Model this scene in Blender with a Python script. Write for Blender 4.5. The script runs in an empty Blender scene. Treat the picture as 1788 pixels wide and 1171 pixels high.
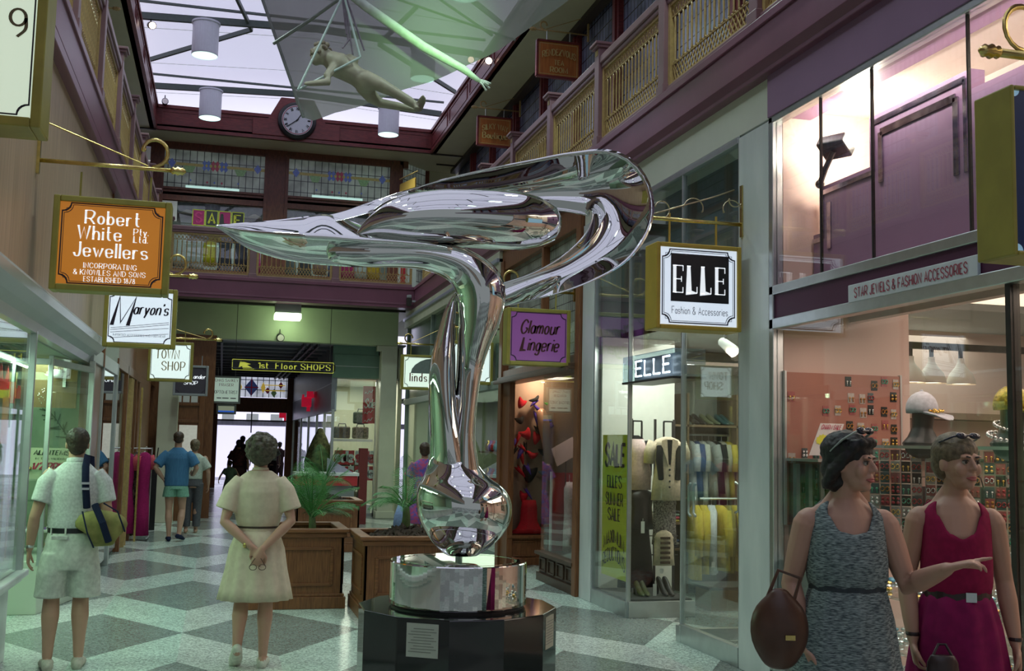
import bpy, bmesh, math, random
from mathutils import Vector as V, Matrix as MX, noise
random.seed(7)
SKY_E, EXPO = .80, 0.0
sc = bpy.context.scene
col = sc.collection
PI = math.pi
# ------------------------------------------------------------------ camera
F, EYE = 1900.0, 1.70
yaw, pit, rol = (math.radians(a) for a in (14.797, 5.695, 1.2006))
fw = V((math.sin(yaw)*math.cos(pit), math.cos(yaw)*math.cos(pit), math.sin(pit)))
rt0 = V((math.cos(yaw), -math.sin(yaw), 0)); up0 = rt0.cross(fw)
rt = math.cos(rol)*rt0 + math.sin(rol)*up0
up = -math.sin(rol)*rt0 + math.cos(rol)*up0
camd = bpy.data.cameras.new('camera'); cam = bpy.data.objects.new('camera', camd); col.objects.link(cam)
camd.sensor_width = 36; camd.lens = F/1788*36; camd.clip_start = .05; camd.clip_end = 200
cam.matrix_world = MX.Translation((0, 0, EYE)) @ MX((rt, up, -fw)).transposed().to_4x4()
sc.camera = cam
def P(x, y, X=None, Y=None, Z=None):
    "a measured point of the photograph on a known wall, depth or floor plane"
    d = (x-894)/F*rt - (y-585.5)/F*up + fw
    t = X/d.x if X is not None else (Y/d.y if Y is not None else (Z-EYE)/d.z)
    return V((0, 0, EYE)) + d*t
# ------------------------------------------------------------------ materials
MATS = {}
def mat(name, c=(.5, .5, .5), rough=.5, metal=0, emit=None, es=1, nz=.0, ns=20., kind=None, c2=None, bump=0, spec=.5, coat=0, stretch=None):
    if name in MATS: return MATS[name]
    m = bpy.data.materials.new(name); m.use_nodes = True; MATS[name] = m
    nt = m.node_tree; N = nt.nodes; L = nt.links; b = N['Principled BSDF']
    b.inputs['Roughness'].default_value = rough; b.inputs['Metallic'].default_value = metal
    b.inputs['Specular IOR Level'].default_value = spec; b.inputs['Coat Weight'].default_value = coat
    c = tuple(c)+(1,)
    b.inputs['Base Color'].default_value = c
    tc = N.new('ShaderNodeTexCoord'); src = tc.outputs['Object']
    if stretch:
        mp = N.new('ShaderNodeMapping'); mp.inputs['Scale'].default_value = stretch; L.new(src, mp.inputs[0]); src = mp.outputs[0]
    if nz or c2:
        n = N.new('ShaderNodeTexNoise'); n.inputs['Scale'].default_value = ns; n.inputs['Detail'].default_value = 4; L.new(src, n.inputs['Vector'])
        r = N.new('ShaderNodeValToRGB'); L.new(n.outputs[0], r.inputs[0])
        d = tuple(c2)+(1,) if c2 else tuple(max(0, v*(1-nz)) for v in c[:3])+(1,)
        r.color_ramp.elements[0].position = .38; r.color_ramp.elements[1].position = .64
        r.color_ramp.elements[0].color = d; r.color_ramp.elements[1].color = c
        L.new(r.outputs[0], b.inputs['Base Color'])
        if bump:
            bp = N.new('ShaderNodeBump'); bp.inputs['Strength'].default_value = bump; bp.inputs['Distance'].default_value = .01
            L.new(n.outputs[0], bp.inputs['Height']); L.new(bp.outputs[0], b.inputs['Normal'])
    if emit:
        b.inputs['Emission Color'].default_value = tuple(emit)+(1,); b.inputs['Emission Strength'].default_value = es
    return m
def glassmat(name, tint=(.945, .975, .96), refl=.06, rough=.0):
    m = bpy.data.materials.new(name); m.use_nodes = True; MATS[name] = m
    nt = m.node_tree; N = nt.nodes; L = nt.links; N.remove(N['Principled BSDF']); out = N['Material Output']
    t = N.new('ShaderNodeBsdfTransparent'); t.inputs[0].default_value = tuple(tint)+(1,)
    g = N.new('ShaderNodeBsdfGlossy'); g.inputs['Roughness'].default_value = rough; g.inputs[0].default_value = (.95, .97, .97, 1)
    lw = N.new('ShaderNodeLayerWeight'); p = N.new('ShaderNodeMath'); p.operation = 'POWER'; L.new(lw.outputs['Facing'], p.inputs[0]); p.inputs[1].default_value = 4
    a = N.new('ShaderNodeMath'); a.operation = 'MULTIPLY_ADD'; L.new(p.outputs[0], a.inputs[0]); a.inputs[1].default_value = .75; a.inputs[2].default_value = refl
    a.use_clamp = True
    x = N.new('ShaderNodeMixShader'); L.new(a.outputs[0], x.inputs[0]); L.new(t.outputs[0], x.inputs[1]); L.new(g.outputs[0], x.inputs[2]); L.new(x.outputs[0], out.inputs[0])
    return m
GLASS = glassmat('shop_glass'); 
def nodes_floor():
    m = bpy.data.materials.new('terrazzo'); m.use_nodes = True; nt = m.node_tree; N = nt.nodes; L = nt.links; b = N['Principled BSDF']
    g = N.new('ShaderNodeNewGeometry'); s = N.new('ShaderNodeSeparateXYZ'); L.new(g.outputs['Position'], s.inputs[0])
    def mt(op, a, bb=None, cc=None):
        n = N.new('ShaderNodeMath'); n.operation = op
        for i, v in enumerate((a, bb, cc)):
            if v is None: continue
            if isinstance(v, (int, float)): n.inputs[i].default_value = v
            else: L.new(v, n.inputs[i])
        return n.outputs[0]
    def diamond(cx, cy):
        ax = mt('ABSOLUTE', mt('WRAP', mt('SUBTRACT', s.outputs[0], cx), -.77, .77))
        ay = mt('ABSOLUTE', mt('WRAP', mt('SUBTRACT', s.outputs[1], cy), -2.44, 2.44))
        return mt('LESS_THAN', mt('ADD', mt('DIVIDE', ax, .775), mt('DIVIDE', ay, 1.165)), 1)
    dm = mt('MAXIMUM', diamond(-.25, 12.56), diamond(-1.02, 15.0))
    # field tone: alternate runs of the light chevrons are a little pinker
    fx = mt('WRAP', mt('SUBTRACT', s.outputs[0], -.25), 0, 1.54); band = mt('LESS_THAN', fx, .77)
    n1 = N.new('ShaderNodeTexVoronoi'); n1.inputs['Scale'].default_value = 75; L.new(g.outputs['Position'], n1.inputs['Vector'])
    n2 = N.new('ShaderNodeTexNoise'); n2.inputs['Scale'].default_value = 2.2; n2.inputs['Detail'].default_value = 5; L.new(g.outputs['Position'], n2.inputs['Vector'])
    def mix(f, a, c, mode='MIX'):
        x = N.new('ShaderNodeMix'); x.data_type = 'RGBA'; x.blend_type = mode
        if isinstance(f, float): x.inputs[0].default_value = f
        else: L.new(f, x.inputs[0])
        for i, v in ((6, a), (7, c)):
            if isinstance(v, tuple): x.inputs[i].default_value = v+(1,)
            else: L.new(v, x.inputs[i])
        return x.outputs[2]
    light = mix(band, (.52, .645, .575), (.55, .60, .56)); base = mix(dm, light, (.225, .265, .245))
    sep = N.new('ShaderNodeSeparateColor'); L.new(n1.outputs['Color'], sep.inputs[0])
    chip = mt('MULTIPLY_ADD', sep.outputs[0], .8, .58); cloud = mt('MULTIPLY_ADD', n2.outputs[0], .35, .82)
    k = mt('MULTIPLY', chip, cloud); cmb = N.new('ShaderNodeCombineColor')
    for i in range(3): L.new(k, cmb.inputs[i])
    L.new(mix(1.0, base, cmb.outputs[0], 'MULTIPLY'), b.inputs['Base Color'])
    b.inputs['Roughness'].default_value = .2; b.inputs['Specular IOR Level'].default_value = .55
    return m
def nodes_lead(name, bg, pitch, line, decor=None, back=None):
    "leadlight: pale cells between dark came lines, computed on the pane's own u/v (object X or Y, Z)"
    m = bpy.data.materials.new(name); m.use_nodes = True; nt = m.node_tree; N = nt.nodes; L = nt.links; b = N['Principled BSDF']; MATS[name] = m
    tc = N.new('ShaderNodeTexCoord'); s = N.new('ShaderNodeSeparateXYZ'); L.new(tc.outputs['Object'], s.inputs[0])
    def mt(op, a, bb=None, cc=None):
        n = N.new('ShaderNodeMath'); n.operation = op
        for i, v in enumerate((a, bb, cc)):
            if v is None: continue
            if isinstance(v, (int, float)): n.inputs[i].default_value = v
            else: L.new(v, n.inputs[i])
        return n.outputs[0]
    u = mt('ADD', s.outputs[0], s.outputs[1]); v = s.outputs[2]
    la = mt('LESS_THAN', mt('ABSOLUTE', mt('WRAP', u, -pitch/2, pitch/2)), line)
    lb = mt('LESS_THAN', mt('ABSOLUTE', mt('WRAP', v, -pitch*.85, pitch*.85)), line)
    ln = mt('MAXIMUM', la, lb)
    n = N.new('ShaderNodeTexNoise'); n.inputs['Scale'].default_value = 3; L.new(tc.outputs['Object'], n.inputs['Vector'])
    r = N.new('ShaderNodeValToRGB'); L.new(n.outputs[0], r.inputs[0]); r.color_ramp.elements[0].color = tuple(q*.55 for q in bg)+(1,); r.color_ramp.elements[1].color = tuple(bg)+(1,)
    r.color_ramp.elements[0].position = .35; r.color_ramp.elements[1].position = .65
    x = N.new('ShaderNodeMix'); x.data_type = 'RGBA'; L.new(ln, x.inputs[0]); L.new(r.outputs[0], x.inputs[6]); x.inputs[7].default_value = (.012, .014, .02, 1)
    L.new(x.outputs[2], b.inputs['Base Color']); b.inputs['Roughness'].default_value = .18
    if back:
        L.new(x.outputs[2], b.inputs['Emission Color']); b.inputs['Emission Strength'].default_value = back
    return m
# ------------------------------------------------------------------ mesh builder
class M:
    def __init__(s): s.v = []; s.f = []; s.mi = []; s.k = 0
    def add(s, vs, fs):
        o = len(s.v); s.v += [V(q) for q in vs]; s.f += [tuple(o+i for i in f) for f in fs]; s.mi += [s.k]*len(fs); return s
    def box(s, x0, x1, y0, y1, z0, z1):
        return s.add([(x, y, z) for x in (x0, x1) for y in (y0, y1) for z in (z0, z1)],
                     [(0, 1, 3, 2), (4, 6, 7, 5), (0, 4, 5, 1), (2, 3, 7, 6), (0, 2, 6, 4), (1, 5, 7, 3)])
    def obox(s, c, ax, ay, az):
        c = V(c); ax, ay, az = V(ax), V(ay), V(az)
        return s.add([c+i*ax+j*ay+k*az for i in (-1, 1) for j in (-1, 1) for k in (-1, 1)],
                     [(0, 1, 3, 2), (4, 6, 7, 5), (0, 4, 5, 1), (2, 3, 7, 6), (0, 2, 6, 4), (1, 5, 7, 3)])
    def bar(s, a, b, w, h=None, n=V((0, 0, 1))):
        a, b = V(a), V(b); d = b-a; t = d.normalized(); h = h or w
        sx = t.cross(n); sx = sx.normalized() if sx.length > 1e-4 else t.cross(V((1, 0, 0))).normalized(); sy = sx.cross(t)
        return s.obox((a+b)/2, d/2, sx*w/2, sy*h/2)
    def rings(s, rings, cap=True, closed=True):
        n = len(rings[0]); o = len(s.v)
        vs = [q for r in rings for q in r]; fs = []
        for i in range(len(rings)-1):
            for j in range(n if closed else n-1):
                a = i*n+j; b = i*n+(j+1) % n; fs.append((a, b, b+n, a+n))
        if cap: fs += [tuple(range(n-1, -1, -1)), tuple((len(rings)-1)*n+j for j in range(n))]
        return s.add(vs, fs)
    def loft(s, pts, rad, n=14, ref=(0, 0, 1), round_=True, cap=True):
        "tube through pts; rad r or (a,b): a along ref-perpendicular side, b along ref"
        pts = [V(p) for p in pts]; ref = V(ref); R = []
        rad = [(r, r) if isinstance(r, (int, float)) else r for r in rad]
        def frame(t):
            sx = t.cross(ref)
            if sx.length < .05: sx = t.cross(V((0, 1, 0)) if abs(t.y) < .9 else V((1, 0, 0)))
            sx.normalize(); return sx, sx.cross(t).normalized()
        P2, R2, T2 = [], [], []
        for i, p in enumerate(pts):
            t = (pts[min(i+1, len(pts)-1)]-pts[max(i-1, 0)]).normalized()
            if round_ and i == 0:
                for k in (1.45, 1.2, .75): 
                    a = k; P2.append(p-t*min(rad[0])*math.sin(a)); R2.append(tuple(q*max(.08, math.cos(a)) for q in rad[0])); T2.append(t)
            P2.append(p); R2.append(rad[i]); T2.append(t)
            if round_ and i == len(pts)-1:
                for k in (.75, 1.2, 1.45):
                    P2.append(p+t*min(rad[i])*math.sin(k)); R2.append(tuple(q*max(.08, math.cos(k)) for q in rad[i])); T2.append(t)
        for p, r, t in zip(P2, R2, T2):
            sx, sy = frame(t)
            R.append([p+sx*r[0]*math.cos(a)+sy*r[1]*math.sin(a) for a in (2*PI*j/n for j in range(n))])
        return s.rings(R, cap)
    def tube(s, pts, r, n=8): return s.loft(pts, [r]*len(pts), n, round_=False)
    def stack(s, secs, n=24, fold=None, cap=True):
        "horizontal sections (z,cx,cy,rx,ry)"
        R = []
        for i, (z, cx, cy, rx, ry) in enumerate(secs):
            ring = []
            for j in range(n):
                a = 2*PI*j/n; k = 1+(fold[i]*math.sin(a*fold[-1]+1.3*math.sin(a*2)) if fold else 0)
                ring.append(V((cx+rx*k*math.cos(a), cy+ry*k*math.sin(a), z)))
            R.append(ring)
        return s.rings(R, cap)
    def ell(s, c, r, n=14, m=9, rot=None):
        c = V(c); r = (r, r, r) if isinstance(r, (int, float)) else r; R = []
        for i in range(m+1):
            th = -PI/2+PI*(i+.02 if i == 0 else i-.02 if i == m else i)/m
            R.append([ (rot @ V((r[0]*math.cos(th)*math.cos(2*PI*j/n), r[1]*math.cos(th)*math.sin(2*PI*j/n), r[2]*math.sin(th))) if rot else
                       V((r[0]*math.cos(th)*math.cos(2*PI*j/n), r[1]*math.cos(th)*math.sin(2*PI*j/n), r[2]*math.sin(th))))+c for j in range(n)])
        return s.rings(R)
    def lathe(s, prof, c, n=24, ax=None, cap=True):
        "profile (r, h) about an axis through c"
        c = V(c); az = V(ax or (0, 0, 1)).normalized(); sx = az.orthogonal().normalized(); sy = az.cross(sx)
        return s.rings([[c+az*h+sx*r*math.cos(2*PI*j/n)+sy*r*math.sin(2*PI*j/n) for j in range(n)] for r, h in prof], cap)
    def prism(s, poly, o, u, v, d):
        "2D polygon in frame o,u,v extruded by vector d"
        o, u, v, d = V(o), V(u), V(v), V(d); n = len(poly)
        a = [o+u*x+v*y for x, y in poly]
        return s.add(a+[q+d for q in a], [tuple(range(n)), tuple(range(2*n-1, n-1, -1))]+[(i, i+n, (i+1) % n+n, (i+1) % n) for i in range(n)])
    def build(s, name, m, parent=None, smooth=False, kind=None, local=False, bevel=0, remesh=0, sm=0, origin=None, sub=0, disp=None):
        me = bpy.data.meshes.new(name)
        if parent is not None: off = V((0, 0, 0)) if local else WL.get(parent.name, V((0, 0, 0)))
        elif origin is not None: off = V(origin)
        elif local: off = V((0, 0, 0))
        else:
            xs = [min(q[i] for q in s.v) for i in range(3)]; ys = [max(q[i] for q in s.v) for i in range(3)]
            off = V(((xs[0]+ys[0])/2, (xs[1]+ys[1])/2, xs[2]))
        me.from_pydata([q-off for q in s.v], [], s.f)
        ms = m if isinstance(m, (list, tuple)) else [m]
        for q in ms: me.materials.append(q)
        if len(ms) > 1: me.polygons.foreach_set('material_index', s.mi)
        bm = bmesh.new(); bm.from_mesh(me); bmesh.ops.recalc_face_normals(bm, faces=bm.faces); bm.to_mesh(me); bm.free()
        if smooth: me.polygons.foreach_set('use_smooth', [True]*len(me.polygons))
        o = bpy.data.objects.new(name, me); col.objects.link(o)
        if parent is not None: o.parent = parent; WL[o.name] = off
        else: o.location = off; WL[o.name] = off
        if kind: o['kind'] = kind
        if bevel:
            b = o.modifiers.new('bevel', 'BEVEL'); b.width = bevel; b.segments = 2; b.limit_method = 'ANGLE'
        if remesh:
            r = o.modifiers.new('remesh', 'REMESH'); r.mode = 'VOXEL'; r.voxel_size = remesh; r.use_smooth_shade = True
        if sm:
            q = o.modifiers.new('smooth', 'SMOOTH'); q.factor = .5; q.iterations = sm
        if disp:
            tx = bpy.data.textures.new(name, 'CLOUDS'); tx.noise_scale = disp[0]; d = o.modifiers.new('disp', 'DISPLACE'); d.texture = tx; d.strength = disp[1]
        if sub:
            q = o.modifiers.new('sub', 'SUBSURF'); q.levels = q.render_levels = sub
        return o
WL = {}
def tag(o, label, cat, group=None):
    o['label'] = label; o['category'] = cat
    if group: o['group'] = group
    return o
def thing(name, label, cat, loc=(0, 0, 0), group=None, rz=0):
    o = bpy.data.objects.new(name, None); col.objects.link(o); o.location = loc; o.rotation_euler = (0, 0, rz); o.empty_display_size = .1
    WL[o.name] = V(loc); return tag(o, label, cat, group)
def structure(name, mb, m, parent=None, **k): return mb.build(name, m, parent, kind='structure', **k)
def dup(root, loc=None, rz=None, label=None, group=None, parent=None):
    r = root.copy(); col.objects.link(r)
    if parent is not None: r.parent = parent
    if loc is not None: r.location = loc
    if rz is not None: r.rotation_euler = (0, 0, rz)
    if label: r['label'] = label
    if group: r['group'] = group
    for c in [q for q in KIDS.get(root.name, root.children)]: dup(c, parent=r)
    return r
KIDS = {}
# ------------------------------------------------------------------ stroke lettering
G = dict(l.split(' ', 1) for l in '''A s0d3n6d_s1g5g
B s0d0n_c0n3n5l3i0i_c0i4i6g4d0d
C c6l4n2n0k0g2d4d6f
D s0d0n_c0n3n6k6g3d0d
E s0d0n_s0n5n_s0i4i_s0d5d
F s0d0n_s0n5n_s0i4i
G c6l4n2n0k0g2d4d6f_s6f6h_s4h6h
H s0d0n_s6d6n_s0i6i
I s0d0n
J c4n4g3d1d0f
K s0d0n_s6n0h_s2i6d
L s0n0d5d
M s0d0n4e8n8d
N s0d0n6d6n
O e0d6n
P s0d0n_c0n4n6l4h0h
Q e0d6n_s3f6c
R s0d0n_c0n4n6l4h0h_s3h6d
S c6l4n2n0l1j5h6f4d2d0f
T s3d3n_s0n6n
U c0n0g1d5d6g6n
V s0n3d6n
W s0n2d4m6d8n
X s0n6d_s0d6n
Y s0n3i6n_s3i3d
Z s0n6n0d6d
a e0d4j_s4j4d
b s0n0d_e0d4j
c c4i3j1j0h0f1d3d4e
d e0d4j_s4n4d
e s0g4g_c4g4i2j0i0f1d3d4e
f c4m3n1m1j1d_s0j3j
g e0d4j_c4j4c3a1a0b
h s0n0d_c0h1j3j4h4d
i s0j0d_s0l0m
j c1j1c0a_s1l1m
k s0n0d_s4j0g_s1h4d
l s0n0d
m s0j0d_c0h1j2j3h3d_c3h4j5j6h6d
n s0j0d_c0h1j3j4h4d
o e0d4j
p s0j0a_e0d4j
q e0d4j_s4j4a
r s0j0d_c0h1j3j
s c4i2j0i1g3g4e2d0e
t c1n1f2d3d_s0j3j
u c0j0f1d3d4f_s4j4d
v s0j2d4j
w s0j2d3i4d6j
x s0j4d_s0d4j
y s0j2d_s4j1a
z s0j4j0d4d
& c6d1k1m2n3n4l0g0e2d4d6h
0 e0d5n
1 s0l2n2d
2 c0l1n4n5l4i0d_s0d5d
3 c0m2n4m4j2i_c2i5h5e2d0e
4 s4d4n0g6g
5 s5n1n0i_c0i3j5h5e3d0e
7 s0n5n1d
8 e1i4n_e0d5i
9 e0h4n_c4k4g2d
' s0n0l
. s0d0e
, s1e0b
$ c6l4n2n0l1j5h6f4d2d0f_s3n3d
/ s0d4n
! s0n0g_s0d0e
- s0h3h'''.split('\n'))
def catmull(p, k=5):
    if len(p) < 3: return p
    q = [p[0]*2-p[1]]+p+[p[-1]*2-p[-2]]; o = []
    for i in range(1, len(q)-2):
        for j in range(k):
            t = j/k; a, b, c, d = q[i-1:i+3]
            o.append(.5*((2*b)+(c-a)*t+(2*a-5*b+4*c-d)*t*t+(3*b-a-3*c+d)*t**3))
    return o+[p[-1]]
def glyph(ch):
    st, w = [], 0
    for s in G.get(ch, '').split('_'):
        if not s: continue
        pt = [V((int(s[i])*.1, (ord(s[i+1])-100)*.1)) for i in range(1, len(s), 2)]
        if s[0] == 'c': pt = catmull(pt)
        if s[0] == 'e':
            a, b = pt; c = (a+b)/2; r = (b-a)/2; pt = [V((c.x+r.x*math.cos(t), c.y+r.y*math.sin(t))) for t in (2*PI*i/18 for i in range(19))]
        st.append(pt); w = max(w, max(p.x for p in pt))
    return st, w
def text(mb, s, o, u, v, h, width=None, thick=.14, thin=.07, slant=0, serif=0, gap=.22, align=0, warp=None, lift=.004, d=.002):
    "lettering as flat ribbons in the plane o,u,v; h cap height; width squeezes to fit; align 0 centre -1 left"
    o, u, v = V(o), V(u).normalized(), V(v).normalized(); nrm = u.cross(v); lay, x = [], 0
    for ch in s:
        if ch == ' ': x += .42; continue
        st, w = glyph(ch); lay.append((x, st)); x += w+gap
    x -= gap; kx = h if width is None else width/max(x, .01)
    x0 = -x/2*kx if align == 0 else 0
    nrm = nrm*lift
    def put(p):
        q = V((x0+(p.x+slant*p.y)*kx, p.y*h))
        if warp: q = warp(q)
        return o+u*q.x+v*q.y+nrm
    def ribbon(pt):
        L_, R_ = [], []
        cl = (pt[0]-pt[-1]).length < 1e-4
        for i, p in enumerate(pt):
            if cl: t = pt[(i+1) % (len(pt)-1)]-pt[i-1 if i else -2]
            else: t = pt[min(i+1, len(pt)-1)]-pt[max(i-1, 0)]
            if t.length < 1e-6: t = V((0, 1))
            t.normalize(); w = (thin+(thick-thin)*abs(t.y)**1.5)/2; n = V((-t.y, t.x))
            if 0 < i < len(pt)-1:
                t2 = (pt[i+1]-p).normalized(); c = max(.45, abs(n.dot(V((-t2.y, t2.x))))); w /= c
            L_.append(p+n*w); R_.append(p-n*w)
        k = len(pt)
        mb.add([put(q) for q in L_]+[put(q) for q in R_], [(i, i+1, k+i+1, k+i) for i in range(k-1)])
    for gx, st in lay:
        for pt in st:
            pt = [V((p.x+gx, p.y)) for p in pt]; ribbon(pt)
            if serif and (pt[0]-pt[-1]).length > .2:
                for p, q in ((pt[0], pt[1]), (pt[-1], pt[-2])):
                    t = (q-p).normalized()
                    if abs(t.y) > .6: ribbon([V((p.x-serif, p.y)), V((p.x+serif, p.y))])
    return mb
def notch(mb, o, u, v, w, h, r, t, lift=.003, inner=0):
    "rule with scooped corners round a w x h sign face, thickness t"
    u, v = V(u), V(v); nrm = u.cross(v)*lift
    def ring(k):
        pts = []
        W, H = w/2-k, h/2-k
        for sx, sy, a0 in ((1, 1, PI), (-1, 1, -PI/2), (-1, -1, 0), (1, -1, PI/2)):
            c = V((sx*W, sy*H)); seq = [c+V((math.cos(a), math.sin(a)))*(r) for a in [PI*1.5-i*PI/10 for i in range(6)]] 
            seq = [V((abs(q.x-c.x), abs(q.y-c.y))) for q in seq]
            seq = [c-V((sx*q.x, sy*q.y)) for q in seq]
            if sx*sy < 0: seq.reverse()
            pts += seq
        return [V(o)+u*q.x+v*q.y+nrm for q in pts]
    a, b = ring(0), ring(t); n = len(a)
    return mb.add(a+b, [(i, (i+1) % n, n+(i+1) % n, n+i) for i in range(n)])
X_, Y_, Z_ = V((1, 0, 0)), V((0, 1, 0)), V((0, 0, 1))
# ------------------------------------------------------------------ palette
wood = mat('oiled_cedar', (.24, .095, .034), .4, c2=(.15, .055, .02), ns=6, stretch=(14, 14, 1))
woodh = mat('oiled_cedar_rail', (.24, .095, .034), .4, c2=(.15, .055, .02), ns=5, stretch=(1, 1, 14))
redwood = mat('stained_redwood', (.20, .035, .035), .38, c2=(.13, .022, .024), ns=5, stretch=(2, 2, 10))
maroon = mat('maroon_gloss', (.20, .07, .115), .32, nz=.15, ns=2)
purple = mat('mauve_paint', (.30, .17, .29), .45, nz=.06, ns=3)
tanw = mat('limed_veneer', (.52, .37, .26), .42, c2=(.40, .28, .19), ns=3, stretch=(3, 9, .35))
cream = mat('cream_paint', (.60, .60, .46), .5, nz=.08, ns=3)
creamg = mat('pale_green_paint', (.52, .60, .38), .5, nz=.08, ns=2)
soff = mat('soffit_paint', (.52, .50, .35), .55, nz=.06, ns=2)
gold = mat('gilt_paint', (.46, .31, .12), .42, nz=.2, ns=30)
brass = mat('brass', (.72, .55, .20), .25, 1, nz=.2, ns=25)
alum = mat('satin_aluminium', (.62, .66, .66), .33, 1, nz=.08, ns=10)
steel = mat('dark_bronze', (.05, .045, .04), .4, .5, nz=.2)
white = mat('white_paint', (.72, .74, .72), .5, nz=.05)
black = mat('black_paint', (.012, .012, .014), .4, nz=.2)
marble = mat('grey_marble', (.72, .74, .73), .22, c2=(.56, .60, .60), ns=2.2, stretch=(1, 1, .35))
beige = mat('pink_beige_wall', (.74, .54, .47), .6, nz=.05, ns=2)
greenp = mat('sea_green_panel', (.17, .29, .23), .4, nz=.1, ns=2)
grey = mat('grey_panel', (.30, .32, .33), .4, nz=.1, ns=2)
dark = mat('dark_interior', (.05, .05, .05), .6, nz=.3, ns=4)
FLOOR = nodes_floor()
# ------------------------------------------------------------------ floor and shell
YB, YF = -9.0, 24.3
structure('floor', M().box(-6, 9, YB, 46, -.2, 0), FLOOR, origin=(0, 0, 0))
# --- right: marble piers, upper band
XR = 4.0
mb = M(); mb.box(3.97, 4.3, 7.42, 7.92, 0, 4.22); structure('wall_right', mb, marble, bevel=.006)
structure('wall_right', M().box(3.97, 4.3, 11.47, 11.86, 0, 4.24), marble, bevel=.006)
structure('trim_1', M().box(3.985, 4.3, 7.42, 11.86, 4.245, 4.58), mat('ivory_fascia', (.68, .69, .60), .3, nz=.06, ns=2), bevel=.004)
structure('trim_2', M().box(3.96, 4.3, YB, 7.42, 4.24, 4.58), purple, bevel=.004)
mb = M(); mb.box(3.9, 4.35, YB, 23.1, 4.66, 5.0); mb.box(3.88, 4.35, YB, 23.1, 4.96, 5.03); mb.box(3.9, 4.35, YB, 23.1, 4.57, 4.66)
mb.prism([(0, 0), (.045, 0), (0, .06)], (3.9, YB, 4.66), -X_, -Z_, Y_*(23.1-YB))
structure('trim_3', mb, maroon, bevel=.006)
structure('trim_4', M().box(4.1, 9, YB, 30, 4.62, 4.98), soff)              # first-floor slab, right
# --- left
mb = M(); mb.box(-1.75, -1.3, YB, 23.1, 4.66, 5.0); mb.box(-1.75, -1.28, YB, 23.1, 4.96, 5.03); mb.box(-1.75, -1.3, YB, 23.1, 4.57, 4.66)
structure('trim_5', mb, maroon, bevel=.006)
structure('trim_6', M().box(-6, -1.5, YB, 30, 4.62, 4.98), soff)
structure('wall_left', M().box(-1.62, -1.38, YB, 13.55, 2.74, 4.57), tanw)
structure('trim_7', M().box(-1.64, -1.36, 13.55, 13.63, 2.5, 4.57), wood, bevel=.005)
structure('wall_left', M().box(-1.62, -1.40, 13.63, 15.75, 2.66, 4.57), mat('grey_green_paint', (.42, .46, .38), .5, nz=.06), bevel=.006)
structure('wall_left', M().box(-1.62, -1.40, 15.75, 24.2, 2.75, 4.57), wood)
# --- far cross balcony and the lintel below it
mb = M(); mb.box(-1.3, 3.9, 23.1, 23.5, 4.66, 5.0); mb.box(-1.28, 3.88, 23.07, 23.5, 4.96, 5.03); mb.box(-1.3, 3.9, 23.1, 23.5, 4.57, 4.66); mb.box(-1.3, 3.9, 23.085, 23.12, 4.63, 4.67)
structure('trim_8', mb, maroon, bevel=.006)
mb = M(); mb.box(-2, 5, 23.5, 25.2, 4.75, 4.98)
structure('ceiling', mb, cream)
mb = M()
for x in (-.9, .1, 1.05, 1.75, 2.45, 2.8, 3.3): mb.box(x-.035, x+.035, 23.4, 24.3, 4.70, 4.76)
mb.box(-1.4, 3.9, 24.2, 24.28, 4.60, 4.70); mb.box(-1.4, 3.9, 23.75, 23.8, 4.71, 4.76)
structure('trim_9', mb, steel)
mb = M(); mb.box(-1.6, 3.76, 24.3, 24.6, 3.84, 4.62); mb.box(-1.6, 3.76, 24.27, 24.6, 4.56, 4.62)
structure('wall_back', mb, creamg, bevel=.01)
mb = M(); mb.box(3.40, 3.76, 24.28, 24.62, 0, 3.84); mb.box(3.30, 3.42, 24.28, 24.5, 3.72, 3.84); mb.box(3.37, 3.79, 24.25, 24.62, 0, .16)
structure('wall_back', mb, cream, bevel=.012)
mb = M(); mb.box(-1.25, -.86, 22.9, 23.2, 0, 3.2); structure('wall_left', mb, cream, bevel=.01)
# --- soffit round the skylight well, curbs, roof
ZS = 8.3
structure('ceiling', M().box(4.36, 9, YB, 29, ZS, ZS+.1), soff)
structure('ceiling', M().box(-6, -1.66, YB, 29, ZS, ZS+.1), soff)
structure('ceiling', M().box(-1.66, 4.36, 24.1, 29, ZS, ZS+.1), soff)
mb = M()
mb.box(4.66, 5.3, 25.0, 25.04, ZS-.03, ZS); mb.box(4.36, 5.3, 24.1, 24.15, ZS-.03, ZS); mb.box(-2.7, -1.66, 24.1, 24.15, ZS-.03, ZS)
mb.box(5.1, 5.25, YB, 25.5, ZS-.09, ZS); mb.box(-2.7, -2.55, YB, 25.5, ZS-.09, ZS)
structure('trim_10', mb, mat('dark_trim', (.03, .018, .015), .5, nz=.1))
def curb(o, u, L_, inw, nm, step):
    "panelled skylight curb along u, inner face towards inw"
    mb = M(); o, u, inw = V(o), V(u), V(inw)
    c = o+u*L_/2-inw*.06+Z_*.26
    mb.obox(c, u*L_/2, inw*.06, Z_*.26)
    mb.obox(o+u*L_/2+inw*.0+Z_*.5, u*L_/2, inw*.035, Z_*.035)
    mb.obox(o+u*L_/2+inw*.0+Z_*.02, u*L_/2, inw*.03, Z_*.035)
    n = max(1, round(L_/step)); w = L_/n
    for i in range(n):
        a = o+u*(w*i+.12); b = o+u*(w*(i+1)-.12)
        for z in (.12, .40): mb.bar(a+Z_*z, b+Z_*z, .025, .03)
        for e in (a, b): mb.bar(e+Z_*.12, e+Z_*.40, .025, .03, n=inw)
    return structure(nm, mb, redwood)
curb((4.36, YB, ZS), (0, 1, 0), 24.1-YB, (-1, 0, 0), 'trim_11', 1.9)
curb((-1.66, YB, ZS), (0, 1, 0), 24.1-YB, (1, 0, 0), 'trim_12', 1.9)
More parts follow.
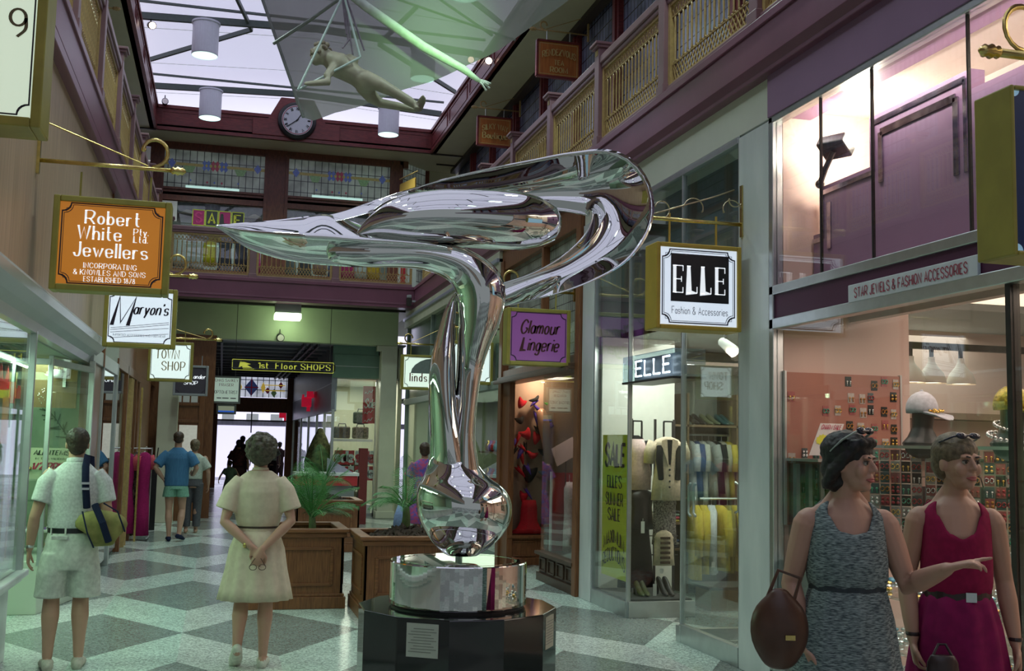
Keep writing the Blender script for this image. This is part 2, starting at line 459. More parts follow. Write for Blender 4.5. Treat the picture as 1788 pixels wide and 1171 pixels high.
curb((-1.66, 24.1, ZS), (1, 0, 0), 6.02, (0, -1, 0), 'trim_13', 3.01)
# translucent skylight panels: daylight from the roof
skym = mat('skylight_panel', (.8, .8, .85), .5, emit=(.66, .66, .88), es=SKY_E, nz=.03, ns=1)
mb = M(); cxm = 1.35; ZR = 9.22
for k in range(18):
    y0 = YB+k*2; y1 = min(y0+1.97, 27)
    mb.add([(-4.5, y0, ZR), (cxm, y0, ZR+.3), (cxm, y1, ZR+.3), (-4.5, y1, ZR), (7.2, y0, ZR), (7.2, y1, ZR)], [(0, 3, 2, 1), (1, 2, 5, 4)])
mb.box(-4.5, 7.2, 27, 27.1, 8.3, 9.3)
structure('window_9', mb, skym)
mb = M(); tr = mat('grey_green_steel', (.10, .125, .12), .5, nz=.1)
for y in (23.2, 19.3, 15.4, 11.5, 7.6, 3.7, -.2, -4.1):
    mb.bar((-1.7, y, 8.95), (cxm, y, 9.08), .07, .12); mb.bar((cxm, y, 9.08), (4.4, y, 8.95), .07, .12)
    mb.bar((-1.7, y-.25, 9.12), (4.4, y-.25, 9.14), .04)
    if y < 23:
        s = 1
        mb.bar((-1.7, y+2.4, 8.98), (.2, y+.3, 9.04), .05, .08); mb.bar((.2, y+.3, 9.04), (-.2, y-1.5, 9.1), .05, .07)
        mb.bar((4.4, y+2.4, 8.98), (2.5, y+.3, 9.04), .05, .08); mb.bar((2.5, y+.3, 9.04), (2.9, y-1.5, 9.1), .05, .07)
structure('trim_14', mb, tr)
# --- first-floor shop walls
lead_side = nodes_lead('leadlight_blue', (.24, .27, .40), .13, .008)
lead_far = nodes_lead('leadlight_backlit', (.36, .42, .38), .155, .008, back=.15)
lead_low = nodes_lead('leadlight_textured', (.36, .40, .34), .075, .004)
for X, nx, nm in ((5.25, 1, 'right'), (-2.65, -1, 'left')):
    mb = M(); mb.box(min(X, X+nx*.1), max(X, X+nx*.1), YB, 25.4, 5.0, 5.5)
    mb.box(min(X, X+nx*.1), max(X, X+nx*.1), YB, 25.4, 7.08, 7.22)
    for i in range(18):
        y = -8.2+i*1.87; mb.box(min(X-nx*.05, X+nx*.15), max(X-nx*.05, X+nx*.15), y-.12, y+.12, 5.0, 8.3); mb.box(min(X-nx*.08, X+nx*.15), max(X-nx*.08, X+nx*.15), y-.05, y+.05, 5.0, 8.3)
    structure('wall_'+nm, mb, redwood)
    structure('window_'+('6' if nx > 0 else '7'), M().box(X+nx*.03, X+nx*.06, YB, 25.4, 5.5, 8.3), lead_side, origin=(0, 0, 0))
# --- first-floor far wall with stained glass
YW = 25.1
mb = M(); mb.box(-2.7, 4.0, YW, YW+.14, 6.98, 7.26); mb.box(-2.7, 4.0, YW-.03, YW+.14, 8.14, 8.3)
mb.box(-2.7, 4.0, YW-.04, YW+.1, 7.22, 7.27); mb.box(-2.7, 4.0, YW-.04, YW+.1, 6.97, 7.01)
for a, b in ((.74, 1.18), (-1.75, -1.55), (3.62, 3.80)):
    mb.box(a, b, YW-.05, YW+.16, 5.0, 8.3); mb.box(a-.05, a+.02, YW-.08, YW, 5.0, 8.2); mb.box(b-.02, b+.05, YW-.08, YW, 5.0, 8.2)
mb.box(-2.7, 4.0, YW, YW+.14, 5.0, 5.45)
mb.bar((3.8, YW+.05, 5), (3.8, YW+.05, 8.3), .16); mb.bar((4.55, YW+.75, 5), (4.55, YW+.75, 8.3), .16)
structure('wall_back', mb, mat('cedar_far', (.17, .05, .03), .4, c2=(.11, .03, .02), ns=5, stretch=(6, 6, 2)))
structure('window_8', M().box(-1.55, .74, YW+.04, YW+.06, 7.27, 8.14), lead_far, origin=(0, 0, 0))
structure('window_8', M().box(1.18, 3.62, YW+.04, YW+.06, 7.27, 8.14), lead_far, origin=(0, 0, 0))
mb = M(); mb.add([(3.85, YW+.1, 5), (4.5, YW+.7, 5), (4.5, YW+.7, 8.3), (3.85, YW+.1, 8.3), (3.88, YW+.06, 5), (4.53, YW+.66, 5), (4.53, YW+.66, 8.3), (3.88, YW+.06, 8.3)], [(0, 1, 2, 3), (7, 6, 5, 4), (0, 4, 5, 1), (3, 2, 6, 7)])
structure('window_8', mb, lead_far, origin=(0, 0, 0))
structure('wall_back', M().box(4.5, 5.3, 25.8, 25.9, 5, 8.3), soff)
# decoration of the two far stained-glass lights
blu, rd, grn, yel = (mat('glass_'+n, c, .2, emit=c, es=.10, nz=.25, ns=25) for n, c in (('blue', (.10, .16, .50)), ('ruby', (.36, .03, .08)), ('green', (.20, .36, .16)), ('amber', (.36, .30, .08))))
clr = mat('glass_clear_came', (.5, .56, .56), .2, nz=.1)
for x0, x1 in ((-1.55, .74), (1.18, 3.62)):
    cx = (x0+x1)/2; w = x1-x0; z = 7.82; mb = M(); y = YW+.03
    def dia(k, x, z, a, b):
        mb.k = k; mb.add([(x-a, y, z), (x, y, z-b), (x+a, y, z), (x, y, z+b)], [(0, 1, 2, 3)])
    mb.k = 3; mb.add([(x0, y+.004, z-.035), (x1, y+.004, z-.035), (x1, y+.004, z+.03), (x0, y+.004, z+.03)], [(0, 1, 2, 3)])
    for s in (-1, 1):
        for i in range(2):
            for j in range(2): dia(0, cx+s*.19+(i-.5)*.088, z+(j-.5)*.11, .05, .07)
        dia(0, cx+s*.82*w/2, z+.01, .085, .11)
        mb.k = 2; mb.add([(cx+s*.56-.14, y+.002, z-.03), (cx+s*.56+.14, y+.002, z-.03), (cx+s*.56+.07, y+.002, z-.18), (cx+s*.56-.07, y+.002, z-.18)], [(0, 1, 2, 3)])
        dia(0, cx+s*.52, z-.36, .022, .03); dia(1, cx+s*.16, z-.38, .025, .034)
    for i in range(2):
        for j in range(2): dia(1, cx+(i-.5)*.088, z+(j-.5)*.11, .05, .07)
    dia(0, cx, z-.38, .025, .034)
    o = mb.build('stained_pattern', [blu, rd, grn, yel], kind='structure')
    structure('tube_lamp', M().box(cx-.62, cx+.55, y-.004, y+.006, 7.285, 7.34), mat('tube_behind_glass', (.6, .8, .75), .5, emit=(.50, .78, .70), es=.75, nz=.2, ns=3))
# ------------------------------------------------------------------ balustrades: one bay per thing
balp = mat('balustrade_mauve', (.24, .13, .15), .4, nz=.1, ns=4)
def bay(name, L_, label, group, nb=17):
    t = thing(name, label, 'balustrade', (0, 0, 0), group)
    mb = M(); mb.box(-.07, .07, -.07, .07, 0, 1.12); mb.box(-.1, .1, -.1, .1, 1.12, 1.15); mb.box(-.12, .12, -.12, .12, 1.15, 1.18); mb.box(-.085, .085, -.085, .085, 0, .1)
    p = mb.build('post', balp, t, bevel=.006)
    M().box(-.074, .074, -.04, .04, 1.04, 1.1).build('inset', mat('mustard', (.42, .30, .08), .5, nz=.1), p)
    mb = M(); mb.box(-.06, .06, .07, L_-.07, .93, 1.02); mb.box(-.04, .04, .07, L_-.07, .88, .93); mb.build('handrail', balp, t, bevel=.012)
    M().box(-.05, .05, .07, L_-.07, 0, .06).build('bottom_rail', balp, t, bevel=.006)
    mb = M(); mb.box(-.025, .025, .07, .12, .06, .88); mb.box(-.025, .025, L_-.12, L_-.07, .06, .88); mb.box(-.02, .02, .12, L_-.12, .85, .88); mb.box(-.02, .02, .12, L_-.12, .06, .085)
    mb.build('panel_frame', gold, t)
    a, b = .14, L_-.14; w = (b-a)/nb
    m0 = M().lathe([(.009, .27), (.013, .3), (.009, .33), (.012, .5), (.009, .66), (.013, .69), (.008, .72)], (0, 0, 0), 8).build('baluster', gold, t, smooth=True)
    m0.location = (0, a+w/2, 0)
    for i in range(1, nb):
        o = m0.copy(); col.objects.link(o); o.parent = t; o.location = (0, a+w*(i+.5), 0)
    mb = M(); n = int((b-a)/.062); d = (b-a)/n
    for z in (.265, .10): mb.box(-.008, .008, a-.02, b+.02, z-.006, z+.006)
    for i in range(n):
        y = a+i*d; mb.bar((0, y, .1), (0, y+d*1.6 if y+d*1.6 < b else b, .26), .010); mb.bar((.004, y+d, .1), (.004, max(a, y-.6*d), .26), .010)
        mb.ell((0, y+d/2, .275), .016, 6, 4)
    mb.build('lattice_band', gold, t)
    mb = M(); 
    for z in (.735, .845): mb.box(-.007, .007, a-.02, b+.02, z-.005, z+.005)
    n = int((b-a)/.075); d = (b-a)/n
    for i in range(n):
        y = a+(i+.5)*d; mb.tube([(0, y+math.cos(q)*.027, .79+math.sin(q)*.045) for q in (2*PI*k/10 for k in range(11))], .007, 5)
        mb.ell((0, y+d/2, .79), .014, 6, 4)
    mb.build('scroll_band', gold, t)
    return t
LB = 1.87
b0 = bay('balustrade', LB, 'gilded balustrade bay on the right gallery', 'right gallery balustrade')
ys = [7.54+LB*i for i in range(-4, 9)]
ords = ['', '', '', 'above the pink jewellery window', 'above the first marble pier', 'above the clothing shop, beyond the pier', 'just behind the loop of the chrome sculpture', 'under the tea room sign', 'under the boutique sign', 'third from the far right corner', 'second from the far right corner', 'last before the far right corner', '']
k = 0
for i, y in enumerate(ys[:12]):
    if y+LB > 23.2: break
    lb = 'gilded balustrade bay of the right gallery, '+(ords[i] or 'overhead behind the viewer')
    o = b0 if k == 0 else dup(b0)
    o.location = (3.97, y, 5.03); o['label'] = lb; k += 1
lab_l = {4: 'above the number nine sign', 5: 'above the orange jewellers sign bracket', 6: 'past the bracket of the orange sign', 7: 'halfway to the clock wall', 8: 'third from the far left corner', 9: 'second from the far left corner', 10: 'last before the far left corner'}
for i, y in enumerate(ys[:12]):
    if y+LB > 23.2: break
    dup(b0, (-1.37, y, 5.03), label='gilded balustrade bay of the left gallery, '+lab_l.get(i, 'overhead behind the viewer'), group='left gallery balustrade')
LF = 1.72
f0 = bay('balustrade', LF, 'gilded balustrade bay of the far gallery below the sale letters', 'far gallery balustrade', 15)
for i in range(3):
    o = f0 if i == 0 else dup(f0)
    o.rotation_euler = (0, 0, -PI/2); o.location = (-1.24+i*LF, 23.2, 5.03)
    o['label'] = 'gilded balustrade bay of the far gallery, '+('below the sale letters', 'behind the blade of the chrome sculpture', 'at the right corner beside the striped panel')[i]
# ------------------------------------------------------------------ clock
t = thing('wall_clock', 'round white clock with roman numerals on the red wooden beam', 'clock', (1.31, 24.0, 8.72))
M().prism([(-.95, -.36), (.95, -.36), (.95, -.0), (.62, .02), (.36, .52), (-.36, .52), (-.62, .02), (-.95, 0)], (1.31, 24.04, 8.72), X_, Z_, Y_*.06).build('backboard', redwood, t, bevel=.01)
M().lathe([(.30, -.02), (.33, .0), (.40, -.0), (.42, .05), (.42, .12), (.39, .16)], (1.31, 24.1, 8.72), 40, (0, -1, 0)).build('case', black, t, smooth=True)
M().lathe([(.335, .165), (.335, .172), (.0, .174)], (1.31, 24.1, 8.72), 40, (0, -1, 0)).build('dial', mat('dial', (.62, .64, .72), .4, nz=.04), t)
mb = M(); mb.tube([(1.31+.315*math.cos(a), 23.925, 8.72+.315*math.sin(a)) for a in (2*PI*i/40 for i in range(41))], .008, 6); mb.build('ring', mat('red_ring', (.4, .04, .06), .4, nz=.1), t)
num = 'XII I II III IV V VI VII VIII IX X XI'.split()
for i, s in enumerate(num):
    a = PI/2-2*PI*i/12; d = V((math.cos(a), 0, math.sin(a))); mb = M()
    text(mb, s, V((1.31, 23.922, 8.72))+d*.225, V((math.sin(a), 0, -math.cos(a))), d, .065, thick=.2, thin=.08, gap=.12); mb.build('numeral', black, t)
mb = M(); c = V((1.31, 23.915, 8.72))
for a, l in ((math.radians(218), .27), (math.radians(58), .16)):
    mb.bar(c-.04*V((math.cos(a), 0, math.sin(a))), c+l*V((math.cos(a), 0, math.sin(a))), .02, .006, n=Y_)
mb.ell(c, (.02, .01, .02), 8, 5); mb.build('hands', black, t)
# ------------------------------------------------------------------ cylinder lamps under the purlins
lampw = mat('lamp_white', (.70, .70, .82), .4, nz=.04)
lampe = mat('lamp_glow', (.8, .95, .9), .5, emit=(.62, .95, .84), es=1.15)
def cyl(x, y, label):
    t = thing('cylinder_lamp', label, 'ceiling lamp', (x, y, 8.34), 'cylinder lamps under the skylight')
    M().lathe([(.22, 0), (.225, .02), (.225, .56), (.245, .57), (.245, .6), (.05, .6)], (x, y, 8.34), 32, cap=False).build('shade', lampw, t, smooth=False)
    M().lathe([(.0, .13), (.19, .12), (.215, .02), (.215, .0)], (x, y, 8.345), 32, cap=False).build('reflector', lampe, t, smooth=True)
    M().lathe([(.03, .6), (.03, .68)], (x, y, 8.34), 10).build('stem', tr, t)
    return t
for x, y, l in ((-.58, 19.25, 'white cylinder lamp at upper left, hung from the second skylight beam'), (-.53, 23.1, 'white cylinder lamp hung left of the clock'), (3.22, 23.1, 'white cylinder lamp hung right of the clock beside the flying figure feet'), (3.28, 19.25, 'white cylinder lamp seen through the green-lit glider wing')):
    cyl(x, y, l)
for i, y in enumerate((15.4, 11.5, 7.6, 3.7, -.2, -4.1)):  # unseen pairs added nearer the viewer for more light on the walls
    for x, sd in ((-.58, 'left'), (3.22, 'right')): cyl(x, y, 'added unseen cylinder lamp overhead, '+sd+' row, '+('first', 'second', 'third', 'fourth', 'fifth', 'sixth')[i]+' before the visible pairs')
# small spots on the curbs
def spot(p, d, label, em=(1, .75, .6), es=4, r=.07, body=black):
    p, d = V(p), V(d).normalized(); t = thing('spotlight', label, 'spotlight', p, 'small spotlights')
    M().lathe([(r*.5, -.12), (r*.8, -.1), (r, .05), (r, .1)], p, 14, d, cap=True).build('housing', body, t, smooth=True)
    M().lathe([(r*.85, .102), (.001, .104)], p, 14, d).build('lens', mat('spot_lens_%d' % int(es*10), (1, .9, .8), .4, emit=em, es=es), t)
    M().bar(p-d*.05, p-d*.05+Z_*.16, .02).build('bracket', black, t)
spot(P(264, 44, X=-1.5), (.3, -1, -.4), 'lit spotlight on the left skylight curb near the top beam')
spot(P(823, 104, X=4.25), (-.3, -1, -.4), 'lit spotlight on the right skylight curb, the farther of two')
spot(P(854, 106, X=4.25), (-.3, -1, -.4), 'lit spotlight on the right skylight curb, the nearer of two')
spot(P(288, 178, Y=24.0), (.1, -1, -.1), 'dark round spotlight at the far left corner of the skylight', em=(.1, .1, .2), es=.5)
spot(P(489, 588, Y=24.2), (.1, -1, -.3), 'dark round spotlight below the lintel above the first floor sign', em=(.1, .12, .1), es=.3, r=.085)
# ceiling fluorescents
def fluo(p, w, d, label):
    t = thing('fluorescent_lamp', label, 'ceiling lamp', p, 'boxed fluorescent lamps'); x, y, z = p
    M().box(x-w/2, x+w/2, y, y+d, z+.12, z+.42).build('housing', grey, t, bevel=.01)
    M().box(x-w/2-.01, x+w/2+.01, y-.02, y+d, z, z+.12).build('diffuser', mat('fluo_glow', (.8, 1, .8), .5, emit=(.75, 1.0, .62), es=7), t, bevel=.02)
fluo(tuple(P(503, 556, Y=23.55)), .54, .45, 'glowing boxed fluorescent lamp hung under the far gallery beam')
fluo(tuple(P(463, 609, Y=29)), .62, .5, 'smaller glowing fluorescent lamp deeper in the exit passage')
# small camera on the gallery corner
t = thing('security_camera', 'small grey camera fixed at the far right gallery corner', 'camera', P(716, 530, Y=23.0))
p = P(714, 524, Y=22.95); M().box(p.x-.05, p.x+.05, p.y-.06, p.y+.06, p.z-.12, p.z+.05).build('mount', steel, t, bevel=.01)
M().box(p.x-.045, p.x+.05, p.y-.05, p.y+.05, p.z+.05, p.z+.11).build('cap', grey, t, bevel=.01); M().box(p.x+.06, p.x+.22, p.y-.04, p.y+.04, p.z-.04, p.z).build('arm', grey, t)
# ------------------------------------------------------------------ hanging shop signs
olive = mat('olive_gilt_frame', (.36, .31, .06), .4, nz=.15, ns=6)
goldfr = mat('ochre_frame', (.52, .36, .05), .4, nz=.12, ns=6)
inkd = mat('sign_ink', (.02, .012, .03), .5, nz=.1); inkb = mat('sign_brown_ink', (.07, .012, .015), .5, nz=.1)
def lit(n, c, e, k=1): return mat(n, c, .35, emit=e, es=k, nz=.03, ns=2)
def sign(name, label, c, w, h, d, face, frame, letters, rule=True, u=X_, fr=.045, rulem=None, cat='sign', hang=True, group=None):
    "box sign, face centre c; letters(mb, put) draw on the face"
    c, u = V(c), V(u); n = u.cross(Z_); t = thing(name, label, cat, c-Z_*h/2, group)
    cc = c-n*d/2; mb = M(); hw, hh = w/2, h/2
    for a, b, e, g in ((-hw, -hw+fr, -hh, hh), (hw-fr, hw, -hh, hh), (-hw+fr, hw-fr, -hh, -hh+fr), (-hw+fr, hw-fr, hh-fr, hh)):
        mb.obox(cc+u*(a+b)/2+Z_*(e+g)/2+n*.012, u*(b-a)/2, n*(d/2+.0), Z_*(g-e)/2)
    mb.build('frame', frame, t, bevel=.008)
    f = M().obox(cc-n*.006, u*(hw-fr), n*(d/2), Z_*(hh-fr)).build('face', face, t)
    o = c-n*.006
    if rule:
        mb = M(); notch(mb, o, u, Z_, w*.86, h*.86, .06, .009)
        if rule == 2: notch(mb, o, u, Z_, w*.86-.032, h*.86-.032, .06, .004)
        for sx in (-1, 1):
            for sz in (-1, 1):
                q = o+u*sx*(w/2-fr-.045)+Z_*sz*(h/2-fr-.045)+n*.003
                mb.bar(q, q-u*sx*.03, .003, .001, n=n) if rule == 2 else None; mb.bar(q, q-Z_*sz*.03, .003, .001, n=n) if rule == 2 else None
        mb.build('border', rulem or inkd, f)
    for nm, m_, fn in letters:
        mb = M(); fn(mb, o); mb.build(nm, m_, f)
    if hang:
        mb = M()
        for s in (-.3, .3): mb.bar(cc+u*s*w+Z_*hh, cc+u*s*w+Z_*(hh+.2), .014)
        mb.build('hanger', frame, t)
    return t
def bracket(name, label, a, b, curl=.12, r=.016, stay=True, m=None):
    "wall end a, free end b: pole with finial, scroll and stay rod"
    a, b = V(a), V(b); d = (b-a).normalized(); m = m or brass
    t = thing(name, label, 'sign bracket', a, 'sign brackets')
    M().tube([a, b], r, 10).build('pole', m, t, smooth=True)
    M().lathe([(.016, 0), (.03, .015), (.022, .03), (.034, .05), (.024, .07), (.03, .085), (.008, .11)], b, 12, d).build('finial', m, t, smooth=True)
    M().box(a.x-.012, a.x+.012, a.y-.02, a.y+.02, a.z-.1, a.z+.32).build('wall_plate', m, t)
    c = b-d*.13+Z_*(curl+r)
    M().loft([c+d*math.cos(q)*curl*(1-.03*i)+Z_*math.sin(q)*curl*(1-.03*i) for i, q in enumerate(-PI/2+i*PI/8*.85 for i in range(15))], [(.014, .006)]*14+[(.02, .012)], 8, ref=(0, 1, 0)).build('scroll', m, t, smooth=True)
    if stay: M().tube([a+Z_*.3, b-d*.16+Z_*.02], .006, 6).build('stay_rod', m, t)
    return t
def hang(name, label, px0, py0, px1, py1, Y, d, face, frame, letters, **k):
    a, b = P(px0, py0, Y=Y), P(px1, py1, Y=Y)
    c = (a+b)/2; return sign(name, label, c, b.x-a.x, a.z-b.z-(b.x-a.x)*.05, d, face, frame, letters, **k), c, b.x-a.x, a.z-b.z
def L(s, x, z, h, w=None, **k):
    u = k.pop('u', X_)
    def fn(mb, o): text(mb, s, o+u*x+Z_*z, u, Z_, h, w, **k)
    return fn
def many(*fs):
    def fn(mb, o):
        for f in fs: f(mb, o)
    return fn
def bars(*rs):
    def fn(mb, o):
        for x0, z0, x1, z1, t in rs: mb.bar(o+X_*x0+Z_*z0-Y_*.003, o+X_*x1+Z_*z1-Y_*.003, t, .002, n=Y_)
    return fn
orange = lit('orange_lit', (.42, .16, .02), (.46, .16, .018), .62)
wlit = lit('white_lit', (.78, .84, .84), (.70, .86, .82), .85)
wlit2 = lit('white_lit_cool', (.75, .8, .85), (.66, .76, .88), .78)
ltr = mat('letter_white', (.8, .84, .86), .4, emit=(.8, .85, .9), es=.8, nz=.03)
S = dict(thick=.15, thin=.055, serif=.075, gap=.27)
hang('hanging_sign', 'orange illuminated jewellers sign with white lettering hung from a brass pole', 95, 334, 292, 520, 8.3, .2, orange, olive, [
    ('lettering', ltr, many(L('Robert', -.0, .15, .095, .37, **S), L('White', -.085, .035, .095, .29, **S), L('Pty.', .20, .085, .045, .10, **S), L('Ltd.', .20, .03, .045, .095, **S),
     L('Jewellers', 0, -.09, .10, .50, **S), L('INCORPORATING', 0, -.175, .036, .36, **S), L('& KNOWLES AND SONS', 0, -.225, .036, .49, **S), L('ESTABLISHED 1878', 0, -.275, .036, .35, **S)))], rule=2)
p = P(310, 296, Y=8.3); bracket('sign_bracket', 'brass pole bracket with curled end holding the orange jewellers sign', (-1.37, 8.35, p.z), (p.x-.05, 8.35, p.z))
hang('hanging_sign', 'white illuminated footwear sign with black script below the orange sign', 184, 496, 305, 612, 12.0, .16, wlit2, olive, [
    ('lettering', inkd, many(L('M', -.2, -.09, .30, .16, thick=.2, thin=.05, slant=.35), L('aryon\'s', .1, .035, .12, .34, thick=.2, thin=.07, slant=.3),
      L('IMPORTED ACCESSORIES AND FOOTWEAR', 0, -.20, .022, .52, thick=.12, thin=.1))), ('rules', inkd, bars((-.29, -.12, .29, -.04, .004), (-.29, -.14, .29, -.06, .004), (-.29, -.165, .29, -.10, .004), (-.29, -.225, .29, -.16, .004)))])
p = P(345, 573, Y=12.1); bracket('sign_bracket', 'brass pole bracket of the white footwear sign, its tip showing at right', (-1.38, 12.08, 3.42), (-.42, 12.08, 3.42))
hang('hanging_sign', 'white illuminated sign with ochre shop name, second below the orange sign', 260, 593, 335, 669, 18.6, .16, wlit, olive, [
    ('lettering', mat('ochre_letter', (.34, .22, .04), .4, nz=.1), many(L('TOWN', -.05, .05, .14, .36, **S), L('SHOP', .05, -.14, .14, .36, **S)))])
bracket('sign_bracket', 'brass pole bracket of the ochre lettered shop sign', (-1.38, 18.68, 3.32), (-.16, 18.68, 3.32), curl=.09)
hang('hanging_sign', 'dark grey square sign with pale lettering, behind the ochre lettered sign', 304, 635, 362, 693, 22.4, .12, mat('slate_face', (.06, .05, .07), .4, nz=.1), grey, [
    ('lettering', ltr, many(L('ander', .16, .04, .08, .22, thick=.16, thin=.08, slant=.2), L('SHOP', 0, -.08, .07, .26, thick=.16, thin=.08)))])
hang('hanging_sign', 'pale illuminated optometrist sign at the start of the exit passage', 371, 654, 419, 706, 25.3, .12, lit('pale_lit', (.5, .6, .5), (.5, .66, .56), .45), grey, [
    ('lettering', mat('sign_red_ink', (.2, .03, .04), .5, nz=.1), many(L('CHAS SANKEY', 0, .18, .06, .5), L('FRASER', 0, .08, .06, .3))), ('small_lettering', inkd, L('OPTOMETRIST', 0, -.09, .07, .5)), ('fine_print', inkd, bars((-.2, -.19, -.1, -.19, .02), (-.08, -.19, .06, -.19, .02), (.1, -.19, .22, -.19, .02)))], rule=False)
hang('hanging_sign', 'small pale box sign with a blue strip under the optometrist sign', 378, 704, 412, 724, 26.5, .15, lit('pale_box', (.45, .5, .36), (.45, .5, .36), .3), grey, [
    ('blue_strip', mat('blue_strip', (.05, .15, .7), .5, emit=(.04, .15, .7), es=.5), bars((-.2, -.07, .2, -.07, .07)))], rule=False)
yl = mat('sign_yellow', (.75, .72, .10), .4, emit=(.7, .75, .10), es=.35, nz=.05)
def arrow(mb, o):
    o = o-Y_*.004; mb.add([o+V(q) for q in ((-.9, 0, .085), (-.68, 0, .02), (-.76, 0, -.0), (-.60, 0, -.085), (-.84, 0, -.085), (-.86, 0, -.03), (-.93, 0, -.06))], [(0, 1, 2, 3, 4, 5, 6)])
def yrule(mb, o):
    for a in (.11,): 
        for x0, z0, x1, z1 in ((-1.06, a, 1.06, a), (-1.06, -a, 1.06, -a), (-1.06, -a, -1.06, a), (1.06, -a, 1.06, a)): mb.bar(o+V((x0, -.003, z0)), o+V((x1, -.003, z1)), .012, .002, n=Y_)
t, c, w, h = hang('hanging_sign', 'long black sign with yellow letters and arrow to the upper floor shops', 403, 625, 585, 653, 23.7, .08, black, black, [
    ('lettering', yl, many(L('1st', -.42, -.06, .13, .2, thick=.16, thin=.12, serif=.05), L('Floor', .06, -.06, .13, .44, thick=.16, thin=.12, serif=.05, gap=.36), L('SHOPS', .68, -.06, .13, .62, thick=.16, thin=.12, serif=.04, gap=.32))), ('arrow', yl, arrow), ('rule', yl, yrule)], rule=False, fr=.015, hang=False)
mb = M()
for s in (-1, .98): mb.bar(c+V((s, .04, .12)), V((c.x+s, 23.75, 4.7)), .012)
mb.build('hanger', steel, t)
wl_lit = lit('white_lit_green', (.75, .85, .75), (.72, .88, .74), .8)
t, c, w, h = hang('hanging_sign', 'white illuminated sign with grey umbrella and red name, left of the sculpture stem', 702, 616, 783, 684, 20.4, .18, wl_lit, olive, [
    ('lettering', mat('brick_ink', (.24, .05, .05), .5, nz=.1), L('linds', -.13, -.17, .15, .32, thick=.18, thin=.08, serif=.07, gap=.36)),
    ('umbrella_motif', mat('grey_ink', (.22, .26, .24), .5, nz=.1), lambda mb, o: mb.prism([(.10, -.02), (-.28, -.02), (-.26, .06), (-.2, .14), (-.1, .21), (.0, .25), (.10, .265)], o-Y_*.003, X_, Z_, Y_*.001))])
bracket('sign_bracket', 'brass pole bracket of the umbrella sign left of the sculpture stem', (3.98, 20.5, c.z+h/2+.19), (c.x-w/2+.02, 20.5, c.z+h/2+.19), curl=.10)
t, c, w, h = hang('hanging_sign', 'white illuminated sign partly hidden behind the sculpture stem', 783, 592, 860, 674, 16.1, .18, wlit, olive, [
    ('lettering', inkd, L('n', .16, -.03, .07, .05, thick=.3, thin=.1, slant=.3))])
bracket('sign_bracket', 'brass pole bracket of the white sign behind the sculpture stem', (3.98, 16.2, c.z+h/2+.2), (c.x-w/2+.02, 16.2, c.z+h/2+.2))
vio = lit('violet_lit', (.22, .075, .26), (.20, .065, .25), .38)
gl = lambda z, s, w, k: L(s, .0, z, .17, w, thick=.19, thin=.09, slant=.35)
t, c, w, h = hang('hanging_sign', 'purple lingerie shop sign with dark red script beside the wooden post', 886, 533, 995, 643, 12.1, .2, vio, olive, [
    ('lettering', inkb, many(L('Glamour', .01, .04, .15, .46, thick=.2, thin=.10, slant=.3), L('Lingerie', .01, -.16, .15, .44, thick=.2, thin=.10, slant=.3)))])
bracket('sign_bracket', 'brass pole bracket above the purple lingerie sign', (3.98, 12.2, c.z+h/2+.2), (c.x-w/2-.05, 12.2, c.z+h/2+.2))
def elleblk(mb, o): mb.add([o-Y_*.003+V(q) for q in ((-.235, 0, -.12), (.255, 0, -.12), (.255, 0, .255), (-.235, 0, .255))], [(0, 1, 2, 3)])
def elletx(mb, o):
    for i, ch in enumerate('ELLE'): text(mb, ch, o+V((-.17+i*.118, -.004, -.05)), X_, Z_, .21, .07, thick=.2, thin=.035)
    for i, ch in enumerate('ELLE'):
        x = -.17+i*.118; 
        for zz in (-.05, .16):
            mb.bar(o+V((x-.05, -.0075, zz)), o+V((x-.018, -.0075, zz)), .007, .001, n=Y_)
        if ch == 'E':
            for zz, dx in ((-.03, .035), (.14, .035), (.055, .022)): mb.bar(o+V((x+dx, -.0075, zz-.022)), o+V((x+dx, -.0075, zz+.022)), .007, .001, n=Y_)
        else: mb.bar(o+V((x+.035, -.0075, -.05)), o+V((x+.035, -.0075, .0)), .007, .001, n=Y_)
t, c, w, h = hang('hanging_sign', 'white illuminated fashion sign with black square panel in an ochre box frame', 1146, 417, 1294, 584, 7.74, .24, wlit2, goldfr, [
    ('black_panel', black, elleblk), ('large_lettering', ltr, elletx), ('lettering', inkd, L('Fashion & Accessories', .01, -.215, .055, .47, thick=.09, thin=.08))], rule=2, fr=.035, hang=False)
mb = M()
for s in (-.2, .2): mb.bar(c+V((s, .12, h/2-.02)), c+V((s, .12, h/2+.24)), .014)
mb.build('hanger', goldfr, t)
pz = c.z+h/2+.19
b_ = bracket('sign_bracket', 'gilt pole bracket with leaf scrolls holding the white fashion sign', (3.97, 7.86, pz), (3.20, 7.86, pz), curl=.0001, stay=False)
mb = M()
def scr(c0, r, a0, a1, k=12): mb.loft([V((c0[0]+r*(1-.35*i/k)*math.cos(a0+(a1-a0)*i/k), 7.86, c0[1]+r*(1-.35*i/k)*math.sin(a0+(a1-a0)*i/k))) for i in range(k+1)], [(.004, .009)]*k+[(.006, .018)], 6, ref=(0, 1, 0))
scr((3.27, pz+.08), .08, -PI/2, PI*.9); scr((3.56, pz+.10), .10, PI, -.3); scr((3.87, pz+.11), .10, -.2, PI*1.1); scr((3.90, pz+.2), .07, 0, -PI)
mb.tube([(3.2, 7.86, pz+.03), (3.4, 7.86, pz+.10), (3.7, 7.86, pz+.2), (3.9, 7.86, pz+.28)], .007, 6)
mb.build('leaf_scroll', mat('pale_gilt', (.5, .42, .28), .35, 1, nz=.1), b_, smooth=True)
navy = mat('navy_frame', (.02, .05, .16), .35, nz=.1)
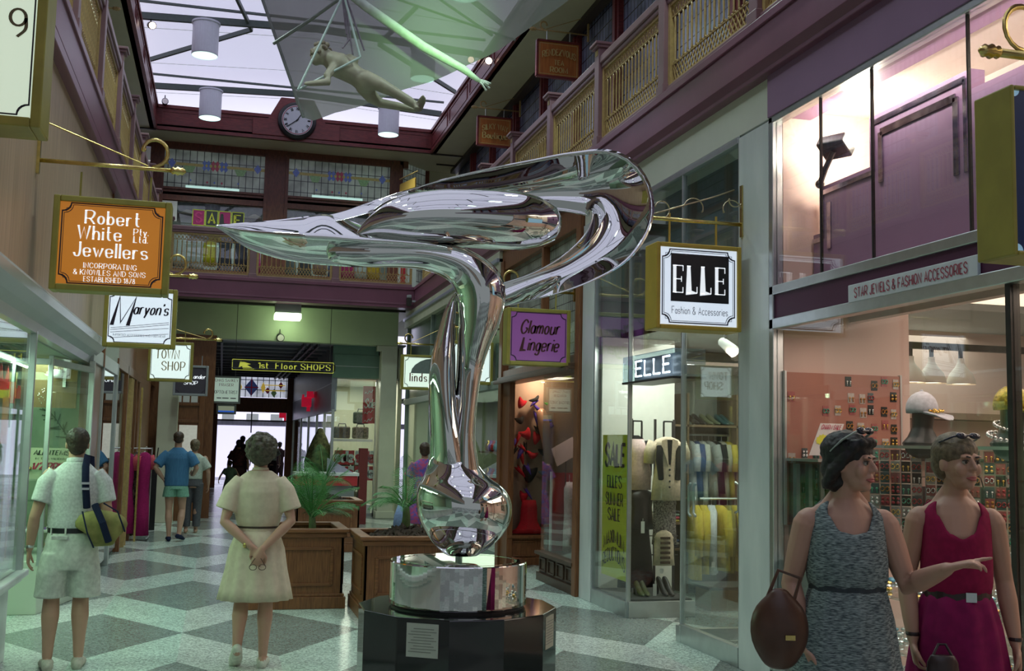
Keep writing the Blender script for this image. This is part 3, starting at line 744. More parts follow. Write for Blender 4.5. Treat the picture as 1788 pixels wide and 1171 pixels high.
c = V((3.60, 3.85, 2.91)); t = sign('hanging_sign', 'large sign at the right edge with ochre box frame and navy surround', c, .8, .74, .24, lit('blue_lit', (.30, .48, .62), (.25, .42, .55), .6), olive, [], rule=False, fr=.02, hang=False)
mb = M(); notch(mb, c-Y_*.0, X_, Z_, .76, .70, .03, .075); mb.build('surround', navy, t)
M().bar(c+V((-.12, .12, .36)), c+V((-.12, .12, .60)), .018).build('hanger', olive, t)
bracket('sign_bracket', 'large brass pole bracket with curl at the upper right corner', (3.97, 3.97, 3.47), (3.26, 3.97, 3.47), curl=.12, r=.02)
c = V((-1.46, 6.4, 3.8)); a = P(85, 0, Y=6.4); b = P(83, 225, Y=6.4)
w = .9; t = sign('hanging_sign', 'large pale illuminated sign cut off at the upper left corner, single curly numeral', V((a.x-w/2, 6.4, b.z+.45)), w, .9, .3, lit('pale_green_lit', (.75, .82, .68), (.70, .84, .66), .62), olive, [
    ('lettering', mat('brown_script', (.16, .13, .07), .5, nz=.1), L('9', .30, .06, .16, .085, thick=.09, thin=.08))], fr=.055, hang=False)
M().bar((a.x-.7, 6.5, b.z+.9), (a.x-.7, 6.5, 4.57), .02).build('hanger', olive, t)
# first-floor wooden boards on brackets
brd = mat('signboard_wood', (.52, .18, .045), .4, c2=(.42, .13, .035), ns=4, stretch=(8, 1, 1)); gilt = mat('gilt_letter', (.60, .46, .18), .4, nz=.1)
def board(x0, x1, z0, z1, y, label, lines, yaw_=0):
    w, h = x1-x0, z1-z0; c = V(((x0+x1)/2, y, (z0+z1)/2)); t = thing('hanging_signboard', label, 'sign', (c.x, c.y, z0), 'upper floor signboards')
    f = M().box(x0, x1, y, y+.05, z0, z1).build('board', brd, t, bevel=.012)
    mb = M()
    for a, b in (((x0, z0), (x1, z0)), ((x0, z1), (x1, z1)), ((x0, z0), (x0, z1)), ((x1, z0), (x1, z1))): mb.bar((a[0], y+.02, a[1]), (b[0], y+.02, b[1]), .03, .07, n=Y_)
    mb.build('edging', redwood, t)
    mb = M(); q = .04
    for a, b in (((x0+q, z0+q), (x1-q, z0+q)), ((x0+q, z1-q), (x1-q, z1-q)), ((x0+q, z0+q), (x0+q, z1-q)), ((x1-q, z0+q), (x1-q, z1-q))): mb.bar((a[0], y-.002, a[1]), (b[0], y-.002, b[1]), .008, .002, n=Y_)
    for s, z, hh, ww, bend in lines: text(mb, s, c+V((0, -.027, z*h)), X_, Z_, hh*h, ww*w, thick=.2, thin=.1, serif=.08, warp=(lambda p, b=bend, W=w: V((p.x*(1+.0*p.y), p.y-b*(p.x/W)**2))))
    mb.build('lettering', gilt, f)
    mb = M()
    for s in (-.27, .27): mb.bar(c+V((s*w, .02, h/2)), c+V((s*w, .02, h/2+.17)), .025, .012)
    mb.build('hanger', alum, t)
    b = bracket('sign_bracket', 'thin pole bracket of the '+label.split(' on ')[0], (5.22 if x1 > 3 else -2.6, y+.02, z1+.17), (x0-.02 if x1 > 3 else x1+.02, y+.02, z1+.17), curl=.07, r=.012, m=gold)
    return t
board(4.40, 5.08, 7.30, 7.86, 15.5, 'varnished tea room signboard with gilt arched letters on the right gallery', [('RENDEZVOUS', .10, .17, .78, .35), ('TEA', -.17, .13, .22, 0), ('ROOM', -.38, .14, .40, 0)])
board(4.40, 5.06, 7.28, 7.83, 19.5, 'varnished boutique signboard with gilt letters on the right gallery', [('SILKY WAY', .08, .18, .75, .35), ('Boutique', -.25, .2, .72, 0)])
a, b = P(215, 143, X=-2.35), P(243, 185, X=-2.35)
board(-2.5, -1.85, 7.2, 7.8, 16.5, 'varnished signboard high on the left gallery, the lower of two', [])
board(-2.5, -1.85, 7.2, 7.8, 12.0, 'varnished signboard high on the left gallery, cut by the top edge', [])
t = thing('hanging_signboard', 'small gold board seen edge-on at the far right gallery corner', 'sign', P(710, 337, Y=24.0))
a, b = P(698, 322, Y=24.4), P(725, 310, Y=23.6); c0 = P(698, 340, Y=24.4)
M().prism([(0, 0), (1, 0), (1, .42), (0, .42)], (a.x, a.y, a.z-.42), V((b.x-a.x, b.y-a.y, 0)), Z_, V((.03, .02, 0))).build('board', mat('gold_board', (.42, .24, .05), .45, nz=.15, ns=3), t)
M().tube([(a.x, a.y, a.z+.12), (b.x, b.y, a.z+.12), (b.x+.05, b.y-.05, a.z+.14)], .015, 8).build('pole', gold, t)
# ------------------------------------------------------------------ generic goods
FAB = {}
def fab(n, c=(.5, .5, .5), c2=None, ns=40, **k):
    if n not in FAB: FAB[n] = mat('cloth_'+n, c, .8, c2=c2, nz=.2, ns=ns, spec=.2, **k)
    return FAB[n]
def garment(name, label, cat, top, w, Ln, d, m, yaw_=0, sleeve=.0, group=None, flare=1.0, hanger=True, m2=None, waist=.8, n=18):
    "garment on a hanger: top = hook point; broad side turned by yaw"
    t = thing(name, label, cat, top, group, rz=yaw_); mb = M()
    hw = w/2; prof = [(0, .25), (-.03, .75), (-.08, 1), (-.25*Ln, .92), (-.45*Ln, waist), (-.7*Ln, .9*flare), (-Ln, 1.0*flare)]
    mb.stack([(z-.06, 0, 0, hw*k, d*(.35 if z > -.05 else .5)*(.8+.2*k)) for z, k in prof], n, fold=[0, 0, .02, .04, .05, .08, .11, 7])
    mb.build('body', m, t, smooth=True, local=True)
    if sleeve:
        for s in (-1, 1):
            M().loft([(s*hw*.85, 0, -.12), (s*hw*1.15, 0, -.12-sleeve*.5), (s*hw*1.2, .01, -.12-sleeve)], [(.07, .05), (.065, .05), (.055, .045)], 10, ref=(0, 1, 0), round_=False).build('sleeve', m2 or m, t, smooth=True, local=True)
    if hanger:
        mb = M(); mb.tube([(0, 0, -.06), (0, 0, 0), (.015, 0, .03), (.03, 0, .03), (.035, 0, .01)], .004, 6); mb.tube([(-hw*.8, 0, -.1), (0, 0, -.05), (hw*.8, 0, -.1)], .006, 6)
        mb.build('hanger', alum, t, local=True)
    return t
def pane(n, x0, x1, y0, y1, z0, z1, frame=True, fm=alum, fw=.04, label=None, bot=None, top=None):
    "glazed shopfront bay in a wall plane (thin in x or in y)"
    alongy = (y1-y0) > (x1-x0)
    g = structure(n, M().box(x0, x1, y0, y1, z0, z1), GLASS)
    if frame:
        mb = M(); b = bot or fw; tp = top or fw; e = .025
        X0, X1, Y0, Y1 = (x0-e, x1+e, y0, y1) if alongy else (x0, x1, y0-e, y1+e)
        mb.box(X0, X1, Y0, Y1, z0-b, z0+.005); mb.box(X0, X1, Y0, Y1, z1-.005, z1+tp)
        structure('window_frame', mb, fm, g, bevel=.004)
    return g
# ------------------------------------------------------------------ jewellery shop (right, near)
JX = 4.0
pane('window_1', JX, JX+.012, 1.2, 4.83, .12, 2.62, fw=.06, bot=.12); pane('window_1', JX, JX+.012, 4.87, 7.36, .12, 2.62, fw=.06, bot=.12)
mb = M(); mb.box(JX-.01, JX+.05, 4.83, 4.87, .1, 2.64); structure('trim_15', mb, steel)
mb = M(); mb.box(JX-.03, JX+.06, 7.36, 7.42, 0, 4.24); mb.box(JX-.03, JX+.06, 1.2, 7.42, 2.60, 2.68); mb.box(JX-.03, JX+.06, 1.2, 7.42, 2.86, 2.93); mb.box(JX-.03, JX+.06, 1.2, 7.42, 4.19, 4.245); mb.box(JX-.03, JX+.06, 1.2, 7.42, 0, .1)
structure('trim_15', mb, alum, bevel=.006)
structure('trim_15', M().box(JX-.01, JX+.05, 1.2, 7.36, 2.68, 2.86), mat('burgundy_band', (.085, .012, .05), .55, nz=.1, ns=3))
pane('window_1', JX, JX+.012, 1.2, 7.36, 2.93, 4.19, frame=False)
mb = M()
for y in (6.72, 6.09, 5.14): mb.box(JX-.004, JX+.016, y-.006, y+.006, 2.93, 4.19)
structure('trim_15', mb, steel)
t = thing('name_plate', 'pale strip sign with red capitals on the burgundy band', 'sign', (JX-.02, 5.69, 2.675))
f = M().box(JX-.035, JX-.012, 5.05, 6.33, 2.672, 2.79).build('plate', mat('plate_grey', (.62, .64, .66), .4, nz=.05), t, bevel=.004)
mb = M(); text(mb, 'STAR JEWELS & FASHION ACCESSORIES', (JX-.035, 5.69, 2.70), -Y_, Z_, .06, 1.12, thick=.16, thin=.11); mb.build('lettering', mat('red_letter', (.35, .03, .06), .5, nz=.1), f)
# shop room
structure('wall_right', M().box(4.06, 5.08, 7.36, 7.42, 0, 4.5), beige)
structure('wall_right', M().box(5.02, 5.10, 7.34, 8.0, 2.9, 4.5), beige)
structure('wall_right', M().box(4.06, 9, 0.9, 1.0, 0, 4.5), beige)
structure('wall_right', M().box(8.9, 9, .9, 10, 0, 3.2), beige)
structure('wall_right', M().box(5.08, 9, 9.3, 9.4, 0, 3.2), beige)
structure('wall_right', M().box(5.08, 5.14, 7.36, 9.4, 0, 3.2), beige)
structure('ceiling', M().box(4.6, 9, .9, 9.4, 3.1, 3.16), mat('shop_ceiling', (.74, .62, .55), .6, nz=.03))
structure('wall_right', M().box(4.62, 4.7, .9, 7.36, 2.68, 3.12), beige)
# upper recess: back wall, lid, floor
rec = mat('recess_white', (.82, .74, .66), .6, nz=.03)
structure('wall_right', M().box(5.0, 5.06, .9, 7.36, 3.1, 4.5), rec); structure('ceiling', M().box(4.06, 5.06, .9, 7.36, 4.3, 4.36), rec); structure('trim_15', M().box(4.06, 5.0, .9, 7.36, 2.86, 2.9), rec)
t = thing('stepped_panel', 'mauve stepped display panel with mirror edging behind the upper window', 'display panel', (4.3, 5.6, 2.91))
z0, y0 = 2.91, 7.3
st = [(7.33, 2.91), (7.33, 3.33), (7.24, 3.33), (7.24, 3.68), (6.575, 3.68), (6.575, 4.03), (5.50, 4.03), (5.50, 3.9), (4.7, 3.9), (4.7, 2.91)]
M().prism([(-y, z) for y, z in st], (4.3, 0, 0), -Y_, Z_, X_*.10).build('panel', purple, t)
mir = mat('mirror_strip', (.62, .58, .66), .12, 1, c2=(.30, .26, .34), ns=9)
mb = M()
def strip(a, b, w=.035):
    mb.bar((4.295, a[0], a[1]), (4.295, b[0], b[1]), .01, w, n=Z_ if abs(a[0]-b[0]) > .05 else Y_)
for q in (.05, .14):
    pts = [(7.33, 3.33-q), (7.24-q, 3.33-q), (7.24-q, 3.68-q), (6.575-q, 3.68-q), (6.575-q, 4.03-q), (5.50+q, 4.03-q), (5.50+q, 3.4)]
    for i in range(len(pts)-1):
        a, b = pts[i], pts[i+1]
        if q < .1 or i % 2 or i == 4: strip(a, b, .035 if q < .1 else .05)
mb.build('mirror_edging', mir, t)
t = thing('floodlight', 'small black floodlight on an arm above the mauve stepped panel', 'floodlight', (4.28, 7.2, 3.70))
c = V((4.28, 6.98, 3.93)); n = V((.5, .25, .8)).normalized(); s = n.cross(Z_).normalized(); q = n.cross(s)
M().obox(c, s*.11, q*.085, n*.045).build('housing', black, t, bevel=.012)
M().obox(c+n*.047, s*.095, q*.07, n*.002).build('lens', mat('flood_lens', (1, .9, .8), .4, emit=(1, .88, .72), es=6), t)
mb = M(); mb.tube([(4.28, 7.2, 3.70), (4.28, 7.12, 3.80), c-n*.04], .022, 8); mb.ell((4.28, 7.2, 3.70), .035, 10, 6); mb.build('arm', black, t)
# pegboard of earring cards facing the window
t = thing('peg_panel', 'salmon pink wall panel covered with earring cards', 'wall panel', (4.55, 7.34, 1.2))
M().box(4.06, 5.04, 7.332, 7.354, 1.15, 2.28).build('board', mat('salmon_board', (.46, .19, .14), .5, nz=.08, ns=3), t)
mb = M(); mb.box(4.05, 4.065, 7.325, 7.354, 1.15, 2.29); mb.box(5.035, 5.05, 7.325, 7.354, 1.15, 2.29); mb.build('edge_strip', alum, t)
cardm = [mat('card_'+n, c, .4, nz=.2, ns=40) for n, c in (('black', (.02, .02, .02)), ('pearl', (.62, .55, .5)), ('rose', (.45, .12, .12)), ('slate', (.1, .13, .14)))]
jew = [mat('jewel_'+n, c, .2, me, nz=.3, ns=50) for n, c, me in (('gold', (.85, .55, .15), 1), ('silver', (.8, .8, .8), 1), ('pearl', (.8, .76, .7), 0), ('green', (.1, .45, .3), 0), ('amber', (.6, .25, .05), 0), ('teal', (.1, .3, .4), 0), ('red', (.5, .04, .06), 0), ('purple', (.25, .12, .5), 0))]
def earcard(x, y, z, label, group, k, u=X_, w=.05, h=.075, n=None):
    n = n or u.cross(Z_); t = thing('earring_card', label, 'earrings', V((x, y, z)), group)
    M().obox((x, y, z), u*w/2, n*.002, Z_*h/2).build('card', cardm[k % 4], t)
    for s in (-1, 1):
        p = V((x, y, z))+u*s*w*.27+n*.008; mb = M(); st = (k//4) % 3
        if st == 0: mb.ell(p+Z_*.012, .010, 8, 5); mb.ell(p-Z_*.014, .012, 8, 5)
        elif st == 1: mb.tube([p+u*.012*math.cos(a)+Z_*.016*math.sin(a) for a in (2*PI*i/8 for i in range(9))], .004, 5)
        else: mb.ell(p, .009, 8, 5); mb.tube([p, p-Z_*.03], .004, 5)
        mb.build('earring', jew[(k*3+(k//5)) % 8], t, smooth=True)
    return t
random.seed(3); k = 0
for r in range(9):
    for c in range(10):
        x = 4.12+c*.096+random.uniform(-.02, .02); z = 2.22-r*.112+random.uniform(-.02, .02)
        if c < 5-r*.6 and random.random() < .9: continue
        if r < 2 and random.random() < .4: continue
        k += 1; earcard(x, 7.33, z+.0, 'earring card pinned to the salmon pink wall panel in the jewellery shop', 'earring cards on the pink panel', random.randint(0, 11), w=random.uniform(.045, .06))
# clear earring stand in the window
t = thing('earring_stand', 'clear acrylic stand packed with earring cards behind the two women', 'display stand', (4.45, 6.1, .95))
acr = glassmat('acrylic', (.80, .86, .84), .05)
ua = V((.72, -.69, 0)).normalized(); na = ua.cross(Z_); o = V((4.30, 6.62, 0))
for i in range(3):
    mb = M(); c = o+ua*(.17+i*.36)+Z_*1.40; mb.obox(c, ua*.17, na*.006, Z_*.32); mb.build('acrylic_panel', acr, t)
mb = M(); mb.obox(o+ua*.53+Z_*1.735, ua*.55, na*.03, Z_*.01); mb.obox(o+ua*.53+Z_*1.06, ua*.55, na*.06, Z_*.012); mb.build('shelf_bar', alum, t)
for i in range(3):
    for r in range(8):
        for c in range(5):
            p = o+ua*(.035+i*.36+c*.068)+na*.012+Z_*(1.68-r*.076); k += 1
            earcard(p.x, p.y, p.z, 'earring card on the clear stand behind the two women in the jewellery shop window', 'earring cards on the clear stand', random.randint(0, 23), u=ua, w=.058, h=.07, n=na)
for i in range(2): 
    pass
# glass shelves with trays of trinkets below
for j, z in enumerate((.80, .47, .2)):
    lab = ('upper', 'middle', 'lowest')[j]+' glass shelf of trinkets between the two women'
    t = thing('glass_shelf', lab, 'shelf', (4.6, 6.3, z-.02)); M().box(4.12, 5.2, 5.2, 6.9, z-.02, z).build('shelf', acr if j < 2 else white, t)
    mb = M()
    for i in range(260):
        x = random.uniform(4.15, 5.1); y = random.uniform(5.3, 6.85); mb.k = random.randint(0, 4); q = random.uniform(.008, .02)
        mb.ell((x, y, z+q*.8), (q*1.6, q, q*.8), 6, 4)
    tag(mb.build('trinkets', [jew[1], jew[2], jew[5], jew[0], jew[1]], kind='stuff', smooth=True), 'loose shiny trinkets strewn on the '+('upper', 'middle', 'lowest')[j]+' glass shelf', 'jewellery')
# counter base with sign card
t = thing('display_case', 'low glass display case at the left end of the jewellery window', 'display case', (4.25, 7.1, 0))
M().box(4.08, 4.6, 6.9, 7.33, 0, .9).build('base', grey, t); M().box(4.08, 4.6, 6.9, 7.33, .9, 1.62).build('glass_box', acr, t); M().box(4.06, 4.62, 6.88, 7.34, 1.62, 1.64).build('lid', alum, t)
mb = M()
for i in range(5): mb.box(4.1+i*.1, 4.13+i*.1, 7.25, 7.3, .92, 1.6)
mb.build('dividers', grey, t)
t = thing('sale_card', 'white sale card with red prices and a yellow burst in the jewellery window', 'sale card', (4.2, 7.1, 1.645))
o = V((4.20, 7.0, 1.78)); v = V((.10, .03, .2)).normalized()
f = M().obox(o, X_*.095, V((0, 1, -.1)).normalized()*.002, v*.13).build('card', mat('card_white', (.72, .68, .66), .5, nz=.04), t)
rl = mat('card_red', (.5, .02, .08), .5, nz=.1); mb = M(); q = o-Y_*.004
text(mb, 'CHARM SALE', q+v*.082, X_, v, .036, .155, thick=.22, thin=.12); text(mb, '2.', q+X_*.05+v*.005, X_, v, .05, .04, thick=.3, thin=.2); text(mb, '3.', q+X_*.05-v*.075, X_, v, .05, .04, thick=.3, thin=.2); [mb.bar(q+X_*a+v*b-X_*.012, q+X_*a+v*b+X_*.012, .002, .006, n=Y_) for a, b in ((.01, .05), (.01, .03), (.01, .01), (-.01, -.04), (-.01, -.075))]
mb.build('lettering', rl, f)
mb = M(); c = q-X_*.045-v*.0; mb.add([c-Y_*.001]+[c-Y_*.001+(X_*math.cos(a)+v*math.sin(a))*(.045 if i % 2 else .034) for i, a in enumerate(2*PI*i/20 for i in range(20))], [(0, i+1, (i+1) % 20+1) for i in range(20)]); b = mb.build('burst', mat('burst_yellow', (.75, .72, .03), .5, nz=.1), f)
# display heads with caps
def bust(px, py, sc_, label):
    t = thing('bust_form', label, 'display bust', (px, py, 1.745)); dg = mat('bust_dark_green', (.006, .016, .018), .4, nz=.2)
    M().loft([(px+.0, py, 1.76), (px, py, 1.80), (px, py, 1.86), (px+.01, py, 1.95), (px+.01, py, 2.02)], [(.14, .10), (.10, .08), (.066, .062), (.07, .075), (.06, .07)], 16, ref=(0, 1, 0)).build('bust', dg, t, smooth=True, remesh=.008, sm=3)
    return t
bust(4.42, 6.20, 1, 'dark green display head wearing the white peaked cap')
bust(4.42, 5.36, 1, 'dark green display head with bead necklaces wearing the yellow cap')
t = thing('display_ledge', 'grey ledge carrying the two capped display heads', 'ledge', (4.42, 5.75, 0)); M().box(4.27, 4.62, 5.1, 6.4, 1.725, 1.744).build('top', alum, t); [M().box(4.58, 4.60, yy, yy+.02, 0, 1.725).build('leg', alum, t) for yy in (5.1, 6.38)]
def cap(px, py, m, m2, label):
    t = thing('peaked_cap', label, 'cap', (px, py, 1.98)); mb = M()
    mb.rings([[V((px+.095*math.cos(th)*math.cos(a)*1.0, py+.115*math.cos(th)*math.sin(a), 1.985+.115*math.sin(th))) for a in (2*PI*j/20 for j in range(20))] for th in (-.25, 0, .3, .6, .9, 1.2, 1.5)]); mb.build('crown', m, t, smooth=True)
    d = V((.35, -.94, 0)).normalized(); s = d.cross(Z_); c = V((px, py, 1.965)); R = []
    for i in range(7):
        a = -1.1+2.2*i/6; p0 = c+d*.09*math.cos(a)+s*.09*math.sin(a); p1 = c+d*(.085+.12*math.cos(a*.8))*1.0+s*.105*math.sin(a)-Z_*.055*math.cos(a)
        R.append([p0+Z_*.006, p1+Z_*.004, p1-Z_*.004, p0-Z_*.008])
    M().rings(R).build('peak', m, t, smooth=True)
    mb = M()
    for i in range(22):
        a = random.uniform(-.8, .8); q = c+d*(.10+.05*random.random())*math.cos(a)+s*.09*math.sin(a)+Z_*(.012-.02*random.random()); mb.ell(q, .009, 6, 4)
    mb.build('gold_braid', m2, t)
    M().ell((px, py, 2.10), .012, 8, 5).build('button', m, t)
cap(4.42, 6.20, fab('capwhite', (.66, .66, .72)), jew[0], 'white peaked cap with gold braid on a display head')
cap(4.42, 5.36, mat('gold_sequin', (.55, .42, .03), .3, .4, c2=(.25, .22, .02), ns=60, bump=.5), jew[0], 'yellow sequined cap on a display head at the right edge')
for r, z, nm in ((.085, 1.86, 'upper'), (.12, 1.80, 'lower')):
    mb = M()
    for i in range(26):
        a = 2*PI*i/26; mb.ell((4.42+r*1.15*math.cos(a), 5.36+r*math.sin(a), z-.03*math.sin(-a)), .012, 7, 5)
    tag(mb.build('bead_necklace', jew[1], smooth=True), nm+' strand of silver beads round the neck of the yellow capped display head', 'necklace')
t = thing('fruit_hat', 'pink trimmed ornament standing between the two display heads', 'ornament', (4.5, 5.95, 1.745)); M().ell((4.5, 5.95, 1.77), (.05, .05, .03), 12, 7).build('body', mat('ornament_pink', (.6, .3, .28), .5, nz=.3), t)
mb = M()
for i in range(12): mb.ell((4.5+.05*math.cos(i), 5.95+.05*math.sin(i), 1.785+.01*(i % 3)), .012, 6, 4)
mb.build('trim', jew[6], t)
# pendant lamps and back fittings
for i, (x, l) in enumerate(((6.02, 'partly hidden by the salmon panel edge'), (6.24, 'the middle of three'), (6.55, 'the rightmost of three'))):
    t = thing('pendant_lamp', 'white bell pendant lamp deep in the jewellery shop, '+l, 'pendant lamp', (x, 8.6, 2.33), 'pendant lamps in the jewellery shop')
    M().lathe([(.13, 0), (.125, .04), (.10, .10), (.05, .16), (.03, .20), (.03, .24)], (x, 8.6, 2.33), 20, cap=False).build('shade', mat('shade_white', (.75, .66, .58), .5, nz=.04), t, smooth=True)
    M().lathe([(.11, .01), (.001, .02)], (x, 8.6, 2.33), 16).build('bulb', mat('warm_glow', (1, .85, .6), .5, emit=(1, .85, .62), es=4), t)
    M().tube([(x, 8.6, 2.57), (x, 8.6, 2.66)], .02, 8).build('stem', steel, t)
t = thing('lamp_track', 'dark track holding the bell pendant lamps', 'lamp track', (6.5, 8.6, 2.66)); M().box(5.2, 8.5, 8.57, 8.63, 2.64, 2.70).build('track', steel, t)
mb = M(); mb.bar((5.8, 8.6, 2.7), (5.8, 8.6, 3.1), .02); mb.bar((8, 8.6, 2.7), (8, 8.6, 3.1), .02); mb.build('hanger', steel, t)
mb = M(); mb.box(5.14, 8.9, 8.9, 9.3, 2.02, 2.08); structure('trim_15', mb, mat('shelf_taupe', (.28, .2, .16), .5, nz=.1))
mb = M(); mb.box(5.14, 8.9, 9.0, 9.3, 1.62, 1.65); structure('trim_15', mb, steel)
t = thing('shop_cabinet', 'pale cabinet run at the back of the jewellery shop', 'cabinet', (7, 9.1, 0)); M().box(5.3, 8.7, 8.95, 9.15, 0, 1.2).build('body', beige, t)
for i in range(6): M().box(5.25+i*.59, 5.8+i*.59, 8.93, 8.95, .1, 1.15).build('door', mat('cabinet_door', (.62, .48, .40), .5, nz=.05), t)
for i in range(7):
    t = thing('handbag', 'dark handbag on the dim back shelf of the jewellery shop', 'bag', (5.6+i*.3, 9.1, 1.2), 'bags on the back shelf'); x = 5.6+i*.3
    M().loft([(x, 9.1, 1.2), (x, 9.1, 1.32), (x, 9.1, 1.38)], [(.11, .06), (.10, .05), (.06, .03)], 12, ref=(0, 1, 0), round_=False).build('body', fab('bagdark', (.04, .03, .035)), t, smooth=True)
    M().tube([(x-.06, 9.1, 1.37), (x-.03, 9.1, 1.47), (x+.03, 9.1, 1.47), (x+.06, 9.1, 1.37)], .006, 6).build('handle', black, t)
for x, y in ((6.0, 6.8), (6.4, 7.2), (5.6, 5.6)):
    t = thing('downlight', 'recessed round downlight in the jewellery shop ceiling', 'downlight', (x, y, 3.09), 'jewellery shop downlights'); M().lathe([(.06, 0), (.06, .012)], (x, y, 3.088), 16).build('lens', mat('warm_glow', es=4), t); M().lathe([(.065, -.004), (.08, -.004), (.08, .012)], (x, y, 3.088), 16, cap=False).build('rim', white, t)
# ------------------------------------------------------------------ clothing shop (right, middle)
pane('window_2', 4.0, 4.012, 7.95, 9.08, .15, 4.19, bot=.15, fw=.04)
pane('window_2', 4.0, 4.012, 10.41, 11.45, .15, 4.19, bot=.15, fw=.04)
pane('window_2', 4.0, 4.012, 9.12, 10.4, 2.66, 4.19, frame=False)
mb = M(); mb.box(3.98, 4.05, 7.93, 11.46, 4.19, 4.245); mb.box(3.98, 4.05, 11.44, 11.47, 0, 4.2); mb.box(3.98, 4.05, 7.92, 7.95, 0, 4.2)
for y in (9.08, 10.41): mb.box(3.985, 4.03, y-.012, y+.012, 0, 4.2)
mb.box(3.97, 4.06, 9.05, 9.14, 0, .14); structure('trim_16', mb, alum, bevel=.004)
structure('window_2', M().obox((4.36, 10.40, 1.36), X_*.35, Y_*.005, Z_*1.2), GLASS)
structure('trim_16', M().box(4.0, 4.72, 10.37, 10.43, 0, .16), alum, bevel=.004)
# open glass door leaf on the right of the entry
g = structure('door_1', M().obox((4.28, 9.02, 1.25), X_*.27, Y_*.006, Z_*1.12), GLASS)
structure('door_frame', M().box(4.0, 4.58, 8.99, 9.05, .02, .12), alum, g); structure('door_frame', M().box(4.0, 4.58, 8.99, 9.05, 2.36, 2.44), alum, g)
for x, yy in ((4.06, 9.03), (4.10, 9.01)):
    mb = M(); mb.loft([(x, yy+.01, 1.1), (x+.01, yy+.07, 1.12), (x+.01, yy+.07, 1.36), (x, yy+.01, 1.38)], [.014]*4, 8, ref=(1, 0, 0)); structure('door_handle', mb, alum, g, smooth=True)
g = structure('door_2', M().obox((5.0, 9.55, 1.25), X_*.33, Y_*.006, Z_*1.12), GLASS)
mb = M(); mb.loft([(4.74, 9.52, 1.1), (4.74, 9.46, 1.12), (4.74, 9.46, 1.36), (4.74, 9.52, 1.38)], [.014]*4, 8, ref=(1, 0, 0)); structure('door_handle', mb, alum, g, smooth=True)
# neon sign box over the entry
t = thing('neon_sign', 'clear box with white neon shop name over the clothing shop entry', 'neon sign', (4.12, 9.8, 2.36))
M().box(3.93, 4.25, 9.14, 10.42, 2.34, 2.60).build('box', glassmat('neon_box', (.75, .85, .9), .10), t)
M().box(4.05, 4.07, 9.16, 10.40, 2.36, 2.58).build('back_plate', mat('plate_slate', (.14, .19, .24), .3, nz=.15, ns=3), t)
mb = M(); mb.box(3.925, 4.255, 9.13, 10.43, 2.325, 2.345); mb.build('tray', steel, t)
neo = mat('neon_tube', (1, 1, 1), .5, emit=(.85, .93, 1), es=3.5)
for i, ch in enumerate('ELLE'):
    mb = M(); y = 10.24-i*.235; w = .15
    mb.tube([(4.02, y, 2.54), (4.02, y, 2.40)], .011, 8) if 0 else None
    segs = [[(y-w, 2.40), (y, 2.40), (y, 2.55)]+([(y-w, 2.55)] if ch == 'E' else [])]
    if ch == 'E': segs.append([(y, 2.478), (y-w*.8, 2.478)])
    for s_ in segs: mb.tube([(4.0, a, b) for a, b in s_], .011, 8)
    mb.build('neon_letter', neo, t)
# interior shell
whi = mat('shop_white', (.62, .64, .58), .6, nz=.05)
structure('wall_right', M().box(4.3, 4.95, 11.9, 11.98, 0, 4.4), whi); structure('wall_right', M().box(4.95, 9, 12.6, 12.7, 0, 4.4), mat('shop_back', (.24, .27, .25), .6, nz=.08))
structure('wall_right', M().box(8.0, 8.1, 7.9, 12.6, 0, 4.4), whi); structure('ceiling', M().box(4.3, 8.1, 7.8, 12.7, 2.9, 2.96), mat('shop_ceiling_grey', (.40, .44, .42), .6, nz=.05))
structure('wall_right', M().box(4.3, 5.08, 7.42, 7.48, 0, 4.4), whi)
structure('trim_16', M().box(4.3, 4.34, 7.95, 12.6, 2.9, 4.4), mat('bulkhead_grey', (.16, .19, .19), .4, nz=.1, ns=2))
# yellow poster on the inside of the left glass
t = thing('sale_poster', 'tall yellow paper sale poster inside the clothing shop glass', 'poster', (4.02, 10.86, .33))
f = M().box(4.018, 4.022, 10.48, 11.24, .34, 1.82).build('sheet', mat('poster_yellow', (.60, .64, .03), .6, nz=.05, ns=3), t); mb = M(); o = V((4.016, 10.86, 0))
U = -Y_; PT = dict(thick=.17, thin=.08)
text(mb, 'SALE', o+Z_*1.50, U, Z_, .22, .58, thick=.24, thin=.16, slant=.12)
for s, z, w in (("ELLE'S", 1.27, .42), ('SUMMER', 1.09, .5), ('SALE', .93, .36)): text(mb, s, o+Z_*z, U, Z_, .12, w, thick=.18, thin=.08, serif=.08)
arch = lambda p: V((p.x, p.y-.45*(p.x)**2*2+.0))
text(mb, 'MAXIMUM', o+Z_*.70, U, Z_, .13, .60, warp=arch, **PT); text(mb, 'REDUCTIONS', o+Z_*.52, U, Z_, .13, .66, warp=arch, **PT)
mb.build('lettering', black, f)
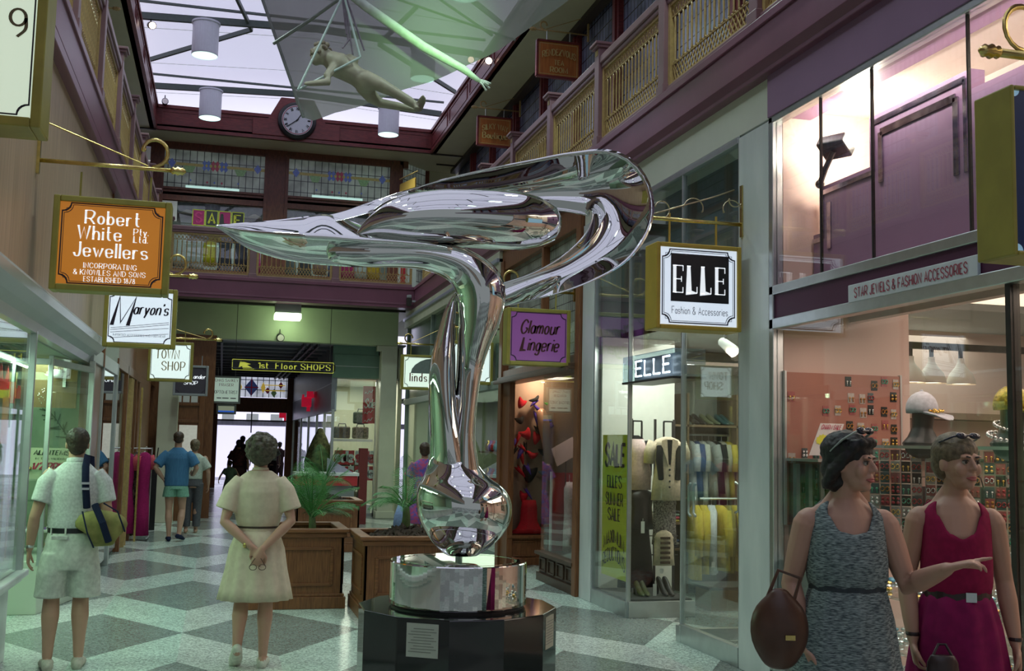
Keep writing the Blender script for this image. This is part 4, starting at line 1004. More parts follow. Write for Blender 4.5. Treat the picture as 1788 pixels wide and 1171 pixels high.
# display case with two outfits
structure('trim_16', M().box(4.02, 4.72, 10.46, 11.4, .14, .17), dark); structure('trim_16', M().box(4.04, 4.9, 11.35, 11.4, .1, 2.9), whi)
mb = M()
for x in (4.26, 4.53, 4.75): mb.box(x-.012, x+.012, 11.0, 11.02, .17, 2.0)
for z in (.55, .75, 1.0): mb.box(4.2, 4.8, 11.0, 11.02, z, z+.012)
tag(mb.build('clothes_stand', black), 'thin black display frame standing behind the outfits in the glass case', 'display frame')
blackf = fab('black', (.012, .012, .014)); pinkf = fab('dustypink', (.62, .45, .44)); creamf = fab('cream', (.72, .60, .45)); leo = fab('leopard', (.34, .30, .28), c2=(.04, .035, .04), ns=70); yelf = fab('mustard', (.58, .46, .06)); whf = fab('white', (.62, .66, .68)); spot_ = fab('blackdot', (.012, .012, .012), c2=(.05, .05, .05), ns=120)
def frame_hook(x, y, z, label):
    t = thing('hanger_frame', label, 'display hanger', (x, y, z-.12), 'square display hangers'); mb = M()
    for a, b in (((-.05, 0), (.05, 0)), ((-.05, .2), (.05, .2)), ((-.05, 0), (-.05, .2)), ((.05, 0), (.05, .2))): mb.bar((x+a[0], y, z-.1+a[1]), (x+b[0], y, z-.1+b[1]), .016, .016, n=Y_)
    mb.build('loop', black, t); M().tube([(x-.16, y, z-.14), (x, y, z-.1), (x+.16, y, z-.14)], .01, 6).build('arm', black, t)
frame_hook(4.25, 10.82, 1.87, 'square black display hanger of the black and pink top'); frame_hook(4.55, 10.7, 1.87, 'square black display hanger of the cream jacket')
t = garment('pink_blouse', 'black and dusty pink top on the left display hanger in the glass case', 'top', (4.25, 10.86, 1.88), .22, .62, .14, blackf, 0, .36, hanger=False, waist=.85)
M().stack([(-.1, 0, -.05, .07, .05), (-.25, .02, -.07, .09, .05), (-.45, .02, -.07, .13, .05), (-.63, .0, -.06, .15, .06)], 16).build('front_panel', pinkf, t, smooth=True, local=True)
t = garment('jacket', 'cream short-sleeved jacket with black panels in the glass case', 'jacket', (4.54, 10.70, 1.87), .33, .66, .18, creamf, -.1, .22, hanger=False, waist=.78, flare=1.05)
mb = M()
for s in (-1, 1): mb.loft([(s*.105, -.082, -.16), (s*.11, -.086, -.3), (s*.09, -.085, -.5)], [(.035, .012), (.04, .014), (.03, .012)], 10, ref=(0, 1, 0))
mb.build('black_panel', blackf, t, smooth=True, local=True)
mb = M(); mb.prism([(-.035, -.09), (.035, -.09), (.01, -.35), (-.01, -.35)], (0, -.09, 0), X_, Z_, Y_*.006); mb.build('inner_top', blackf, t, local=True)
mb = M()
for s in (-1, 1): mb.prism([(s*.03, -.08), (s*.085, -.1), (s*.09, -.16), (s*.075, -.18), (s*.012, -.37)], (0, -.098, 0), X_, Z_, Y_*.008)
mb.build('lapel', creamf, t, local=True)
mb = M()
for i in range(4): mb.ell((.0, -.10, -.40-i*.06), .012, 8, 5)
mb.build('button', black, t, local=True)
garment('skirt', 'leopard print skirt below the cream jacket in the glass case', 'skirt', (4.54, 10.76, 1.27), .27, .52, .12, leo, 0, 0, hanger=False, waist=.95, flare=1.05)
t = garment('knit_skirt', 'cream skirt with dark ladder bands below the leopard skirt', 'skirt', (4.51, 10.70, .90), .22, .36, .10, creamf, 0, 0, hanger=False, waist=1, flare=1.1)
mb = M()
for i in range(6): mb.box(-.06, .045, -.068, -.05, -.15-i*.05, -.125-i*.05)
mb.build('dark_band', fab('darkbrown', (.10, .06, .04)), t, local=True)
garment('sheer_skirt', 'long black dotted skirt on the left in the glass case', 'skirt', (4.26, 10.86, 1.30), .30, 1.0, .14, spot_, 0, 0, hanger=False, waist=1, flare=1.35)
garment('black_blouse', 'black gathered garment hung over the dotted skirt', 'blouse', (4.30, 10.80, 1.32), .32, .42, .12, mat('satin_black', (.015, .012, .014), .3, nz=.2), .3, 0, hanger=False)
def tagcard(x, y, z, label, h=.12):
    t = thing('price_tag', label, 'price tag', (x, y, z)); M().box(x-.02, x+.02, y, y+.003, z-h, z).build('card', white, t); M().tube([(x, y, z), (x+.005, y+.01, z+.03)], .002, 5).build('string', white, t)
tagcard(4.27, 10.69, .93, 'white price tag on the black dotted skirt'); tagcard(4.38, 10.62, .30, 'white price tag near the floor of the glass case'); tagcard(4.47, 10.66, .45, 'small white price tag below the ladder band skirt', .05)
def shoe(x, y, z, m, label, group, rz=0, heel=.05, sc_=1):
    t = thing('court_shoe', label, 'shoe', (x, y, z), group, rz=rz)
    M().loft([(0, .10, .055+heel), (0, .06, .035+heel*.9), (0, -.02, .03+heel*.3), (0, -.09, .025), (0, -.13, .02)], [(.028, .03), (.03, .035), (.032, .026), (.034, .022), (.02, .014)], 12, ref=(0, 0, 1)).build('upper', m, t, smooth=True, local=True)
    M().loft([(0, .11, 0), (0, .10, .03+heel)], [.01, .022], 10, ref=(0, 1, 0), round_=False).build('heel', m, t, smooth=True, local=True)
    return t
for dx, lab in ((0, 'left'), (.07, 'right')): shoe(4.50+dx, 10.72, .17, black, lab+' shoe of the black pair on the floor of the glass case', None, heel=.10)
for dx, lab in ((0, 'left'), (.06, 'right')): shoe(4.24+dx, 10.72, .17, mat('shoe_green', (.08, .10, .03), .4, nz=.2), lab+' shoe of the dull olive pair on the floor of the glass case', None, heel=.08)
# shelving with shoes, folded tops and hanging rails
shf = mat('shelf_wood', (.20, .13, .07), .5, nz=.1)
t = thing('shop_shelving', 'wooden shelving with shoes and folded clothes at the back of the clothing shop', 'shelving', (5.6, 12.3, 0)); mb = M()
for z in (.5, .8, 1.1, 1.4, 1.95): M().box(4.99, 5.35 if z < 1.9 else 6.9, 12.0, 12.6, z, z+.025).build('shelf', shf, t)
for x in (4.98, 5.36, 6.0, 6.9): M().box(x-.012, x+.012, 12.0, 12.6, 0, 2.35).build('upright', shf, t)
M().box(4.98, 6.9, 12.54, 12.58, 0, 2.4).build('back_panel', mat('shelf_back', (.22, .25, .22), .6, nz=.1), t)
M().tube([(5.37, 12.2, 1.86), (6.9, 12.2, 1.86)], .014, 8).build('upper_rail', alum, t); M().tube([(5.37, 11.7, 1.12), (6.9, 11.7, 1.12)], .014, 8).build('lower_rail', alum, t)
sm_ = [mat('shoe_'+n, c, .35, nz=.1) for n, c in (('black', (.02, .02, .02)), ('olive', (.12, .14, .08)), ('teal', (.04, .09, .09)))]
for i, x in enumerate((5.50, 5.58, 5.68, 5.77, 5.88, 5.95, 6.08, 6.15)): shoe(x, 12.2, 1.975, sm_[(i//2) % 3], 'dark court shoe on the top shelf of the clothing shop', 'court shoes on the top shelf', rz=.2, heel=.06)
fc = [fab('fold%d' % i, c) for i, c in enumerate(((.5, .5, .48), (.1, .15, .3), (.5, .4, .1), (.55, .1, .15), (.2, .3, .25), (.06, .06, .07)))]
for z, cnt in ((.525, 3), (.825, 4), (1.125, 4), (1.425, 3)):
    for c in range(1):
        for j in range(cnt):
            x = 5.16+c*.29; t = M(); t.box(x-.12, x+.12, 12.05, 12.35, z+j*.035, z+j*.035+.03)
            tag(t.build('folded_jumper', fc[(c*3+j+int(z*10)) % 6], bevel=.012), 'folded garment in a pile on the clothing shop shelves', 'folded clothes', 'folded clothes on the shelves')
hm = [fab('h%d' % i, c) for i, c in enumerate(((.5, .52, .52), (.06, .09, .2), (.45, .47, .42), (.3, .32, .3), (.02, .02, .02), (.4, .38, .3), (.55, .42, .06), (.25, .22, .05), (.45, .03, .12)))]
for i in range(16):
    garment('hanging_blouse', 'blouse on the upper rail of the clothing shop', 'blouse', (5.46+i*.085, 12.2, 1.845), .36, random.uniform(.62, .8), .12, hm[i % 9], PI/2+random.uniform(-.2, .2), .3, 'blouses on the upper rail', n=12)
for i in range(12):
    m_ = [yelf, yelf, whf, yelf, hm[7], yelf, fab('rust', (.22, .08, .03)), yelf, fab('brown', (.14, .08, .04)), hm[4], yelf, hm[3]][i]
    garment('hanging_jacket', 'yellow, white or brown garment on the lower rail of the clothing shop', 'jacket', (5.32+i*.10, 11.7, 1.105), .4, random.uniform(.72, .9), .14, m_, PI/2+random.uniform(-.4, .1), .5, 'garments on the lower rail', n=12)
t = thing('shop_counter', 'low dim wooden platform in the clothing shop', 'platform', (5.6, 10.9, 0)); M().box(5.05, 6.5, 10.7, 11.1, 0, .22).build('body', shf, t); M().box(5.0, 6.55, 10.65, 11.15, .22, .25).build('top', dark, t)
tagcard(5.45, 11.5, .42, 'white ticket hanging below the yellow jackets in the clothing shop', .06)
t = M().loft([(4.62, 8.7, .03), (4.85, 8.45, .12), (5.1, 8.2, .2)], [(.18, .02), (.2, .06), (.16, .03)], 14, round_=False); tag(t.build('draped_scarf', fab('scarf', (.45, .45, .46), c2=(.35, .12, .1), ns=14), smooth=True), 'patterned scarf draped on the floor of the right clothing window', 'scarf')
spot((4.9, 10.0, 2.72), (.4, -.7, -.6), 'white spotlight lit inside the clothing shop beside the neon box', em=(1, .8, .65), es=5, body=white, r=.06)
# ------------------------------------------------------------------ lingerie shop
mb = M(); 
for y0, y1 in ((11.88, 12.02), (15.45, 15.62)): mb.box(3.93, 4.12, y0, y1, 0, 4.4)
mb.box(3.95, 4.1, 11.9, 15.6, 4.26, 4.57); mb.box(3.95, 4.1, 12.0, 15.5, 2.66, 2.76); mb.box(3.95, 4.1, 13.44, 13.52, 2.7, 4.3)
structure('trim_17', mb, wood, bevel=.008)
mb = M(); mb.box(3.84, 4.2, 12.0, 15.5, 2.58, 2.62); mb.box(3.88, 4.2, 12.0, 15.5, 2.62, 2.66); mb.box(3.82, 3.86, 12.0, 15.5, 2.56, 2.6); structure('trim_17', mb, mat('canopy_timber', (.11, .06, .035), .4, nz=.15), bevel=.005)
structure('window_3', M().box(4.04, 4.06, 12.0, 15.45, 2.76, 4.26), lead_low, origin=(0, 0, 0))
def base(mb, a, b, h, dep, n):
    a, b = V(a), V(b); d = (b-a); L_ = d.length; d.normalize(); nn = d.cross(Z_); 
    mb.obox((a+b)/2-nn*dep/2+Z_*h/2, d*L_/2, nn*dep/2, Z_*h/2); mb.obox((a+b)/2-nn*(dep/2-.03)+Z_*(h+.015), d*(L_/2+.03), nn*(dep/2+.03), Z_*.02); mb.obox((a+b)/2-nn*(dep/2-.02)+Z_*.05, d*(L_/2+.015), nn*(dep/2+.015), Z_*.05)
    w = L_/n
    for i in range(n):
        c0, c1 = a+d*(i*w+.06)+nn*.004, a+d*((i+1)*w-.06)+nn*.004
        for z in (.13, h-.05): mb.bar(c0+Z_*z, c1+Z_*z, .025, .02)
        for q in (c0, c1): mb.bar(q+Z_*.13, q+Z_*(h-.05), .02, .025, n=nn)
darkcedar = mat('carved_cedar', (.085, .05, .03), .4, c2=(.06, .035, .02), ns=6, stretch=(2, 2, 10))
mb = M(); base(mb, (3.98, 13.48, 0), (3.98, 12.02, 0), .33, .85, 4); structure('trim_17', mb, darkcedar, bevel=.004)
mb = M(); base(mb, (4.0, 15.1, 0), (5.4, 15.1, 0), .38, .4, 3); structure('trim_17', mb, wood, bevel=.004)
structure('window_3', M().box(3.99, 4.0, 12.02, 13.46, .36, 2.58), GLASS); structure('window_3', M().obox((4.5, 13.47, 1.47), X_*.5, Y_*.005, Z_*1.11), GLASS)
structure('window_3', M().obox((4.7, 15.1, 1.5), X_*.7, Y_*.005, Z_*1.1), GLASS); mb = M(); mb.box(3.96, 4.04, 15.05, 15.5, 0, 2.6); structure('trim_17', mb, wood)
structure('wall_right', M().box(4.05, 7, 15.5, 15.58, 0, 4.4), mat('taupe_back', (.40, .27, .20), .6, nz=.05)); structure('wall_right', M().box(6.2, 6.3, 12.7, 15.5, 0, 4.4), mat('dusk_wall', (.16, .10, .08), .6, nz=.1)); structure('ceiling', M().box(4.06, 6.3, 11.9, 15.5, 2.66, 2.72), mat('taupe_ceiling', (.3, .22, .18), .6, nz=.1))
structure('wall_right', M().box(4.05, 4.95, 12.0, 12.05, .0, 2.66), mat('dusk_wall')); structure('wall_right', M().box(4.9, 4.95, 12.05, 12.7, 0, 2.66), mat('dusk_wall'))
redf = fab('red', (.55, .015, .03)); purf = fab('violet', (.10, .05, .40)); 
ling = [(4.22, 2.30, redf, .2, .3, .5), (4.42, 2.36, blackf, .25, .12, -.5), (4.48, 2.22, purf, .3, .12, .6), (4.20, 2.05, blackf, .2, .2, -.3), (4.30, 1.85, redf, .25, .3, -.5), (4.46, 1.80, redf, .2, .35, .3), (4.22, 1.58, purf, .12, .35, .5), (4.40, 1.55, redf, .25, .2, .2), (4.55, 1.6, blackf, .16, .2, -.2), (4.36, 1.28, blackf, .34, .45, .2), (4.58, 1.30, fab('greybra', (.2, .2, .22)), .2, .2, -.5), (4.28, .95, redf, .2, .3, .2), (4.62, .98, fab('stripe', (.3, .3, .32), c2=(.05, .05, .05), ns=30), .12, .25, .3), (4.60, 2.30, fab('green', (.12, .5, .08)), .08, .08, 0)]
ling = [(x, z, m_, w*.8, h*.7, a) for x, z, m_, w, h, a in ling]+[(random.uniform(4.12, 4.7), random.uniform(.75, 2.4), random.choice((redf, blackf, purf, redf, blackf)), random.uniform(.05, .1), random.uniform(.18, .34), random.uniform(-1, 1)) for _ in range(16)]
for i, (x, z, m_, w, h, a) in enumerate(ling):
    rot = MX.Rotation(a, 3, 'Y'); mb = M(); c = V((x, 15.36, z))
    mb.add([c+rot @ V(p) for p in ((-w/2, 0, h/2), (-w*.1, -.05, h*.25), (w*.1, -.05, h*.25), (w/2, 0, h/2), (w*.42, -.04, 0), (w*.12, -.06, -h/2), (-w*.12, -.06, -h/2), (-w*.42, -.04, 0))]+[c+V((0, .06, 0))+rot @ V(p) for p in ((-w/2, 0, h/2), (-w*.1, -.05, h*.25), (w*.1, -.05, h*.25), (w/2, 0, h/2), (w*.42, -.04, 0), (w*.12, -.06, -h/2), (-w*.12, -.06, -h/2), (-w*.42, -.04, 0))],
           [(0, 1, 6, 7), (1, 2, 5, 6), (2, 3, 4, 5), (8, 15, 14, 9), (9, 14, 13, 10), (10, 13, 12, 11), (0, 8, 9, 1), (1, 9, 10, 2), (2, 10, 11, 3), (3, 11, 12, 4), (4, 12, 13, 5), (5, 13, 14, 6), (6, 14, 15, 7), (7, 15, 8, 0)])
    o = mb.build('lingerie', m_, sub=1, smooth=True)
    tag(o, 'red, black or violet lingerie pinned to the taupe back of the corner window', 'lingerie', 'lingerie pinned in the corner window')
t = thing('mannequin_torso', 'bare plastic leg form draped with lingerie in the corner window', 'mannequin', (4.62, 15.3, 1.4)); M().loft([(4.62, 15.3, 1.45), (4.6, 15.28, 1.7), (4.55, 15.3, 2.0), (4.52, 15.33, 2.15)], [.05, .07, .09, .08], 14, ref=(0, 1, 0)).build('form', mat('plastic_skin', (.65, .38, .25), .35, nz=.05), t, smooth=True)
t = thing('red_slip', 'red slip on a low stand at the foot of the corner window', 'slip', (4.35, 15.25, .42)); M().stack([(.9, 4.35, 15.3, .10, .05), (.8, 4.35, 15.3, .12, .06), (.6, 4.35, 15.3, .13, .06), (.5, 4.35, 15.28, .18, .08), (.43, 4.35, 15.27, .32, .10)], 24, fold=[0, .02, .05, .1, .14, 9]).build('slip', redf, t, smooth=True)
t = thing('gift_box', 'pale ribboned box beside the red slip', 'box', (4.68, 15.25, .42)); M().box(4.56, 4.8, 15.22, 15.36, .42, .65).build('box', mat('box_lilac', (.4, .3, .33), .6, nz=.1), t); M().box(4.55, 4.81, 15.21, 15.37, .52, .56).build('ribbon', redf, t)
t = garment('nightdress', 'long pale pink nightdress in the near lingerie window', 'nightdress', (4.27, 13.18, 1.30), .26, .88, .14, fab('palepink', (.72, .55, .55)), PI/2-.3, 0, waist=.6, flare=1.5)
mb = M(); mb.bar((-.12, -.08, -.45), (.14, -.09, -.62), .05, .006, n=Y_); mb.build('sash', fab('lightblue', (.5, .55, .68)), t, local=True)
t = thing('backing_screen', 'red backing panel behind the pink nightdress', 'panel', (4.4, 13.37, .36)); M().box(4.1, 4.75, 13.36, 13.39, .36, 1.35).build('panel', mat('red_panel', (.35, .02, .03), .5, nz=.1), t); M().box(4.08, 4.1, 13.35, 13.40, .36, 1.36).build('edge', white, t)
t = thing('placard', 'tilted blank pinkish placard leaning in the near lingerie window', 'placard', (4.3, 13.3, 1.4)); M().obox((4.24, 13.3, 1.62), V((.15, .03, .08)), V((.0, .004, 0)), V((-.04, 0, .11))).build('card', mat('placard', (.55, .4, .36), .5, nz=.05), t); M().tube([(4.26, 13.31, 1.5), (4.26, 13.31, .36)], .008, 6).build('stand', steel, t)
# ------------------------------------------------------------------ umbrella-sign shop and wall beyond
slate = mat('slate_green_frame', (.20, .25, .22), .4, nz=.1)
mb = M()
for y in (15.62, 18.4, 21.3, 24.2): mb.box(3.95, 4.06, y-.03, y+.03, 0, 4.3)
mb.box(3.93, 4.06, 15.6, 24.3, 2.52, 2.64); mb.box(3.95, 4.06, 15.6, 24.3, 0, .12); structure('trim_18', mb, slate, bevel=.006)
structure('trim_18', M().box(3.90, 4.06, 15.6, 24.3, 4.24, 4.57), cream, bevel=.006); structure('trim_18', M().box(3.86, 4.0, 15.6, 24.3, 4.40, 4.46), mat('blue_grey_rail', (.45, .48, .6), .3, .5, nz=.1), bevel=.006)
for a, b in ((15.65, 18.37), (18.43, 21.27), (21.33, 24.17)): structure('window_4', M().box(3.995, 4.005, a, b, .12, 2.52), GLASS)
structure('window_4', M().box(4.0, 4.02, 15.65, 24.17, 2.64, 4.24), nodes_lead('leadlight_dim', (.10, .15, .12), .1, .005), origin=(0, 0, 0))
structure('wall_right', M().box(6.0, 6.1, 15.58, 27, 0, 4.4), mat('pale_inside', (.50, .52, .40), .6, nz=.1, ns=2)); structure('ceiling', M().box(4.06, 6.1, 15.58, 27, 2.64, 2.7), whi)
structure('wall_right', M().box(4.0, 6.1, 24.3, 24.4, 0, 4.4), mat('pale_inside'))
for i in range(6):
    y = 17+i*1.2; t = thing('china_shelf', 'shelf of giftware inside the umbrella-sign shop', 'shelf', (5.7, y, .9), 'giftware shelves'); M().box(5.5, 6.0, y-.5, y+.5, .9, .93).build('shelf', shf, t); M().box(5.5, 6.0, y-.5, y+.5, 1.5, 1.53).build('shelf', shf, t)
    for j in range(4):
        for z in (.93, 1.53):
            q = M().lathe([(.05, 0), (.09, .05), (.08, .14), (.04, .2), (.05, .24)], (5.7, y-.38+j*.25, z), 12); tag(q.build('vase', jew[(i+j) % 8], smooth=True), 'small vase on the shelves of the umbrella-sign shop', 'vase', 'vases on the giftware shelves')
# ------------------------------------------------------------------ jewellers shopfront (left, near)
canm = mat('canopy_enamel', (.52, .56, .56), .22, nz=.06, ns=2)
prof = [(-1.62, 2.76), (-1.30, 2.76), (-1.27, 2.72), (-1.28, 2.66), (-1.34, 2.60), (-1.40, 2.55), (-1.42, 2.48), (-1.62, 2.46)]
mb = M(); mb.rings([[V((x, y, z)) for x, z in prof] for y in (YB, 12.75)]); structure('trim_19', mb, canm)
structure('ceiling', M().box(-5, -1.5, YB, 13.6, 2.46, 2.5), mat('canopy_soffit', (.34, .42, .32), .5, nz=.08))
for i, y in enumerate((6.2, 8.6, 11.0)):
    t = thing('tube_light', 'fluorescent tube strip under the left canopy', 'ceiling lamp', (-1.95, y, 2.40), 'tube lights under the left canopy')
    M().box(-2.0, -1.9, y-.7, y+.7, 2.42, 2.46).build('batten', white, t); M().tube([(-1.95, y-.65, 2.40), (-1.95, y+.65, 2.40)], .018, 8).build('tube', mat('tube_glow', (1, 1, 1), .5, emit=(.72, 1, .80), es=6), t)
# near marble sill counter and stall risers
mb = M(); mb.box(-3.2, -1.42, 3, 9.15, .58, .66); mb.box(-3.2, -1.38, 3, 9.18, .62, .67); mb.box(-3.2, -1.50, 3, 9.08, 0, .58); structure('trim_20', mb, marble, bevel=.012)
ris = mat('stall_riser', (.52, .58, .48), .3, nz=.06, ns=2)
mb = M(); mb.prism([(-2.6, 11.30), (-1.62, 11.30), (-1.42, 12.2), (-1.36, 12.6), (-2.6, 12.8)], (0, 0, 0), X_, Y_, Z_*.5); structure('trim_20', mb, ris, bevel=.008)
structure('window_5', M().box(-1.46, -1.45, 3, 9.1, .67, 2.46), GLASS)
structure('window_5', M().box(-3.2, -1.45, 9.1, 9.112, .67, 2.46), GLASS)
ca = V((-1.62, 11.32, 0)); cb = V((-1.38, 12.55, 0)); cc = V((-2.6, 11.32, 0))
structure('window_5', M().obox((ca+cc)/2+Z_*1.48, (cc-ca)/2, Y_*.006, Z_*.98), GLASS)
d = (cb-ca); structure('window_5', M().obox((ca+cb)/2+Z_*1.48, d/2, d.cross(Z_).normalized()*.006, Z_*.98), GLASS)
mb = M()
for p, w in ((ca, .045), (V((-1.95, 11.32, 0)), .035), (V((-2.12, 11.32, 0)), .05), (cb, .06)): mb.bar(p+Z_*.45, p+Z_*2.5, w, w)
mb.bar(cc+Z_*2.4, ca+Z_*2.4, .06); mb.bar(ca+Z_*2.4, cb+Z_*2.4, .06); mb.bar((-1.44, 9.1, .6), (-1.44, 9.1, 2.5), .05); mb.bar((-1.44, 6.5, .6), (-1.44, 6.5, 2.5), .04)
structure('trim_20', mb, alum, bevel=.004)
# display behind: marble back, brown header, boards
mb = M(); mb.box(-3.4, -1.47, 13.3, 13.4, 0, 2.46); structure('wall_left', mb, mat('marbled_back', (.50, .62, .46), .4, c2=(.34, .47, .35), ns=2.5))
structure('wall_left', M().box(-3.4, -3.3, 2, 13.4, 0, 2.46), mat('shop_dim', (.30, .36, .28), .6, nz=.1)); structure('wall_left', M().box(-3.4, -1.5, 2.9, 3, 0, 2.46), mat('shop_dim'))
structure('wall_left', M().box(-2.6, -2.5, 12.8, 13.3, 0, 2.46), ris)
t = thing('header_board', 'brown timber header board with tiny hanging crystals in the left shop window', 'panel', (-1.75, 12.35, 1.98)); M().box(-2.05, -1.50, 12.34, 12.37, 1.98, 2.44).build('board', mat('brown_header', (.15, .085, .03), .4, nz=.15, ns=4, stretch=(6, 1, 1)), t)
mb = M()
for i in range(14): mb.ell((-1.86+random.uniform(-.02, .05), 12.32, 2.02+i*.012), .006, 6, 4)
mb.build('crystals', jew[1], t)
M().box(-1.64, -1.61, 12.31, 12.33, 2.2, 2.43).build('strip_light', white, t); M().lathe([(.03, 0), (.05, .02), (.05, .08)], (-1.69, 12.3, 2.3), 14).build('small_lamp', white, t, smooth=True)
t = thing('window_card', 'cream half price card standing in the left jewellery window', 'sale card', (-1.76, 12.2, 1.24)); f = M().box(-1.90, -1.48, 12.2, 12.21, 1.24, 1.56).build('card', mat('card_cream', (.62, .64, .44), .5, nz=.04), t)
mb = M(); o = V((-1.69, 12.197, 0)); text(mb, 'ALL ITEMS', o+Z_*1.49, X_, Z_, .045, .34, thick=.2, thin=.12, slant=.2); text(mb, 'IN THIS WINDOW', o+Z_*1.44, X_, Z_, .02, .30); mb.build('lettering', black, f)
mb = M(); text(mb, '1/2 PRICE', o+Z_*1.34, X_, Z_, .065, .36, thick=.26, thin=.14, slant=.15); mb.build('red_lettering', rl, f)
t = thing('scroll_motif', 'dark feathery floral drawing across the marbled back of the left window', 'decoration', (-1.8, 13.28, 1.6)); mb = M()
for i in range(26):
    q = i/25; c = V((-2.02+q*.55, 13.285, 2.12-q*.75)); a = 2.2+random.uniform(-1.2, 1.2); l = .04+.08*math.sin(q*PI)
    mb.bar(c, c+V((math.cos(a)*l, 0, math.sin(a)*l)), .012, .004, n=Y_)
mb.tube([(-2.02, 13.285, 2.12), (-1.8, 13.285, 1.85), (-1.47, 13.285, 1.37)], .006, 6); mb.build('leaves', mat('motif_ink', (.12, .18, .12), .5, nz=.1), t)
# jewel trays and bright boards in the nearer windows
t = thing('display_board', 'orange and red toothed display piece high in the near left window', 'display', (-2.1, 9.9, 1.95)); mb = M(); mb.box(-2.32, -2.02, 11.5, 11.55, 2.12, 2.22); 
for i in range(5): mb.prism([(-.02, 0), (.02, 0), (0, .14+.06*(i % 2))], (-2.28+i*.06, 11.52, 2.22), X_, Z_, Y_*.02)
mb.build('teeth', mat('flag_red', (.6, .02, .02), .5, nz=.1), t); M().box(-2.34, -2.0, 11.49, 11.5, 2.04, 2.12).build('yellow_strip', mat('flag_yellow', (.7, .5, .05), .5, nz=.1), t); M().box(-2.06, -2.0, 11.48, 11.52, 1.6, 2.05).build('orange_strip', mat('flag_orange', (.7, .22, .03), .5, nz=.1), t)
for x, l in ((-2.28, 'narrower'), (-2.0, 'wider')):
    t = thing('lit_post', l+' tan display post in the near left window', 'display post', (x, 11.6, .5)); M().box(x-.035, x+.035, 11.58, 11.64, .5, 2.3).build('post', mat('tan_post', (.45, .30, .10), .5, nz=.1), t); M().box(x-.01, x+.012, 11.57, 11.58, .8, 1.8).build('white_strip', white, t)
for j in range(3):
    z = .72+j*.3; t = thing('jewel_shelf', 'stepped shelf of jewellery in the left window, '+('lowest', 'middle', 'top')[j]+' step', 'shelf', (-1.9, 12, z)); M().box(-2.5, -1.5, 11.9+j*.1, 12.3, z, z+.02).build('shelf', acr if j else white, t)
    mb = M()
    for i in range(60): mb.k = random.randint(0, 2); mb.ell((random.uniform(-2.45, -1.52), random.uniform(11.95+j*.1, 12.25), z+.03), random.uniform(.008, .018), 6, 4)
    tag(mb.build('jewel_trinkets', [jew[0], jew[1], jew[7]], kind='stuff'), 'tiny jewellery pieces on the '+('lowest', 'middle', 'top')[j]+' step of the left window', 'jewellery')
for j in range(2):
    z = .67+.34*j; t = thing('velvet_tray', 'sloped display tray in the nearest left window, '+('lower', 'upper')[j]+' one', 'tray', (-2.0, 7.9, z)); M().obox((-2.1, 7.6, z+.12), X_*.5, Y_*1.3, V((.02, 0, .03))).build('tray', mat('tray_rose', (.45, .36, .30), .6, nz=.1), t)
    mb = M()
    for i in range(90): mb.k = random.randint(0, 2); mb.ell((random.uniform(-2.5, -1.68), random.uniform(6.5, 8.8), z+.17), random.uniform(.006, .014), 6, 4)
    tag(mb.build('rings', [jew[0], jew[1], jew[2]], kind='stuff'), 'small rings strewn on the '+('lower', 'upper')[j]+' tray of the nearest left window', 'jewellery')
# --- second left shop: glass, brown column, door frame
brc = mat('brown_column', (.30, .16, .10), .3, nz=.1, ns=3)
mb = M(); mb.box(-1.50, -1.40, 12.62, 13.7, 0, 2.66); structure('wall_left', mb, brc, bevel=.004)
structure('window_5', M().box(-1.41, -1.395, 13.72, 15.40, .1, 2.55), glassmat('mirror_glass', (.35, .38, .38), .42))
mb = M(); mb.box(-1.46, -1.37, 15.42, 15.56, 0, 2.66); mb.box(-1.46, -1.37, 12.55, 15.5, 2.5, 2.66); mb.box(-1.46, -1.37, 13.70, 13.74, 0, 2.5); structure('trim_21', mb, mat('frame_grey', (.48, .52, .50), .3, .4, nz=.05), bevel=.006)
mb = M(); mb.box(-1.47, -1.38, 17.2, 17.3, 0, 2.75); mb.box(-1.47, -1.38, 19.0, 19.1, 0, 2.75); mb.box(-1.5, -1.4, 19.9, 22.9, 0, 2.75); mb.box(-1.46, -1.38, 15.6, 19.9, 2.62, 2.75); structure('trim_21', mb, wood, bevel=.006)
mb = M(); mb.box(-1.43, -1.37, 18.2, 18.26, 0, 2.6); mb.box(-1.43, -1.37, 17.9, 17.94, 0, 2.6); structure('trim_21', mb, gold)
structure('window_5', M().box(-1.42, -1.41, 15.6, 17.2, .1, 2.6), GLASS)
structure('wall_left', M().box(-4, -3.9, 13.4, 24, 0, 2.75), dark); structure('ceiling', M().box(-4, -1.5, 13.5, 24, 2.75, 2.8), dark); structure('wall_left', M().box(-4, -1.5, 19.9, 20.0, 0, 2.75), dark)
spot((-1.75, 13.95, 2.25), (.6, -.7, -.2), 'lit warm spotlight seen through the dark left shop glass', em=(1, .75, .55), es=7, r=.06)
fluo((-2.4, 16.5, 2.6), .8, .2, 'dim green tube lamp inside the second left shop')
